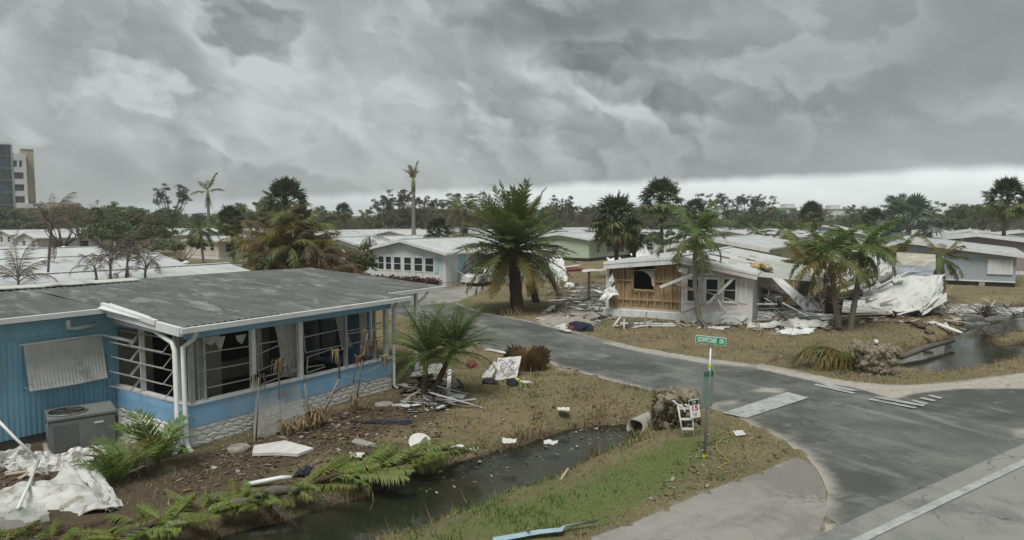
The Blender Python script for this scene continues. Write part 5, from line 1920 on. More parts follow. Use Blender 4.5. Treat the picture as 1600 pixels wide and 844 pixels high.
# the woods farther back read as one mass
cl, rd = [], []
for k in range(900):
    px = random.uniform(-150, 1750)
    Y = random.uniform(230, 420)
    z_ = ZT(random.uniform(333, 341), Y) if True else 0
    p = base_at(px, Y=Y)
    cl.append((p.x, p.y, z_ * random.uniform(.35, .8))); q = random.uniform(2.5, 5.0); rd.append((q * 1.3, q * 1.3, z_ * .35))
V, Fc = leaf_cloud(90000, cl, rd, .6, 77)
o = leaf_obj('woods', V, Fc, TREEG)
tag(o, 'far woods closing the horizon behind the houses', kind='stuff')
# scrub between the back rows of houses
cl, rd = [], []
for k in range(420):
    px = random.uniform(-60, 1660)
    Y = random.uniform(135, 185)
    p = base_at(px, Y=Y)
    q = random.uniform(1.0, 2.2)
    cl.append((p.x, p.y, q * .8)); rd.append((q * 1.5, q * 1.3, q))
V, Fc = leaf_cloud(44000, cl, rd, .28, 78)
o = leaf_obj('undergrowth', V, Fc, TREEG)
tag(o, 'brown and green scrub between the back rows of houses', kind='stuff')
# ------------------------------------------------------------------ wreckage helpers
def sheet(name, corners, m, label, cat='metal sheet', nu=14, nv=10, amp=.08, th=.02, seed=0, group=None, parent=None, ribs=0, rib_h=.02, rag=.0, curl=0.0):
    """crumpled plate spanned by four points (world space), with thickness, ribs and ragged rim"""
    c = [Vector(p) for p in corners]
    org = Vector((sum(p.x for p in c) / 4, sum(p.y for p in c) / 4, min(p.z for p in c)))
    nrm = (c[1] - c[0]).cross(c[3] - c[0]).normalized()
    if nrm.z < 0: nrm = -nrm
    vs_ = []
    size = max((c[1] - c[0]).length, (c[3] - c[0]).length)
    for i in range(nu + 1):
        u = i / nu
        for j in range(nv + 1):
            v = j / nv
            uu = u + rag * mnoise.noise(Vector((seed, v * 5, u * 2))) * (1 if i in (0, nu) else .3)
            vv = v + rag * mnoise.noise(Vector((seed + 9, u * 5, v * 2))) * (1 if j in (0, nv) else .3)
            p = (c[0] * (1 - uu) + c[1] * uu) * (1 - vv) + (c[3] * (1 - uu) + c[2] * uu) * vv
            w = mnoise.noise(Vector((u * 3 + seed * 2.3, v * 3, seed))) + .5 * mnoise.noise(Vector((u * 8, v * 8 + seed, seed)))
            k = abs(mnoise.noise(Vector((u * 2.2 + seed, v * 2.2, 3 + seed))))
            p = p + nrm * (amp * w - amp * 1.4 * k + curl * (2 * u - 1) ** 2)
            if ribs:
                p = p + nrm * (rib_h * (1 if math.sin(v * ribs * 2 * math.pi) > 0 else 0))
            vs_.append(p - org)
    n = len(vs_)
    fs_ = []
    W1 = nv + 1
    for i in range(nu):
        for j in range(nv):
            a = i * W1 + j
            fs_.append((a, a + W1, a + W1 + 1, a + 1))
            fs_.append((n + a, n + a + 1, n + a + W1 + 1, n + a + W1))
    rim = [i * W1 for i in range(nu + 1)] + [nu * W1 + j for j in range(1, nv + 1)] + [i * W1 + nv for i in range(nu - 1, -1, -1)] + [j for j in range(nv - 1, 0, -1)]
    for a, b_ in zip(rim, rim[1:] + rim[:1]):
        fs_.append((a, b_, b_ + n, a + n))
    mb = MB().add(vs_ + [v - nrm * th for v in vs_], fs_)
    o = mb.build(name, m, parent)
    o.location = org
    if label:
        tag(o, label, cat, group)
    return o


def plank(name, p0, p1, w, t, m, label, cat='plank', group=None):
    p0, p1 = Vector(p0), Vector(p1)
    o_ = p0.copy()
    mb = MB()
    # a slightly bowed board with a split end
    n = 5
    d = p1 - p0
    up = Vector((0, 0, 1)) if abs(d.normalized().z) < .9 else Vector((1, 0, 0))
    a = d.cross(up).normalized() * w / 2
    b_ = Vector((0, 0, t / 2))
    bow = up * d.length * random.uniform(-.012, .02)
    for i in range(n + 1):
        f = i / n
        q = d * f + bow * math.sin(math.pi * f)
        k = 1.0 if i < n else random.uniform(.5, .9)
        mb.v += [tuple(q - a * k - b_), tuple(q + a * k - b_), tuple(q + a * k + b_), tuple(q - a * k + b_)]
    for i in range(n):
        for j in range(4):
            j2 = (j + 1) % 4
            mb.f.append((i * 4 + j, i * 4 + j2, i * 4 + 4 + j2, i * 4 + 4 + j))
    mb.f += [(3, 2, 1, 0), (n * 4, n * 4 + 1, n * 4 + 2, n * 4 + 3)]
    o = mb.build(name, m)
    o.location = o_
    return tag(o, label, cat, group)


def lump(name, px, py, r, m, label, cat, sq=.6, seed=0, scale=(1, 1, 1), z=0.0, group=None):
    o = link(name, rock_mesh(r, seed, sq, 2), None, m)
    p = G(px, py, z)
    o.location = (p.x, p.y, z + r * sq * .55)
    o.scale = scale
    o.rotation_euler = (0, 0, random.uniform(0, 6))
    return tag(o, label, cat, group)


# ------------------------------------------------------------------ air conditioner beside the blue wall
def air_conditioner():
    p0, p1 = G(78, 716), G(184, 697)
    d = p1 - p0
    rz = math.atan2(d.y, d.x)
    L, D, H = d.length, 1.05, .88
    h = empty('air_conditioner', (p0.x, p0.y, 0), rz, 'large grey air conditioner on the ground below the blue wall', 'air conditioner')
    m = MB(); m.box(-.08, L + .08, -.06, D + .06, 0, .07); m.build('pad', CONC, h)
    bm = bmesh.new()
    bmesh.ops.create_cube(bm, size=1)
    for v in bm.verts:
        v.co = Vector(((v.co.x + .5) * L, (v.co.y + .5) * D, .07 + (v.co.z + .5) * (H - .12)))
    bmesh.ops.bevel(bm, geom=bm.edges[:], offset=.035, segments=2, affect='EDGES')
    me = bpy.data.meshes.new('cabinet'); bm.to_mesh(me); bm.free(); link('cabinet', me, h, GREYP)
    m = MB(); m.box(-.015, L + .015, -.015, D + .015, H - .05, H); to = m.build('top_panel', GREYP, h)
    cx, cy, r = L * .3, D * .5, .40
    ring = []
    m = MB(); n = 28
    for k in range(n):
        a, b_ = 2 * math.pi * k / n, 2 * math.pi * (k + 1) / n
        ring.append((cx + r * math.cos(a), cy + r * math.sin(a), H + .02))
    m.tube(ring + [ring[0]], .022, 5, False); m.build('fan_ring', GREYP, to)
    m = MB(); m.prism([(cx + r * math.cos(2 * math.pi * k / n), cy + r * math.sin(2 * math.pi * k / n)) for k in range(n)], H, H + .006); m.build('fan_well_shade', DARK, to)  # black disc on the closed top paints the shade below the fan
    m = MB()
    for q in (.1, .18, .26, .34):
        m.tube([(cx + q * math.cos(2 * math.pi * k / 20), cy + q * math.sin(2 * math.pi * k / 20), H + .025) for k in range(21)], .006, 4, False)
    for k in range(8):
        a = k * math.pi / 4
        m.tube([(cx, cy, H + .025), (cx + r * math.cos(a), cy + r * math.sin(a), H + .025)], .007, 4)
    m.build('fan_guard', DARK, to)
    m = MB()
    for k in range(4):
        a = k * math.pi / 2 + .3
        m.add([(cx, cy, H + .010), (cx + .33 * math.cos(a), cy + .33 * math.sin(a), H + .010), (cx + .33 * math.cos(a + .7), cy + .33 * math.sin(a + .7), H + .016)], [(0, 1, 2)])
    m.build('fan_blade', GREYP, to)
    m = MB()
    for k in range(16):
        z_ = .18 + k * .035
        m.box(L * .06, L * .42, -.012, -.0005, z_, z_ + .016)
    m.build('louvre', GREYP, h)
    MB().box(L * .66, L * .8, -.008, -.0005, H - .24, H - .2).build('name_plate', TRIM, h)
    MB().box(-.02, .0, D * .3, D * .5, H * .45, H * .75).build('service_cover', STEEL, h)


air_conditioner()

# ------------------------------------------------------------------ heap at the lower left
sheet('crumpled_sheet', [G(-60, 775, .18), G(118, 728, .34), G(186, 795, .05), G(-60, 835, .06)], DIRTY, 'big crumpled white metal sheet lying in front of the air conditioner', nu=44, nv=26, amp=.17, seed=3, rag=.08)
sheet('crumpled_sheet', [G(112, 722, .46), G(138, 718, .42), G(194, 786, .08), G(166, 797, .10)], DIRTY, 'folded end strip of white metal beside the big crumpled sheet', nu=8, nv=26, amp=.07, seed=5, rag=.05, ribs=9)
sheet('plastic_sheet', [G(-40, 785, .30), G(72, 785, .24), G(78, 812, .12), G(-40, 838, .14)], FILM, 'clear plastic panel lying over the crumpled white sheet', 'panel', nu=8, nv=6, amp=.03, seed=6)
for (a, b_, lb) in (((G(-10, 650, 1.2), G(58, 716, .25)), 0, 'white pole propped against the air conditioner'), ((G(60, 720, .35), G(28, 795, .25)), 0, 'bent white pole lying on the crumpled sheet')):
    o = MB().tube([Vector((0, 0, 0)), (a[1] - a[0]) * .5 + Vector((0, 0, -.03)), a[1] - a[0]], .032, 7).build('white_pole', TRIM, None, True)
    o.location = a[0]; tag(o, lb, 'pole')
LB = ['white insulation roll against the air conditioner', 'crushed white insulation lump at the picture edge', 'white insulation lump in front of the air conditioner', 'pale torn insulation wad beside the young palm',
      'flattened white insulation lump on the heap', 'long white insulation roll lying by the pole', 'small white insulation wad beside the pole foot', 'white wad of insulation under the porch corner']
for i, (px, py, r, s_) in enumerate(((84, 733, .2, (1.5, .7, 1)), (18, 722, .24, (1.3, .8, 1)), (112, 722, .2, (1.5, .75, 1.1)), (205, 676, .2, (1.3, .8, 1)), (42, 730, .2, (1.2, 1, .8)), (136, 712, .16, (1.7, .8, 1)), (66, 716, .12, (1, 1, 1.3)), (198, 690, .14, (1.4, .8, 1)))):
    p = G(px, py, .05); a = random.uniform(-.2, .9); d = Vector((math.cos(a), math.sin(a), 0)) * r * 1.5 * s_[0]; e = Vector((-math.sin(a), math.cos(a), 0)) * r * 1.2
    sheet('insulation', [p - d - e, p + d - e * .8, p + d * .8 + e + Vector((0, 0, r)), p - d + e + Vector((0, 0, r * 1.2))], DIRTY if i % 3 == 1 else PAPER, LB[i], 'insulation', 12, 10, r * .8, .05, 60 + i, rag=.15)
for i, (x0, y0, x1, y1, w, m_, lb) in enumerate(((8, 742, 70, 732, .12, PALEW, 'short splintered board behind the crumpled sheet'), (30, 748, 52, 736, .1, PALEW, 'pale broken board end on the heap'),
                                              (96, 745, 140, 728, .1, RUSTW, 'brown broken board beside the insulation'), (188, 744, 226, 728, .07, PALEW, 'thin pale stick between the young palms'))):
    plank('board', G(x0, y0, .05), G(x1, y1, .07), w, .03, m_, lb)
# flat things in front of the porch
def outline_slab(name, pts, th, m, label, cat, z=.03):
    P = [G(x, y, z + th) for x, y in pts]
    c = P[0].copy(); c.z = 0
    P = [p - c for p in P]
    o = MB().slab(P, th).build(name, m)
    if o.data.polygons[0].normal.z < 0:
        o.data.flip_normals()
    o.location = c
    return tag(o, label, cat)


outline_slab('foam_board', [(394, 708), (397, 696), (445, 688), (490, 700), (466, 709), (430, 707)], .07, PAPER, 'white foam board with pointed end on the soil before the porch', 'board', .05)
def disc(name, px, py, r, th, m, label, cat, tilt=0.0, ringed=False, z=.02):
    p = G(px, py)
    h = MB().prism([(r * math.cos(k * .3491), r * math.sin(k * .3491)) for k in range(18)], 0, th)
    o = h.build(name, m)
    o.location = (p.x, p.y, z + math.sin(abs(tilt)) * r * .9); o.rotation_euler = (tilt, 0, .4)
    tag(o, label, cat)
    if ringed:
        for q in (.5, .8):
            MB().tube([(r * q * math.cos(k * .3491), r * q * math.sin(k * .3491), th + .01) for k in range(19)], .02, 5, False).build('ring_groove', m, o)
    return o


disc('stepping_stone', 373, 704, .25, .06, CONC, 'round grooved stepping stone near the porch corner', 'stepping stone', 0, True)
disc('stepping_stone', 600, 635, .27, .06, CONC, 'pale round stepping stone beside the porch end', 'stepping stone', 0)
disc('lid', 656, 701, .27, .03, PAPER, 'white round lid tilted on the fallen fronds', 'lid', .55)
outline_slab('paving_slab', [(548, 690), (556, 684), (588, 693), (572, 696)], .04, CONC, 'broken pale paving piece on the brown leaves', 'slab')
outline_slab('paving_slab', [(587, 697), (600, 692), (610, 698), (594, 700)], .03, CONC, 'small broken paving piece beside the larger one', 'slab')
for i, (pts, lb) in enumerate((([(494, 664), (520, 650), (560, 652), (556, 664), (520, 672)], 'dark navy cloth spread on the soil by the porch'), ([(545, 660), (600, 655), (648, 656), (640, 663), (590, 664)], 'long dark navy cloth strip before the porch end'),
                             ([(455, 745), (470, 728), (492, 724), (480, 740)], 'navy cloth caught under the fallen fronds'), ([(612, 640), (650, 633), (660, 640), (630, 646)], 'dark tarp scrap beside the pale stepping stone'))):
    xs = [p[0] for p in pts]; ys = [p[1] for p in pts]
    q = [G(x, y, .05) for x, y in ((pts[0]), (pts[1]), (pts[2]), (pts[3]))]
    sheet('cloth', q, NAVY, lb, 'cloth', 12, 10, .05, .01, 20 + i, rag=.12)
for i, (px, py, lb) in enumerate(((555, 712, 'white paper scrap on the brown leaf litter'), (712, 700, 'white paper scraps at the ditch edge'), (735, 702, 'crumpled white wrapper at the ditch edge, farther along'), (690, 706, 'white rag on the end of the fallen fronds'),
                                (795, 690, 'white scrap half way along the ditch bank'), (860, 692, 'pale scrap floating by the far ditch bank'), (880, 640, 'white scrap lying on the brown lawn'), (600, 826, 'white lump floating at the near ditch bank'))):
    p = G(px, py, .02)
    s = .16
    sheet('paper_scrap', [p + Vector((-s, -s * .7, .02)), p + Vector((s, -s, .03)), p + Vector((s * 1.2, s, .02)), p + Vector((-s, s, .04))] if py < 820 else
          [p + Vector((-s, -s * .7, -.38)), p + Vector((s, -s, -.36)), p + Vector((s * 1.2, s, -.38)), p + Vector((-s, s, -.36))], PAPER, lb, 'paper', 6, 5, .05, .006, 30 + i, rag=.2)
o = MB().tube([(0, 0, 0), (.6, .25, .04), (.8, .33, .02)], [.05, .05, .04], 7).build('white_pipe', TRIM, None, True); o.location = G(386, 757, .06); tag(o, 'short white pipe among the fallen fronds', 'pipe')

# ------------------------------------------------------------------ fallen fronds along the bank
def fallen(label, x0, y0, x1, y1, n, s_, seed, spread=.7, kind='fallen'):
    a, b_ = G(x0, y0, .05), G(x1, y1, .05)
    r = random.Random(seed)
    h = empty('fallen_palm', a, 0, label, 'fallen palm')
    d = b_ - a
    ang = math.atan2(d.y, d.x)
    MB().tube([(0, 0, .0), d * .45 + Vector((0, 0, .03)), d * .8 + Vector((0, 0, .02))], [.06, .045, .03], 7).build('trunk', BARKB, h, True)
    for i in range(n):
        f = r.random()
        p = d * f + Vector((r.uniform(-.3, .3), r.uniform(-.45, .45), .02))
        side = 1 if i % 2 else -1
        put_leaf(h, fr(kind if r.random() > (.15 if seed == 1 else .42) else ('arecay', 'deadg', 'dead')[i % 3], r.randrange(4)), p, ang + side * r.uniform(.0, spread), r.uniform(-.05, .28), r.uniform(-1.0, 1.0) , s_ * r.uniform(.6, 1.05))
    return h


fallen('fresh green fallen palm spread along the ditch bank below the porch', 490, 752, 640, 718, 40, .66, 1, 1.0)
fallen('green fallen fronds heaped left of the long fallen palm', 330, 800, 450, 764, 34, .44, 2, 2.6)
fallen('pile of green and brown fronds near the picture edge by the ditch', 190, 838, 310, 796, 44, .42, 3, 3.1)
fallen('dull green fallen fronds at the lower picture corner', -10, 852, 130, 842, 30, .42, 4, 3.1)
fallen('thin green frond tips at the far end of the long fallen palm', 620, 728, 690, 702, 10, .5, 5)
for i, (px, py) in enumerate(((372, 796), (432, 776))):
    o = MB().tube([(-.35, -.1, .05), (0, 0, .12), (.4, .12, .08)], [.09, .11, .06], 8).build('palm_stump', BARK, None, True); o.location = G(px, py, .0)
    tag(o, ('grey root stump lying on the pile of fronds', 'grey trunk piece poking from the fallen fronds')[i], 'stump')

# bare frangipani and dead potted leaves before the porch
fp = G(487, 667)
h = empty('frangipani', fp, 0, 'bare branching frangipani with dead leaf bunches before the porch', 'shrub')
def br(p, q, r0, r1): return MB().tube([p, Vector(p).lerp(Vector(q), .5) + Vector((random.uniform(-.05, .05), 0, random.uniform(-.04, .06))), q], [r0, (r0 + r1) / 2, r1], 6).build('branch', BARKP, h, True)
Yp = fp.y
def fq(px, py, dy=0.0): return AT(px, py, Yp + dy) - fp
br((0, 0, 0), fq(476, 598), .045, .02); br((.1, 0, 0), fq(530, 592, .3), .05, .03); br(fq(530, 592, .3), fq(527, 545, .3), .03, .012); br(fq(510, 622, .2), fq(552, 598, .6), .035, .02)
br(fq(552, 598, .6), fq(600, 565, .9), .02, .012); br(fq(552, 598, .6), fq(562, 560, .5), .018, .01); br(fq(476, 598), fq(470, 570, .1), .02, .012); br(fq(535, 588, .3), fq(582, 601, .8), .015, .008)
def dead_bunch(parent, p, n, ln, m=None, seed=0):
    r = random.Random(seed)
    mb = MB()
    for i in range(n):
        az = r.uniform(0, 6.28); rr_ = r.uniform(.04, .16)
        e = Vector(p) + Vector((rr_ * 1.6 * math.cos(az), rr_ * 1.6 * math.sin(az), -ln * r.uniform(.4, 1)))
        mid = Vector(p) + Vector((rr_ * 1.3 * math.cos(az), rr_ * 1.3 * math.sin(az), .08))
        w = Vector((math.sin(az), -math.cos(az), 0)) * .035
        mb.add([p, mid - w, e, mid + w], [(0, 1, 2, 3)])
    return mb.build('dead_leaves', m or DEADL, parent)
for i, (px, py, dy) in enumerate(((437, 565, -.1), (438, 575, -.1), (575, 520, .9), (572, 545, .8), (580, 535, .9), (404, 590, -.3), (527, 550, .3), (600, 560, .9), (562, 560, .5))):
    dead_bunch(h, fq(px, py, dy), 10, .42, seed=i)
for (x0, y0, x1, y1) in ((437, 565, 440, 665), (404, 590, 400, 690), (575, 520, 556, 640)):
    q0, q1 = G(x1, y1), None
    br(q0 - fp, fq(x0, y0, q0.y - Yp), .025, .015)
for i, (px, py, hh, n, lb) in enumerate(((492, 672, .75, 60, 'dry straw coloured tuft at the foot of the frangipani'), (470, 678, .6, 40, 'withered brown tuft against the white plinth'), (450, 682, .6, 34, 'small withered tuft left of the brown one'), (412, 672, .6, 36, 'dead drooping tuft near the white foam board'), (555, 645, .8, 30, 'single dry brown stalk plant near the porch end'))):
    p = G(px, py)
    r = random.Random(i + 5); mb = MB()
    for k in range(n):
        az = r.uniform(0, 6.28); l = hh * r.uniform(.5, 1)
        q = Vector((r.uniform(-.12, .12), r.uniform(-.12, .12), 0)); mid = q + Vector((.12 * math.cos(az), .12 * math.sin(az), l * .8)); e = q + Vector((.32 * math.cos(az), .32 * math.sin(az), l * .5))
        w = Vector((math.sin(az), -math.cos(az), 0)) * .018
        mb.add([q - w, q + w, mid + w, mid - w], [(0, 1, 2, 3)]); mb.add([mid - w, mid + w, e], [(0, 1, 2)])
    o = mb.build('dry_tuft', mat('straw_tuft', (.27, .20, .105), .9, .35, 4)); o.location = p; tag(o, lb, 'plant')
sheet('translucent_sheet', [AT(399, 618, 17.0) + Vector((0, 0, 0)), AT(468, 600, 18.2), G(480, 668, .02), G(396, 690, .02)], FILM, 'translucent grey sheet added before the porch, from sill to soil', 'plastic film', 10, 10, .04, .004, 9)  # added sheet repeating a translucent rectangle, not a known piece of film

# ------------------------------------------------------------------ lawn between the palms and the street
bp = G(772, 597); Yb = bp.y
ban = sheet('banner', [AT(774, 594, Yb), AT(808, 590, Yb + .4), AT(815, 556, Yb + 1.0), AT(778, 559, Yb + .6)], PAPER, 'white printed banner propped on rubbish in the lawn', 'banner', 14, 12, .05, .01, 12)
for k in range(5):                                           # faded flowing print, unreadable in the photograph
    pts = []
    for i in range(9):
        f = i / 8
        q = AT(781 + f * 24 + 2.5 * math.sin(f * 9 + k), 588 - k * 5.6 + 2.6 * math.cos(f * 11 + k * 2) - f * 2, Yb + .15 + (k * 5.6) / 34 * .6 + f * .35 - .12)
        pts.append(q - ban.location)
    MB().tube(pts, .012, 4).build('print_stroke', VIOLET, ban)
sheet('white_board', [AT(751, 590, Yb - .1), AT(768, 589, Yb), AT(778, 570, Yb + .4), AT(773, 563, Yb + .4)], PAPER, 'white torn board leaning left of the banner', 'board', 8, 6, .04, .015, 13)
lump('rubbish_bag', 800, 602, .24, NAVY, 'dark rubbish bag in front of the banner', 'bag', .6, 3, (1.5, .8, 1))
lump('rubbish_bag', 765, 600, .2, DARK, 'black rubbish bag left of the banner foot', 'bag', .6, 4, (1.7, .8, 1))
lump('cloth_heap', 802, 596, .17, LIME, 'bright yellow green cloth under the banner', 'cloth', .5, 5, (1.5, .7, 1))
lump('cloth_heap', 823, 599, .14, PAPER, 'white cloth right of the banner', 'cloth', .4, 6, (1.6, .8, 1))
lump('cloth_heap', 738, 571, .25, REDC, 'dark red cloth on the lawn near the street', 'cloth', .4, 7, (1.8, .9, 1))
for (x0, y0, x1, y1, w, m_, lb) in ((700, 618, 703, 578, .13, TRIM, 'white post lying in the lawn beside the low palms'), (681, 640, 703, 629, .12, PAPER, 'pale board lying on the lawn below the low palms'), (718, 629, 730, 614, .06, PALEW, 'thin pale stick on the lawn below the low palms'),
                                    (760, 546, 800, 555, .22, PAPER, 'pale board at the lawn edge by the street'), (612, 634, 640, 632, .2, PAPER, 'pale sheet piece beside the porch end')):
    plank('board', G(x0, y0, .05), G(x1, y1, .07), w, .04, m_, lb)
lump('plastic_bag', 712, 629, .22, TEAL, 'crumpled teal plastic on the lawn below the low palms', 'plastic', .35, 9, (1.5, .8, 1))
# broken white lattice and boards under the carport
sheet('lattice_panel', [G(652, 588, .0), G(676, 582, .0), G(676, 582, .6), G(652, 588, .6)], PAPER, 'white broken panel standing behind the low palms', 'panel', 10, 8, .02, .02, 14, rag=.15)
sheet('crumpled_sheet', [G(640, 590, .05), G(700, 582, .08), G(690, 566, .1), G(650, 572, .1)], PAPER, 'white crumpled sheeting behind the low palms', nu=12, nv=8, amp=.12, seed=15, rag=.1)
# dry fountain grass
gp = G(824, 578)
r = np.random.default_rng(4); n = 1500
az = r.uniform(0, 6.28, n); rad = r.uniform(0, .45, n) ** 1; ln = r.uniform(.4, .95, n)
q = np.stack([rad * np.cos(az), rad * np.sin(az) * .8, np.zeros(n)], 1)
out = np.stack([np.cos(az), np.sin(az), np.zeros(n)], 1) * r.uniform(.1, .5, n)[:, None]
mid = q + out * .4 + np.stack([np.zeros(n), np.zeros(n), ln * .75], 1); e = q + out + np.stack([np.zeros(n), np.zeros(n), ln * r.uniform(.75, 1, n)], 1)
w = np.stack([np.sin(az), -np.cos(az), np.zeros(n)], 1) * .009
V = np.stack([q - w, q + w, mid + w, e, mid - w], 1).reshape(-1, 3)
Fc = np.arange(n * 5).reshape(n, 5)
o = link('grass_clump', np_mesh('grass_clump', V, Fc, ORANGE)); o.location = gp; tag(o, 'tall orange brown dry grass clump behind the banner', 'grass clump')

# ------------------------------------------------------------------ culvert, pillars and signs
def culvert():
    p = G(985, 664, -.2)
    h = empty('culvert_pipe', (p.x + .15, p.y + .12, -.60), R(50), 'concrete culvert pipe mouth at the end of the ditch', 'pipe')
    m = MB(); n = 20
    ro, ri, L = .27, .225, 1.6
    vs_, fs_ = [], []
    for x in (0, L):
        for rr_ in (ro, ri):
            for k in range(n):
                a = 2 * math.pi * k / n
                vs_.append((x + (0.05 * math.sin(a * 3) if x == 0 else 0), rr_ * math.cos(a), ro + rr_ * math.sin(a)))
    for k in range(n):
        k2 = (k + 1) % n
        fs_ += [(k, 2 * n + k, 2 * n + k2, k2), (n + k, n + k2, 3 * n + k2, 3 * n + k), (k, k2, n + k2, n + k), (2 * n + k, 3 * n + k, 3 * n + k2, 2 * n + k2)]
    m.add(vs_, fs_); m.build('pipe_barrel', CONC, h, True)
    MB().prism([(L - .1, ri * math.cos(2 * math.pi * k / n)) for k in range(2)] + [(L, .2), (L, -.2)], .1, .5).build('pipe_end', DARK, h)


culvert()


def stone_pillar(label, px, py, wpx, hpx, seed, vine=0):
    p = G(px, py)
    s = p.y / F
    w, hh = wpx * s, hpx * s
    rz = R(-8)
    h = empty('stone_pillar', (p.x, p.y + w * .42, 0), rz, label, 'stone pillar')
    r = random.Random(seed)
    MB().box(-w * .44, w * .44, -w * .4, w * .4, -.15, hh * .97).build('mortar_core', mat('mortar', (.20, .175, .13), .95, .3, 8), h)
    protos = [rock_mesh((.10, .13, .17, .2, .12, .15)[k], seed + k, .9, 1) for k in range(6)]
    for me in protos: me.materials.append(STONE)
    for face in range(5):
        rows = int(hh / .19) if face < 4 else int(w * .8 / .2)
        cols = int(w / .2)
        for i in range(rows + 1):
            for j in range(cols + 1):
                u = -w * .46 + w * .92 * (j + (.5 if i % 2 else 0)) / (cols + .5)
                v = .04 + (hh - .06) * i / max(1, rows)
                if face == 0: loc = (u, -w * .42, v)
                elif face == 1: loc = (w * .46, u * .9, v)
                elif face == 2: loc = (-w * .46, u * .9, v)
                elif face == 3: continue
                else: loc = (u, -w * .4 + w * .8 * i / max(1, rows), hh)
                o = link('stone', protos[r.randrange(6)], h)
                o.location = (loc[0] + r.uniform(-.07, .07), loc[1] + r.uniform(-.03, .03), loc[2] + r.uniform(-.08, .08))
                o.rotation_euler = (r.uniform(0, 6), r.uniform(0, 6), r.uniform(0, 6))
                o.scale = (r.uniform(.7, 1.35), r.uniform(.6, 1.1), r.uniform(.6, 1.2))
    if vine:
        cl = [(r.uniform(-w * .55, w * .5), -w * .45 + r.uniform(-.1, .05), r.uniform(0, hh * .9)) for _ in range(60)] + [(-w * .52 + r.uniform(-.1, .05), r.uniform(-w * .4, w * .4), r.uniform(0, hh)) for _ in range(40)] + \
             [(w * .5, r.uniform(-w * .4, w * .4), r.uniform(0, hh * .9)) for _ in range(20)]
        V, Fc = leaf_cloud(vine, cl, [(.2, .12, .2)] * len(cl), .045, seed)
        leaf_obj('dry_vine', V, Fc, VINE, h)
        mb = MB()
        for k in range(14):
            x = r.uniform(-w * .5, w * .5)
            mb.tube([(x, -w * .5, 0), (x + r.uniform(-.2, .2), -w * .5, hh * .5), (x + r.uniform(-.3, .3), -w * .48, hh * r.uniform(.7, 1))], .009, 4)
        mb.build('vine_stem', BARK, h)
    return h, hh, w


h1, hh1, _ = stone_pillar('rough coral stone pillar overgrown with dry vines behind the speed sign', 1062, 668, 50, 46, 3, 5600)
h2, hh2, _ = stone_pillar('bare pale coral stone pillar beside the canal', 1378, 588, 50, 41, 8)
p = h2.location
o = empty('post_lamp', (p.x, p.y, hh2 + .02), 0, 'small white ball lamp on top of the bare stone pillar', 'lamp')
MB().tube([(0, 0, 0), (0, 0, .14)], [.09, .06], 8).build('lamp_base', DARK, o)
link('lamp_globe', rock_mesh(.09, 1, 1.0, 2), o, PAPER).location = (0, 0, .2)
# palm frond fallen over beside that pillar
pf = G(1345, 578)
h = empty('fallen_frond', pf, 0, 'arching yellow green fallen frond left of the bare stone pillar', 'palm frond')
big = frond_mesh('frond', 2.9, 2.0, 46, .75, LEAFY, 5, lift=.55, hang=1.0, wdt=.03, sweep=.4)
big2 = frond_mesh('frond', 2.3, 1.7, 40, .7, LEAFB, 6, lift=.6, hang=1.0, wdt=.03, sweep=.4)
bigd = frond_mesh('frond', 2.6, 1.6, 40, .7, DEADL, 7, lift=.4, hang=1.0, wdt=.03, sweep=.4)
for me, az, el, s_ in ((big, R(172), .25, 1.0), (big2, R(160), .35, .9), (big, R(185), .15, .8), (bigd, R(178), .0, 1.0), (bigd, R(150), .0, .8), (big2, R(200), .5, .6)):
    put_leaf(h, me, (random.uniform(-.2, .2), random.uniform(-.1, .1), .05), az, el, random.uniform(-.3, .3), s_)
MB().tube([(0, 0, 0), (.25, .1, .6)], [.07, .03], 6).build('stalk', PALEW, h)
sheet('cloth', [G(1192, 572, .02), G(1290, 577, .02), G(1270, 560, .05), G(1215, 556, .03)], mat('red_soil', (.13, .06, .035), .95, .4, 5), 'patch of red brown fronds and earth beside the fallen frond', 'leaf litter', 14, 10, .06, .02, 55, rag=.15)


def text_part(parent, s, size, loc, m, rot=(R(90), 0, 0), sx=1.0, name='lettering', bold=.0):
    cu = bpy.data.curves.new('t', 'FONT')
    cu.body = s
    cu.size = size
    cu.align_x = 'CENTER'
    cu.align_y = 'CENTER'
    cu.extrude = .002
    cu.offset = bold
    o = bpy.data.objects.new('t', cu)
    col.objects.link(o)
    bpy.context.view_layer.update()
    me = bpy.data.meshes.new_from_object(o.evaluated_get(bpy.context.evaluated_depsgraph_get()))
    bpy.data.objects.remove(o)
    bpy.data.curves.remove(cu)
    me.materials.clear()
    me.materials.append(m)
    q = link(name, me, parent)
    q.location = loc
    q.rotation_euler = rot
    q.scale = (sx, 1, 1)
    return q


def rounded(w, h, r=.03, n=4):
    pts = []
    for cx, cy, a0 in ((w / 2 - r, h / 2 - r, 0), (-w / 2 + r, h / 2 - r, 90), (-w / 2 + r, -h / 2 + r, 180), (w / 2 - r, -h / 2 + r, 270)):
        for k in range(n + 1):
            a = R(a0 + 90 * k / n)
            pts.append((cx + r * math.cos(a), cy + r * math.sin(a)))
    return pts


def plate(parent, name, w, h, y0, y1, m, loc=(0, 0, 0), r=.03, rot=None):
    pts = rounded(w, h, r)
    n = len(pts)
    mb = MB().add([(x, y0, z) for x, z in pts] + [(x, y1, z) for x, z in pts],
                  [tuple(range(n)), tuple(reversed(range(n, 2 * n)))] + [(i, i + n, (i + 1) % n + n, (i + 1) % n) for i in range(n)])
    o = mb.build(name, m, parent)
    o.location = loc
    if rot: o.rotation_euler = rot
    return o


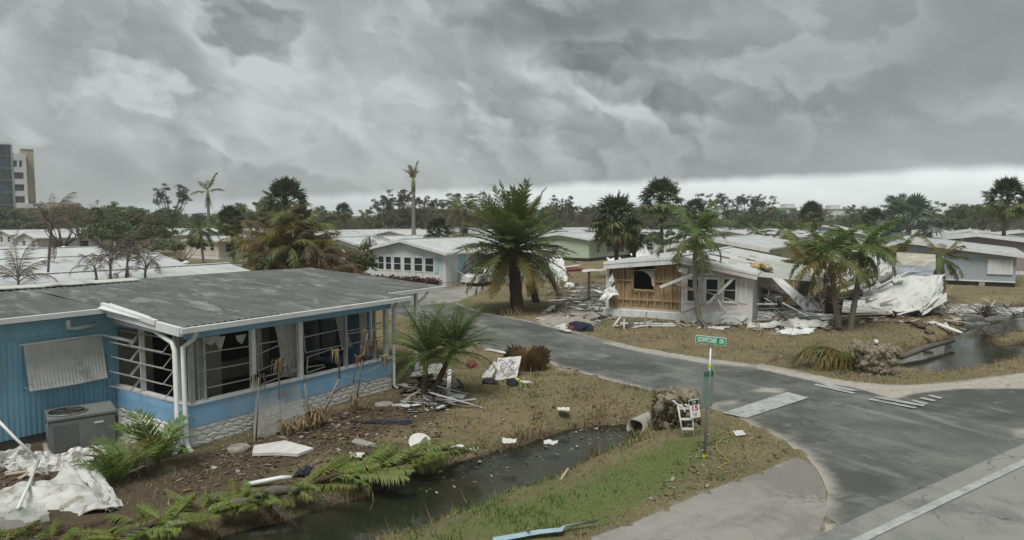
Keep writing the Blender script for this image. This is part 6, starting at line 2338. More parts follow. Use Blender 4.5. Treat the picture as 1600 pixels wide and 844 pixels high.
def street_sign():
    b0 = G(1100, 717)
    Y = b0.y
    t = AT(1111, 538, Y) - b0
    h = empty('street_sign', b0, 0, 'street sign with green name blade on a galvanised post', 'street sign')
    MB().tube([(0, 0, -.2), t], .035, 10).build('post', STEEL, h, True)
    MB().tube([t - Vector((0, 0, .08)), t + Vector((0, .02, .0))], .045, 8).build('blade_bracket', STEEL, h)
    w = 45 * Y / F / math.cos(R(12)); hh = 12.5 * Y / F
    c = AT(1110.5, 532.0, Y - .05) - b0
    rot = (0, R(4), R(-14))
    p = plate(h, 'name_blade', w, hh, -.006, .006, LETTER, c, .012, rot)
    plate(p, 'green_face', w - .02, hh - .02, -.010, -.0062, GRN, (0, 0, 0), .01)
    for tx, zc_, frac, xc in (('DOWITCHER', .84, .62, -.115), ('DR', .74, .14, .36)):
        q = text_part(p, tx, hh * zc_, (w * xc, -.0125, -.003), LETTER, bold=.003)
        q.scale.x = w * frac / q.dimensions.x
    # the faded sign hanging lower on the same post, turned nearly edge on
    c2 = AT(1106, 608, Y - .06) - b0
    w2, h2_ = .40, 60 * Y / F
    p2 = plate(h, 'faded_sign', w2, h2_, -.004, .004, GRNF, c2, .02, (0, R(3), R(38)))
    plate(p2, 'sign_header', w2 * .86, h2_ * .13, -.007, -.0042, mat('faded_header', (.05, .17, .11), .5, .2, 8), (0, 0, h2_ * .4), .01)
    plate(p2, 'bleached_patch', w2 * .22, h2_ * .3, -.006, -.0042, STEEL, (.02, 0, 0), .01)
    for q, z_ in ((.52, 0), (.0, 1)):
        k = t * (.80 if not z_ else .0) + Vector((0, 0, .0 if not z_ else .03))
        mb = MB(); mb.tube([k + Vector((0, 0, 0)), k + Vector((0, 0, .07))], .039, 8)
        for s_ in range(3):
            mb.beam(k + Vector((.03, -.02, .06)), k + Vector((.09 + .02 * s_, -.04 - .01 * s_, -.06 - .05 * s_)) if not z_ else k + Vector((.05 + .02 * s_, -.03, .01 + .03 * s_)), .02, .004)
        mb.build('ribbon', LIME, h)
    return h


street_sign()


def speed_sign():
    b0 = G(1076, 684)
    Y = b0.y
    s = Y / F
    h = empty('speed_sign', b0, 0, 'white fifteen speed sign wired to a leaning white wire stand', 'sign')
    stx = [(1059, 632, 1068, 683), (1082, 632, 1084, 683)]
    P = [(AT(a, b_, Y) - b0, AT(c, d, Y) - b0) for a, b_, c, d in stx]
    for p, q in P:
        MB().tube([p, q + Vector((0, 0, -.06))], .022, 6).build('stand_leg', TRIM, h, True)
    for k, f in enumerate((.12, .45, .75)):
        MB().beam(P[0][0].lerp(P[0][1], f), P[1][0].lerp(P[1][1], f), .04, .05).build('stand_rung', TRIM, h)
    mb = MB()
    for k in range(4):
        a = P[0][0].lerp(P[1][0], k / 4); mb.beam(a, P[0][0].lerp(P[1][0], (k + 1) / 4) + Vector((0, 0, -.18 if k % 2 else -.05)), .05, .04)
    mb.beam(P[0][0], P[0][0] + Vector((-.12, 0, .1)), .04, .04); mb.build('broken_top', TRIM, h)
    c = AT(1085.3, 638.5, Y - .06) - b0
    w, hh = 16.5 * s, 30 * s
    rot = (0, R(-8), R(6))
    p = plate(h, 'sign_plate', w, hh, -.004, .004, LETTER, c, .01, rot)
    plate(p, 'black_border', w * .93, hh * .25, -.0065, -.0042, BLACK, (0, 0, hh * .34), .006)
    text_part(p, 'SPEED', hh * .10, (0, -.009, hh * .385), LETTER, sx=.85)
    text_part(p, 'LIMIT', hh * .10, (0, -.009, hh * .285), LETTER, sx=.85)
    text_part(p, '15', hh * .40, (0, -.007, hh * .02), MAG, bold=.006)
    text_part(p, 'MILES PER', hh * .085, (0, -.007, -hh * .27), BLACK, sx=.62)
    text_part(p, 'HOUR', hh * .085, (0, -.007, -hh * .38), BLACK, sx=.8)


speed_sign()
# yellow rope, paper by the sign, blue strip, stick in the ditch
rp = [G(x, y, .06) for x, y in ((1120, 672), (1150, 679), (1132, 684), (1119, 694), (1123, 706), (1134, 716), (1139, 722), (1128, 727), (1122, 730), (1130, 733))]
pts = []
for a, b_ in zip(rp, rp[1:]):
    for k in range(4): pts.append(a.lerp(b_, k / 4) + Vector((random.uniform(-.02, .02), random.uniform(-.02, .02), 0)) - rp[0])
o = MB().tube(pts, .011, 5).build('yellow_rope', YELT, None, True); o.location = rp[0]; tag(o, 'loose yellow rope curling in the grass beside the street sign', 'rope')
outline_slab('white_card', [(1145, 673), (1160, 672), (1166, 679), (1150, 681)], .01, PAPER, 'small white card in the grass beside the yellow rope', 'card', .08)
outline_slab('white_card', [(1144, 778), (1156, 775), (1158, 778), (1147, 782)], .01, PAPER, 'white scrap on the edge of the cracked driveway', 'card', .03)
bl = [G(x, y, .10) for x, y in ((770, 845), (840, 833), (875, 830), (880, 826), (935, 817))]
mb = MB()
vs_ = []
for i, p in enumerate(bl):
    wv = (.05, .07, .09, .04, .02)[i]
    vs_ += [p - bl[0] + Vector((.03, -wv, .02 * i)), p - bl[0] + Vector((0, wv * .3, .05)), p - bl[0] + Vector((-.02, wv, .0))]
fs_ = []
for i in range(4):
    a = i * 3
    fs_ += [(a, a + 3, a + 4, a + 1), (a + 1, a + 4, a + 5, a + 2), (a + 2, a + 5, a + 3, a)]
mb.add(vs_, fs_ + [(0, 1, 2), (12, 14, 13)])
o = mb.build('blue_strip', CYAN); o.location = bl[0]; tag(o, 'bent pale blue metal strip in the green verge', 'metal strip')
plank('stick', G(875, 752, -.1), G(888, 732, .05), .05, .03, PALEW, 'pale stick at the near ditch bank', 'stick')
plank('stick', G(823, 830, .1), G(826, 826, .25), .04, .03, PALEW, 'white peg beside the blue strip', 'stick')

# ------------------------------------------------------------------ around the wrecked house
cr = G(975, 516)
h = empty('white_cross', cr, R(-10), 'small white cross standing at the street edge before the wrecked house', 'cross')
sC = cr.y / F
MB().box(-.035, .035, -.03, .03, -.1, 18 * sC).build('upright', TRIM, h); MB().box(-6 * sC, 6 * sC, -.028, .028, 10 * sC, 12.5 * sC).build('cross_arm', TRIM, h)
mp_ = G(920, 468)
h = empty('bent_shelter', mp_, R(-8), 'bent white sheet balanced on a brown post beside the wrecked house', 'shelter')
sC = mp_.y / F
MB().box(-.09, .09, -.09, .09, -.1, 44 * sC).build('post', RUSTW, h)
tp = sheet('sheet_top', [AT(908, 424, mp_.y), AT(948, 422, mp_.y - .6), AT(955, 419, mp_.y + 1), AT(912, 420, mp_.y + 1)], DIRTY, None, nu=8, nv=6, amp=.06, seed=3)
tp.parent = h; tp.location = Matrix.Rotation(R(8), 4, 'Z') @ (tp.location - mp_); tp.rotation_euler = (0, 0, R(8))
lump('flower_pot', 890, 452, .42, PAPER, 'white round pot lying on the dry lawn behind the date palm', 'pot', .9, 2)
lump('rug_heap', 908, 516, .6, NAVY, 'heap of dark patterned cloth at the street edge', 'cloth', .45, 12, (1.3, .8, 1))
lump('rug_heap', 898, 515, .4, REDC, 'reddish cloth heap beside the dark patterned one', 'cloth', .45, 13, (1.2, .8, 1))
WB = BC.y
def brd(i, x0, y0, x1, y1, w, m_, lb, z0=.08, z1=.12):
    plank('board', G(x0, y0, z0), G(x1, y1, z1), w, .05, m_, lb)
for i, a in enumerate(((857, 470, 886, 468, .25, TRIM, 'long white board on the lawn right of the date palm'), (856, 486, 866, 478, .3, TRIM, 'short white board at the rubble drive'), (890, 479, 908, 484, .35, PAPER, 'white plate end on the rubble drive'),
                       (882, 469, 900, 470, .35, RUSTW, 'dark board beside the long white one'), (922, 480, 950, 482, .3, TRIM, 'white board along the rubble drive'), (926, 453, 940, 458, .4, PAPER, 'pale board left of the wrecked house corner'), (876, 514, 890, 518, .35, PAPER, 'white board at the street edge by the cloth heap'),
                       (990, 505, 1052, 506, .2, TRIM, 'long thin white board in front of the skirting'), (990, 509, 1056, 509, .16, TRIM, 'long white strip lying on the lawn before the wreck'), (1100, 512, 1140, 511, .18, TRIM, 'white strip right of the royal palm foot'), (875, 418, 905, 414, .8, PAPER, 'white sheet lying behind the leaning palm'),
                       (912, 470, 925, 464, .3, DARK, 'dark board at the foot of the brown post'), (924, 500, 955, 492, .2, RUSTW, 'brown lath on the rubble drive'))):
    brd(i, *a)
sheet('crumpled_sheet', [AT(936, 470, BL_.y - 1.2), AT(967, 460, BL_.y - 1.0), AT(960, 446, BL_.y - .6), AT(945, 452, BL_.y - .6)], TRIM, 'crumpled silver white sheet at the corner of the wrecked house', nu=10, nv=10, amp=.22, seed=44, rag=.12)
sheet('screen_panel', [G(948, 482, .0), G(968, 484, .0), AT(962, 462, BL_.y - .9), AT(950, 462, BL_.y - .9)], FILM, 'grey screen panel leaning under the silver white sheet', 'panel', 6, 6, .06, .02, 45)
# debris heap left behind the leaning palms
sheet('crumpled_sheet', [G(862, 441, .1), G(888, 438, .1), AT(880, 404, 62), AT(858, 402, 62)], WHITE, 'big torn white wall panel standing behind the leaning palms', nu=10, nv=10, amp=.25, seed=46, rag=.1)
lump('roof_pieces', 893, 424, .8, REDC, 'dark red heap beside the torn white wall panel', 'heap', .35, 47, (1.8, .8, 1))
sheet('crumpled_sheet', [G(1005, 422, .1), G(1028, 420, .1), AT(1004, 376, 75), AT(985, 396, 75)], WHITE, 'torn white panel leaning between the fan palm trunks', nu=8, nv=8, amp=.2, seed=48, rag=.12)
sheet('crumpled_sheet', [G(948, 415, .2), G(975, 420, .2), AT(970, 402, 80), AT(950, 403, 80)], TRIM, 'heap of bent white strips before the pale green house', nu=8, nv=8, amp=.35, seed=49, rag=.2)
# collapsed carport on the right of the wreck
Yc = BC.y + .8
CG = mat('pale_green_grey_sheet', (.40, .43, .37), .5, .15, 1.2, stain=(.25, .26, .23), stain_amt=.45)
sheet('carport_sheet', [AT(1182, 426, Yc), AT(1294, 436, Yc - .4), AT(1262, 415, Yc + 5.5), AT(1196, 405, Yc + 6)], CG, 'fallen carport roof sheet hinged along its white front edge', 'roof sheet', 20, 24, .05, .05, 50, ribs=9, rib_h=.03)
MB_ = MB().beam(AT(1180, 429, Yc - .12), AT(1294, 439, Yc - .5), .12, .2); o = MB_.build('carport_beam', TRIM); tag(o, 'white front edge beam of the fallen carport roof', 'beam')
sheet('carport_sheet', [AT(1180, 440, Yc + .6), AT(1280, 480, Yc + .3), AT(1268, 463, Yc + 2.8), AT(1180, 455, Yc + 3)], CG, 'second carport roof sheet sagging towards the ground', 'roof sheet', 18, 18, .06, .04, 51, ribs=6, rib_h=.03)
sheet('carport_sheet', [AT(1240, 470, Yc + 2.2), AT(1272, 445, Yc + 1.8), AT(1290, 420, Yc + 3.2), AT(1262, 418, Yc + 3.4)], CG, 'twisted carport sheet standing on its corner behind the beam', 'roof sheet', 14, 14, .12, .03, 52, rag=.05)
sheet('carport_sheet', [AT(1206, 434, Yc - .3), AT(1221, 434, Yc - .3), AT(1280, 484, Yc - .9), AT(1258, 486, Yc - .9)], TRIM, 'pale ribbed panel sliding diagonally off the carport', 'roof sheet', 10, 16, .03, .03, 53)
plank('board', AT(1222, 473, Yc - 1.0), AT(1262, 494, Yc - 1.5), .14, .05, TRIM, 'white board leaning across the carport wreckage')
for i, (x0, y0, x1, y1, dy, w, m_, lb) in enumerate(((1182, 475, 1214, 475, -.3, .06, TRIM, 'white porch rail beside the wrecked house'), (1210, 475, 1210, 498, -.3, .06, TRIM, 'white rail post beside the wrecked house'), (1276, 440, 1290, 502, -.6, .1, TRIM, 'leaning white post at the end of the carport'), (1287, 452, 1289, 500, .2, .1, TRIM, 'upright white post at the end of the carport'),
                                                   (1186, 483, 1230, 482, .1, .05, STEEL, 'grey rail inside the fallen carport'))):
    plank('rail', AT(x0, y0, Yc + dy), AT(x1, y1, Yc + dy), w, w, m_, lb, 'rail')
m = MB()
p = G(1216, 503); 
h = empty('porch_steps', (p.x, p.y, 0), BANG - R(90), 'white porch steps half buried under the fallen carport', 'steps')
for k in range(4):
    MB().box(0, 1.6, .2 + k * .3, 2.2, .0 + k * .17 if k else 0, (k + 1) * .17).build('step', WHITE, h)
sheet('floor_panel', [G(1182, 500, .1), G(1214, 502, .12), G(1218, 486, .5), G(1184, 486, .5)], WHITE, 'white wall panel standing below the porch rail', 'panel', 8, 6, .04, .04, 57)
for i, (q, m_, lb, sd) in enumerate((([G(1195, 520, .06), G(1262, 522, .10), G(1276, 512, .14), G(1206, 513, .05)], TRIM, 'flat white sheet lying on the lawn before the carport', 1), ([G(1165, 514, .06), G(1225, 508, .2), G(1220, 500, .35), G(1172, 505, .1)], DIRTY, 'curved grey white gutter sheet beside the royal palm foot', 2),
                                (( [G(1225, 512, .1), G(1290, 512, .12), G(1296, 500, .4), G(1232, 498, .45)]), DIRTY, 'flattened grey sheet at the foot of the carport wreckage', 3), ([G(1215, 507, .3), G(1242, 512, .15), G(1236, 502, .5), G(1214, 500, .5)], PAPER, 'rolled white sheet end beside the porch steps', 4), ([G(1240, 500, .3), G(1300, 505, .2), G(1308, 492, .7), G(1250, 486, .8)], TRIM, 'heaped white sheets right of the porch steps', 5))):
    sheet('crumpled_sheet', q, m_, lb, nu=12, nv=8, amp=.14, seed=70 + sd, rag=.12)
lump('cloth_heap', 1258, 514, .28, REDC, 'red and white cloth on the flat sheet before the carport', 'cloth', .35, 15, (1.8, .7, 1))
lump('rubble_heap', 1184, 498, .42, DARK, 'black bag at the corner of the wrecked house', 'bag', .8, 16, (.8, .8, 1.2))
# dark hollow under the carport holds dead fronds and stalks
h = empty('dead_palm_stump', G(1297, 505), 0, 'shaggy brown dead palm stump left of the crossed royal palms', 'stump')
MB().tube([(0, 0, 0), (.05, 0, 1.0), (0, .1, 2.0)], [.3, .25, .2], 8).build('trunk', BARKB, h, True)
for k in range(16):
    put_leaf(h, fr('dead', 3), (0, 0, 2.0 - .05 * k), k * 2.4, -1.2 + random.uniform(-.2, .3), 0, random.uniform(.5, .85))

# ------------------------------------------------------------------ crumpled white roof by the canal
Yr = G(1380, 494).y
CW = mat('torn_white_roofing', (.54, .55, .53), .55, .15, 1.0, stain=(.24, .235, .21), stain_amt=.7, stain_scale=1.1, bump=.35, bscale=5)
S = lambda px, py, dy=0.0: AT(px, py, Yr + dy)
for i, (q, m_, lb, kw) in enumerate((
        ([S(1335, 478, -.2), S(1440, 488, -.8), S(1478, 428, 1.5), S(1368, 432, 2.4)], CW, 'great crumpled white roof skin lying by the canal', dict(nu=30, nv=24, amp=.22, th=.04, rag=.04)),
        ([S(1440, 489, -.8), S(1478, 455, .4), S(1480, 432, 1.4), S(1452, 428, 1.2)], CW, 'rounded white end cap of the crumpled roof', dict(nu=16, nv=14, amp=.14, th=.04, curl=-.3)),
        ([S(1310, 446, .4), S(1334, 424, .6), S(1348, 398, 2.6), S(1316, 408, 2.6)], CW, 'upright white panel behind the crossed royal palms', dict(nu=12, nv=12, amp=.12, th=.05)),
        ([S(1304, 450, -.1), S(1340, 424, .0), S(1342, 418, 1.0), S(1306, 438, 1.0)], CW, 'tilted white triangular panel between the royal palm trunks', dict(nu=10, nv=8, amp=.05, th=.1)),
        ([S(1350, 428, 1.2), S(1372, 418, 1.0), S(1372, 386, 3.0), S(1344, 392, 3.2)], CW, 'tall curled white sheet right of the leaning royal palm', dict(nu=12, nv=14, amp=.2, th=.04, curl=.3)),
        ([S(1312, 456, -.2), S(1372, 440, .2), S(1372, 432, .9), S(1318, 446, .6)], DIRTY, 'long dirty fascia strip thrust out over the hollow', dict(nu=16, nv=6, amp=.05, th=.05)),
        ([S(1406, 436, 2.8), S(1456, 436, 2.8), S(1462, 416, 3.0), S(1404, 414, 3.0)], GREYW, 'grey panel standing behind the great crumpled roof skin', dict(nu=10, nv=6, amp=.06, th=.04)),
        ([S(1400, 420, 3.6), S(1462, 420, 3.6), S(1462, 398, 3.8), S(1402, 394, 3.8)], CREAM, 'pale broken wall behind the grey standing panel', dict(nu=10, nv=6, amp=.04, th=.08)),
        ([S(1360, 445, .8), S(1384, 425, .9), S(1408, 420, 2.0), S(1384, 436, 2.0)], DIRTY, 'splintered dirty sheet beneath the half dead palm', dict(nu=10, nv=8, amp=.16, th=.03, rag=.15)),
        ([S(1315, 488, -.6), S(1395, 490, -.8), S(1390, 474, .2), S(1318, 468, .4)], CW, 'flat ribbed white sheets under the crumpled roof', dict(nu=20, nv=24, amp=.04, th=.03, ribs=5, rib_h=.07)),
        ([S(1440, 493, -.9), S(1480, 470, .2), S(1479, 456, .5), S(1448, 478, .0)], DIRTY, 'grey underside flap at the canal end of the crumpled roof', dict(nu=10, nv=8, amp=.08, th=.03)),
        ([S(1288, 452, 1.6), S(1318, 448, 1.2), S(1316, 402, 2.4), S(1294, 398, 2.6)], CW, 'tall leaning white panel behind the brown palm stump', dict(nu=14, nv=14, amp=.12, th=.05, rag=.06)),
        ([S(1318, 440, 2.6), S(1352, 436, 2.8), S(1362, 392, 3.6), S(1330, 388, 3.8)], DIRTY, 'dirty ribbed sheet standing highest behind the royal palm crowns', dict(nu=12, nv=20, amp=.12, th=.04, ribs=6, rib_h=.05, rag=.05)),
        ([S(1376, 436, 1.6), S(1400, 440, 1.4), S(1396, 404, 2.6), S(1374, 398, 2.8)], CW, 'bent white panel on edge below the half dead palm', dict(nu=12, nv=12, amp=.18, th=.04, rag=.1)),
        ([S(1396, 442, 1.2), S(1412, 440, 1.2), S(1402, 426, 1.8), S(1392, 428, 1.8)], DIRTY, 'small bent flap on top of the crumpled roof skin', dict(nu=8, nv=8, amp=.1, th=.03)))):
    sheet('roof_wreckage', q, m_, lb, 'roof wreckage', seed=90 + i, **kw)
o = link('hollow_shade', rock_mesh(1.0, 5, .6, 2), None, DARK); o.location = G(1338, 480) + Vector((0, 1.6, .4)); o.scale = (1.9, 1.0, 1.0); tag(o, 'black lump standing for the shade in the hollow under the white panels', 'painted shade')  # solid black lump added to paint the shade inside the hollow
for i, (x0, y0, x1, y1, d0, w, m_, lb) in enumerate(((1315, 494, 1390, 491, -1.0, .14, PALEW, 'pale lath lying under the ribbed white sheets'), (1402, 492, 1446, 481, -1.2, .16, TRIM, 'white board leaning on the dead shrub'), (1466, 506, 1503, 520, 0, .35, TRIM, 'white board pointing into the canal'),
                                                    (1370, 432, 1384, 418, 1.0, .1, PALEW, 'thin pole in the splintered sheet'), (1478, 500, 1516, 505, 0, .2, TRIM, 'white lath at the canal head'),
                                                    (1300, 470, 1352, 404, .5, .14, TRIM, 'white beam slanting up between the royal palm trunks'), (1356, 470, 1310, 412, .9, .12, PALEW, 'pale beam slanting back across the white one'), (1364, 452, 1420, 424, 1.0, .12, TRIM, 'white beam lying over the crumpled roof edge'))):
    if d0: plank('board', S(x0, y0, d0), S(x1, y1, d0), w, .05, m_, lb)
    else: plank('board', G(x0, y0, .05), G(x1, y1, -.25), w, .05, m_, lb)
for i, (x0, y0, x1, y1) in enumerate(((1476, 486, 1560, 490), (1480, 480, 1548, 478), (1500, 494, 1585, 488), (1515, 485, 1598, 484))):
    lb = ('grey sheet raft nearest the crumpled roof', 'pale sheet raft farther back on the canal', 'long pale sheet raft nearest the water', 'flat sheet raft at the right of the canal head')[i]
    sheet('floating_sheet', [G(x0, y0, -.05), G(x1, y1 + 3, -.25), G(x1 + 8, y1 - 3, -.15), G(x0 + 6, y0 - 6, .15)], DIRTY if i % 2 else CW, lb, nu=14, nv=8, amp=.12, seed=120 + i, rag=.1, ribs=4, rib_h=.05)
# dead twiggy shrub before the wreck, shrub by the water
for px, py, n, s_, lb in ((1407, 487, 130, 1.25, 'dead purple brown twiggy shrub before the crumpled roof'), (1540, 496, 60, .9, 'low dead shrub at the canal head')):
    p = G(px, py); r = random.Random(px); h = empty('dead_shrub', p, 0, lb, 'shrub')
    mb = MB(); cl = []
    for k in range(n):
        az, el = r.uniform(0, 6.28), r.uniform(.25, 1.4)
        e = Vector((math.cos(az) * math.cos(el), math.sin(az) * math.cos(el) * .7, math.sin(el) * .85)) * s_ * r.uniform(.6, 1.1)
        mb.tube([(0, 0, 0), e * .5 + Vector((r.uniform(-.1, .1), 0, .05)), e], [.018, .012, .006], 3, False); cl.append(e)
        for _ in range(2):
            mb.tube([e * .7, e + Vector((r.uniform(-.25, .25), r.uniform(-.2, .2), r.uniform(0, .2)))], [.008, .004], 3, False)
    mb.build('twigs', mat('purple_brown_twig', (.085, .06, .052), .9, .3, 5), h)
    V, Fc = leaf_cloud(n * 7, cl, [(.16, .16, .16)] * len(cl), .03, px); leaf_obj('withered_leaves', V, Fc, mat('withered_leaf', (.10, .062, .05), .9, .3, 5), h)
lump('boulder', 1436, 512, .35, RUSTW, 'dark stump on the lawn by the canal', 'stump', .6, 21)
lump('boulder', 1452, 521, .25, BARK, 'small dark clod near the canal bank', 'clod', .5, 22)
for (x0, y0, x1, y1, lb) in ((1408, 558, 1490, 532, 'grey sodden log along the near canal bank'),):
    a, b_ = G(x0, y0, -.25), G(x1, y1, -.15)
    o = MB().tube([(0, 0, 0), (b_ - a) * .4 + Vector((0, 0, .08)), b_ - a], [.12, .14, .09], 8).build('log', BARK, None, True); o.location = a; tag(o, lb, 'log')
# car behind the date palm
def parked_car(px, py, rz, label):
    p = G(px, py)
    h = empty('parked_car', p, rz, label, 'car')
    prof = [(-2.2, .35), (-2.2, .8), (-1.9, .95), (-1.2, 1.0), (-.7, 1.45), (.7, 1.48), (1.3, 1.0), (2.1, .85), (2.2, .6), (2.2, .35)]
    vs_ = [(x, -.85, z) for x, z in prof] + [(x, .85, z) for x, z in prof]
    vs_ = [(x, y * (.82 if z > 1.2 else 1), z) for x, y, z in vs_]
    n = len(prof)
    MB().add(vs_, [tuple(reversed(range(n))), tuple(range(n, 2 * n))] + [(i, (i + 1) % n, (i + 1) % n + n, i + n) for i in range(n)]).build('body', mat('car_paint_white', (.6, .6, .6), .3, .05, 2), h)
    for s_ in (-1, 1):
        MB().add([(-1.0, s_ * .80, 1.02), (1.05, s_ * .80, 1.02), (.62, s_ * .72, 1.38), (-.62, s_ * .72, 1.38)], [(0, 1, 2, 3)]).build('side_window', GLASS, h)
        for x in (-1.35, 1.4):
            w = MB().tube([(x, s_ * .70, .33), (x, s_ * .90, .33)], .33, 14).build('wheel', DARK, h, True)
            MB().tube([(x, s_ * .88, .33), (x, s_ * .92, .33)], .18, 10).build('rim', STEEL, w)
    MB().add([(-1.25, -.7, 1.03), (-1.25, .7, 1.03), (-.76, .62, 1.41), (-.76, -.62, 1.41)], [(0, 3, 2, 1)]).build('windscreen', GLASS, h)
    for s_ in (-1, 1):
        MB().box(-2.23, -2.15, s_ * .62 - .15, s_ * .62 + .15, .65, .78).build('headlight', LETTER, h)


parked_car(757, 445, R(56), 'white car parked behind the big date palm')

# ------------------------------------------------------------------ grass, litter
def scatter_xy(n, x0, x1, y0, y1, rg):
    return np.stack([rg.uniform(x0, x1, n), rg.uniform(y0, y1, n)], 1)


def grass_stuff():
    rg = np.random.default_rng(5)
    P = []
    for n, (y0, y1) in ((150000, (10.5, 24)), (110000, (24, 42)), (30000, (42, 70))):
        Y = rg.uniform(y0, y1, n)
        X = rg.uniform(-.80, .80, n) * Y
        P.append(np.stack([X, Y], 1))
    P = np.concatenate(P)
    z, dw, dr = ground_height(P)
    keep = (dr > .02) & (dw > -.1)
    # nothing grows under the houses
    for org, ang, bx in ((AO, LDIR, (-9, 8, .1, 13)), (BC, BANG, (-.4, 14, 0, BW)), (cw, LDIR, (0, 15, -2, 9)), (gw, LDIR, (0, 14, 0, 10))):
        d = P - np.array([org.x, org.y]); c, s = math.cos(ang), math.sin(ang)
        u, v = d[:, 0] * c + d[:, 1] * s, -d[:, 0] * s + d[:, 1] * c
        keep &= ~((u > bx[0]) & (u < bx[1]) & (v > bx[2]) & (v < bx[3]))
    sand = zone(P, SAND, .3); dirt = zone(P, DIRT, .8)
    keep &= rg.random(len(P)) > np.clip(sand * 1.1 + dirt * .65, 0, .97)
    keep &= (fbm(P[:, 0], P[:, 1], .8, 4) + rg.uniform(-.6, .6, len(P))) > -.42
    P, z, dw = P[keep], z[keep], dw[keep]
    n = len(P)
    g = zone(P, GREEN, 1.0)
    pat = fbm(P[:, 0], P[:, 1], .16, 31, 4)
    green = (g + 1.3 * np.clip(pat - .05, 0, .6) + .35 * fbm(P[:, 0], P[:, 1], 1.2, 7) + rg.uniform(-.3, .3, n)) > .5
    tall = 1 + 1.8 * np.exp(-((dw - .1) / .35) ** 2)
    hgt = rg.uniform(.02, .07, n) * tall * (.6 + .9 * (rg.random(n) > .9)) * (1 + P[:, 1] / 90)
    az = rg.uniform(0, 6.28, n)
    lean = hgt * rg.uniform(.3, 1.6, n)
    wd = (.006 + .00042 * P[:, 1]) * rg.uniform(.6, 1.3, n)
    b3 = np.column_stack([P, z - .01])
    # matted tufts: neighbours in a clump grow longer together
    tuft = np.clip(fbm(P[:, 0], P[:, 1], 1.7, 21, 3) * 2.6 - .55, 0, 1.2)
    hgt = hgt * (1 + 2.4 * tuft)
    w = np.stack([np.sin(az), -np.cos(az), np.zeros(n)], 1) * wd[:, None]
    tip = b3 + np.stack([np.cos(az) * lean, np.sin(az) * lean, hgt], 1)
    V = np.stack([b3 - w, b3 + w, tip], 1).reshape(-1, 3)
    Fc = np.arange(n * 3).reshape(n, 3)
    r = rg.random(n)
    dry = np.array([.235, .19, .108])[None] * (.5 + .85 * r[:, None]) * (1 + .16 * fbm(P[:, 0], P[:, 1], .25, 3)[:, None])
    red = np.array([.16, .095, .05])[None] * (.5 + .8 * r[:, None])
    edge = (np.exp(-((dw - .15) / .4) ** 2) > rg.random(n) * 1.2)
    dry = np.where(edge[:, None], red, dry)
    grn = np.array([.10, .15, .04])[None] * (.6 + .8 * r[:, None])
    colr = np.where(green[:, None], grn, dry)
    C3 = np.repeat(colr, 3, 0)
    m = bpy.data.materials.new('grass_blades')
    m.use_nodes = True
    t = m.node_tree
    at = nd(t, 'ShaderNodeAttribute', attribute_name='Col')
    bs = t.nodes['Principled BSDF']
    t.links.new(at.outputs['Color'], bs.inputs['Base Color'])
    bs.inputs['Roughness'].default_value = .85
    bs.inputs['Specular IOR Level'].default_value = .15
    tag(link('grass', np_mesh('grass', V, Fc, m, C3)), 'short dry lawn grass with a green strip along the verge', kind='stuff')


grass_stuff()


def litter_stuff(name, label, regions, n, size, cols, seed):
    rg = np.random.default_rng(seed)
    Q = []
    for pts, share in regions:
        xs = [p[0] for p in pts]; ys = [p[1] for p in pts]
        poly = np.array(poly_px(pts))
        lo, hi = poly.min(0), poly.max(0)
        c = rg.uniform(lo, hi, (int(n * share * 3), 2))
        c = c[sdf(c, poly) < 0][:int(n * share)]
        Q.append(c)
    P = np.concatenate(Q)
    z, dw, dr = ground_height(P)
    z = np.where(dr < 0, .02, z)
    k = len(P)
    az = rg.uniform(0, 6.28, k)
    s = size * rg.uniform(.25, 1.0, k) ** 1.6
    asp = rg.uniform(.06, .8, k) ** 1.4
    a = np.stack([np.cos(az), np.sin(az), rg.uniform(-.25, .25, k)], 1) * s[:, None]
    b_ = np.stack([-np.sin(az), np.cos(az), rg.uniform(-.25, .25, k)], 1) * (s * asp)[:, None]
    c = np.column_stack([P, np.maximum(z, WATER_Z) + .02 + .25 * s * rg.random(k)])
    V = np.stack([c - a - b_, c + a - b_ * .7, c + a * .8 + b_, c - a * .9 + b_ * .8], 1).reshape(-1, 3)
    Fc = np.arange(k * 4).reshape(k, 4)
    cols = np.array(cols)
    C3 = np.repeat(cols[rg.integers(0, len(cols), k)] * rg.uniform(.6, 1.1, (k, 1)), 4, 0)
    m = bpy.data.materials.new(name + '_scraps')
    m.use_nodes = True
    t = m.node_tree
    at = nd(t, 'ShaderNodeAttribute', attribute_name='Col')
    t.links.new(at.outputs['Color'], t.nodes['Principled BSDF'].inputs['Base Color'])
    t.nodes['Principled BSDF'].inputs['Roughness'].default_value = .8
    tag(link(name, np_mesh(name, V, Fc, m, C3)), label, kind='stuff')


litter_stuff('litter', 'small scraps of board and metal strewn round the wrecks', [([(860, 440), (960, 440), (965, 500), (900, 520), (840, 506)], .2), ([(960, 503), (1180, 508), (1180, 516), (960, 514)], .08), ([(1180, 490), (1310, 488), (1310, 518), (1180, 518)], .22), ([(1300, 480), (1500, 470), (1510, 508), (1300, 508)], .2), ([(620, 600), (700, 590), (720, 640), (640, 650)], .1)],
             1500, .36, [(.5, .5, .48), (.42, .40, .35), (.24, .17, .10), (.08, .07, .06), (.5, .5, .5)], 8)
litter_stuff('leaf_litter', 'brown fallen leaves and scraps before the porch', [([(300, 715), (480, 668), (640, 625), (700, 650), (690, 712), (480, 735), (250, 780)], .55), ([(440, 650), (560, 640), (580, 690), (470, 690)], .25), ([(0, 700), (250, 700), (200, 770), (0, 770)], .2)],
             3200, .085, [(.14, .075, .035), (.10, .06, .035), (.19, .11, .05), (.05, .035, .025), (.13, .075, .04), (.10, .06, .035), (.30, .28, .24)], 9)
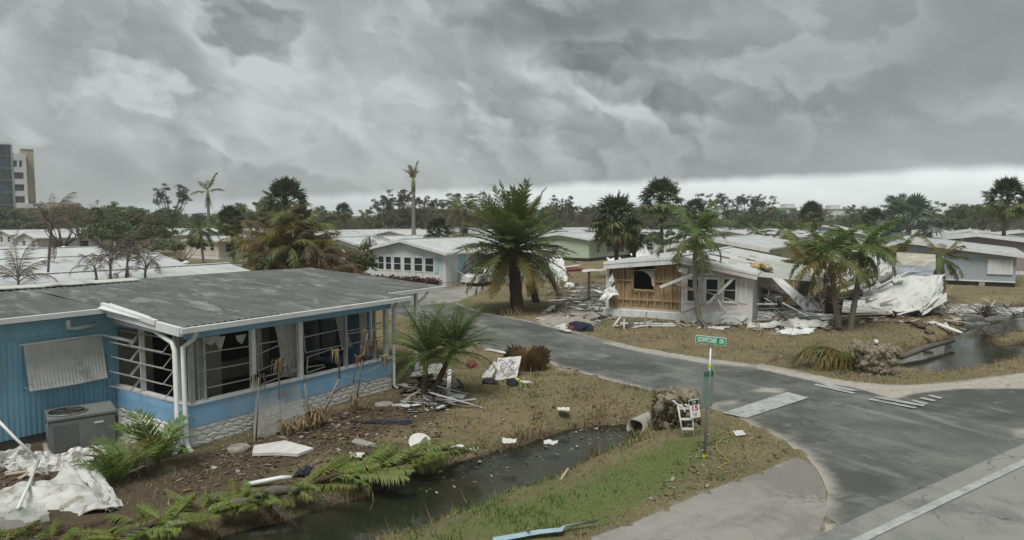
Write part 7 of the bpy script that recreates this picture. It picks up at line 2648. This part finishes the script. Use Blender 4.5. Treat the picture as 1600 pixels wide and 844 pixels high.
litter_stuff('bank_debris', 'pale scraps and twigs washed up along the ditch bank', [([(640, 735), (700, 705), (800, 690), (900, 672), (960, 662), (960, 668), (880, 685), (780, 712), (690, 742)], 1.0)], 260, .06, [(.42, .40, .36), (.20, .15, .10), (.10, .08, .06), (.09, .07, .05), (.14, .10, .06)], 10)

litter_stuff('floating_leaves', 'leaves, scum and twigs floating on the ditch water', [([(985, 672), (900, 678), (790, 708), (690, 740), (570, 780), (400, 835), (560, 850), (680, 812), (800, 766), (900, 727), (985, 685)], .8), ([(1410, 575), (1450, 545), (1500, 525), (1600, 500), (1600, 550), (1500, 575)], .2)], 260, .028, [(.16, .14, .08), (.09, .08, .05), (.22, .20, .14), (.07, .08, .03)], 12)


def tangle(name, label, regions, n, seed):
    """broken laths, angle strips and splinters too many and too small to pick apart"""
    r = random.Random(seed)
    V, C = [], []
    Fc = []
    cols = [(.46, .46, .44), (.38, .37, .34), (.26, .18, .10), (.40, .30, .18), (.12, .11, .10), (.50, .50, .48), (.20, .22, .22)]
    for (px0, px1, py0, py1, zmax, share) in regions:
        for _ in range(int(n * share)):
            p = G(r.uniform(px0, px1), r.uniform(py0, py1))
            p.z = zmax * r.random() ** 2 + .06
            az, el = r.uniform(0, 6.28), r.gauss(0, .28)
            L = r.uniform(.3, 1.6)
            d = Vector((math.cos(az) * math.cos(el), math.sin(az) * math.cos(el), math.sin(el))) * L / 2
            if p.z - abs(d.z) < 0: p.z = abs(d.z) + .03
            mb = MB().beam(p - d, p + d, r.uniform(.03, .12), r.uniform(.015, .04))
            k = len(V)
            V += mb.v
            Fc += [tuple(i + k for i in f) for f in mb.f]
            c = cols[r.randrange(len(cols))]; q = r.uniform(.6, 1.05)
            C += [tuple(x * q for x in c)] * 8
    m = bpy.data.materials.new(name + '_surface')
    m.use_nodes = True
    t = m.node_tree
    at = nd(t, 'ShaderNodeAttribute', attribute_name='Col')
    t.links.new(at.outputs['Color'], t.nodes['Principled BSDF'].inputs['Base Color'])
    t.nodes['Principled BSDF'].inputs['Roughness'].default_value = .75
    tag(link(name, np_mesh(name, np.array(V), np.array(Fc), m, np.array(C))), label, kind='stuff')


tangle('broken_laths', 'tangle of broken laths and metal strips in and around the wrecks', [(1182, 1300, 488, 512, 1.5, .3), (1300, 1480, 478, 496, 1.1, .26), (960, 1180, 505, 513, .1, .06), (860, 955, 445, 500, .2, .12), (1480, 1590, 478, 496, .1, .08), (640, 720, 585, 640, .15, .06)], 620, 5)

litter_stuff('lawn_litter', 'brown leaves and pale scraps strewn over the lawns', [([(640, 650), (860, 590), (1050, 640), (960, 665), (780, 700), (690, 715)], .45), ([(900, 522), (1180, 515), (1400, 510), (1390, 560), (1250, 575), (1000, 545)], .35), ([(1100, 680), (1180, 680), (1235, 710), (1100, 770), (1000, 800)], .2)], 1500, .07, [(.16, .10, .05), (.10, .065, .04), (.30, .27, .22), (.07, .05, .035), (.14, .09, .05), (.40, .38, .34)], 14)
# ------------------------------------------------------------------ damp air: far things fade a little
hz = MB().box(-1000, 1000, -80, 1600, -3, 40).build('haze', mat('unused_haze_surface', (1, 1, 1)))
hm = bpy.data.materials.new('damp_air')
hm.use_nodes = True
ht = hm.node_tree
ht.nodes.clear()
hv = nd(ht, 'ShaderNodeVolumePrincipled')
hv.inputs['Color'].default_value = (.92, .96, .97, 1)
hv.inputs['Density'].default_value = HAZE_D
ho = nd(ht, 'ShaderNodeOutputMaterial')
ht.links.new(hv.outputs[0], ho.inputs['Volume'])
hz.data.materials.clear()
hz.data.materials.append(hm)
tag(hz, 'thin grey haze over the whole place', kind='stuff')
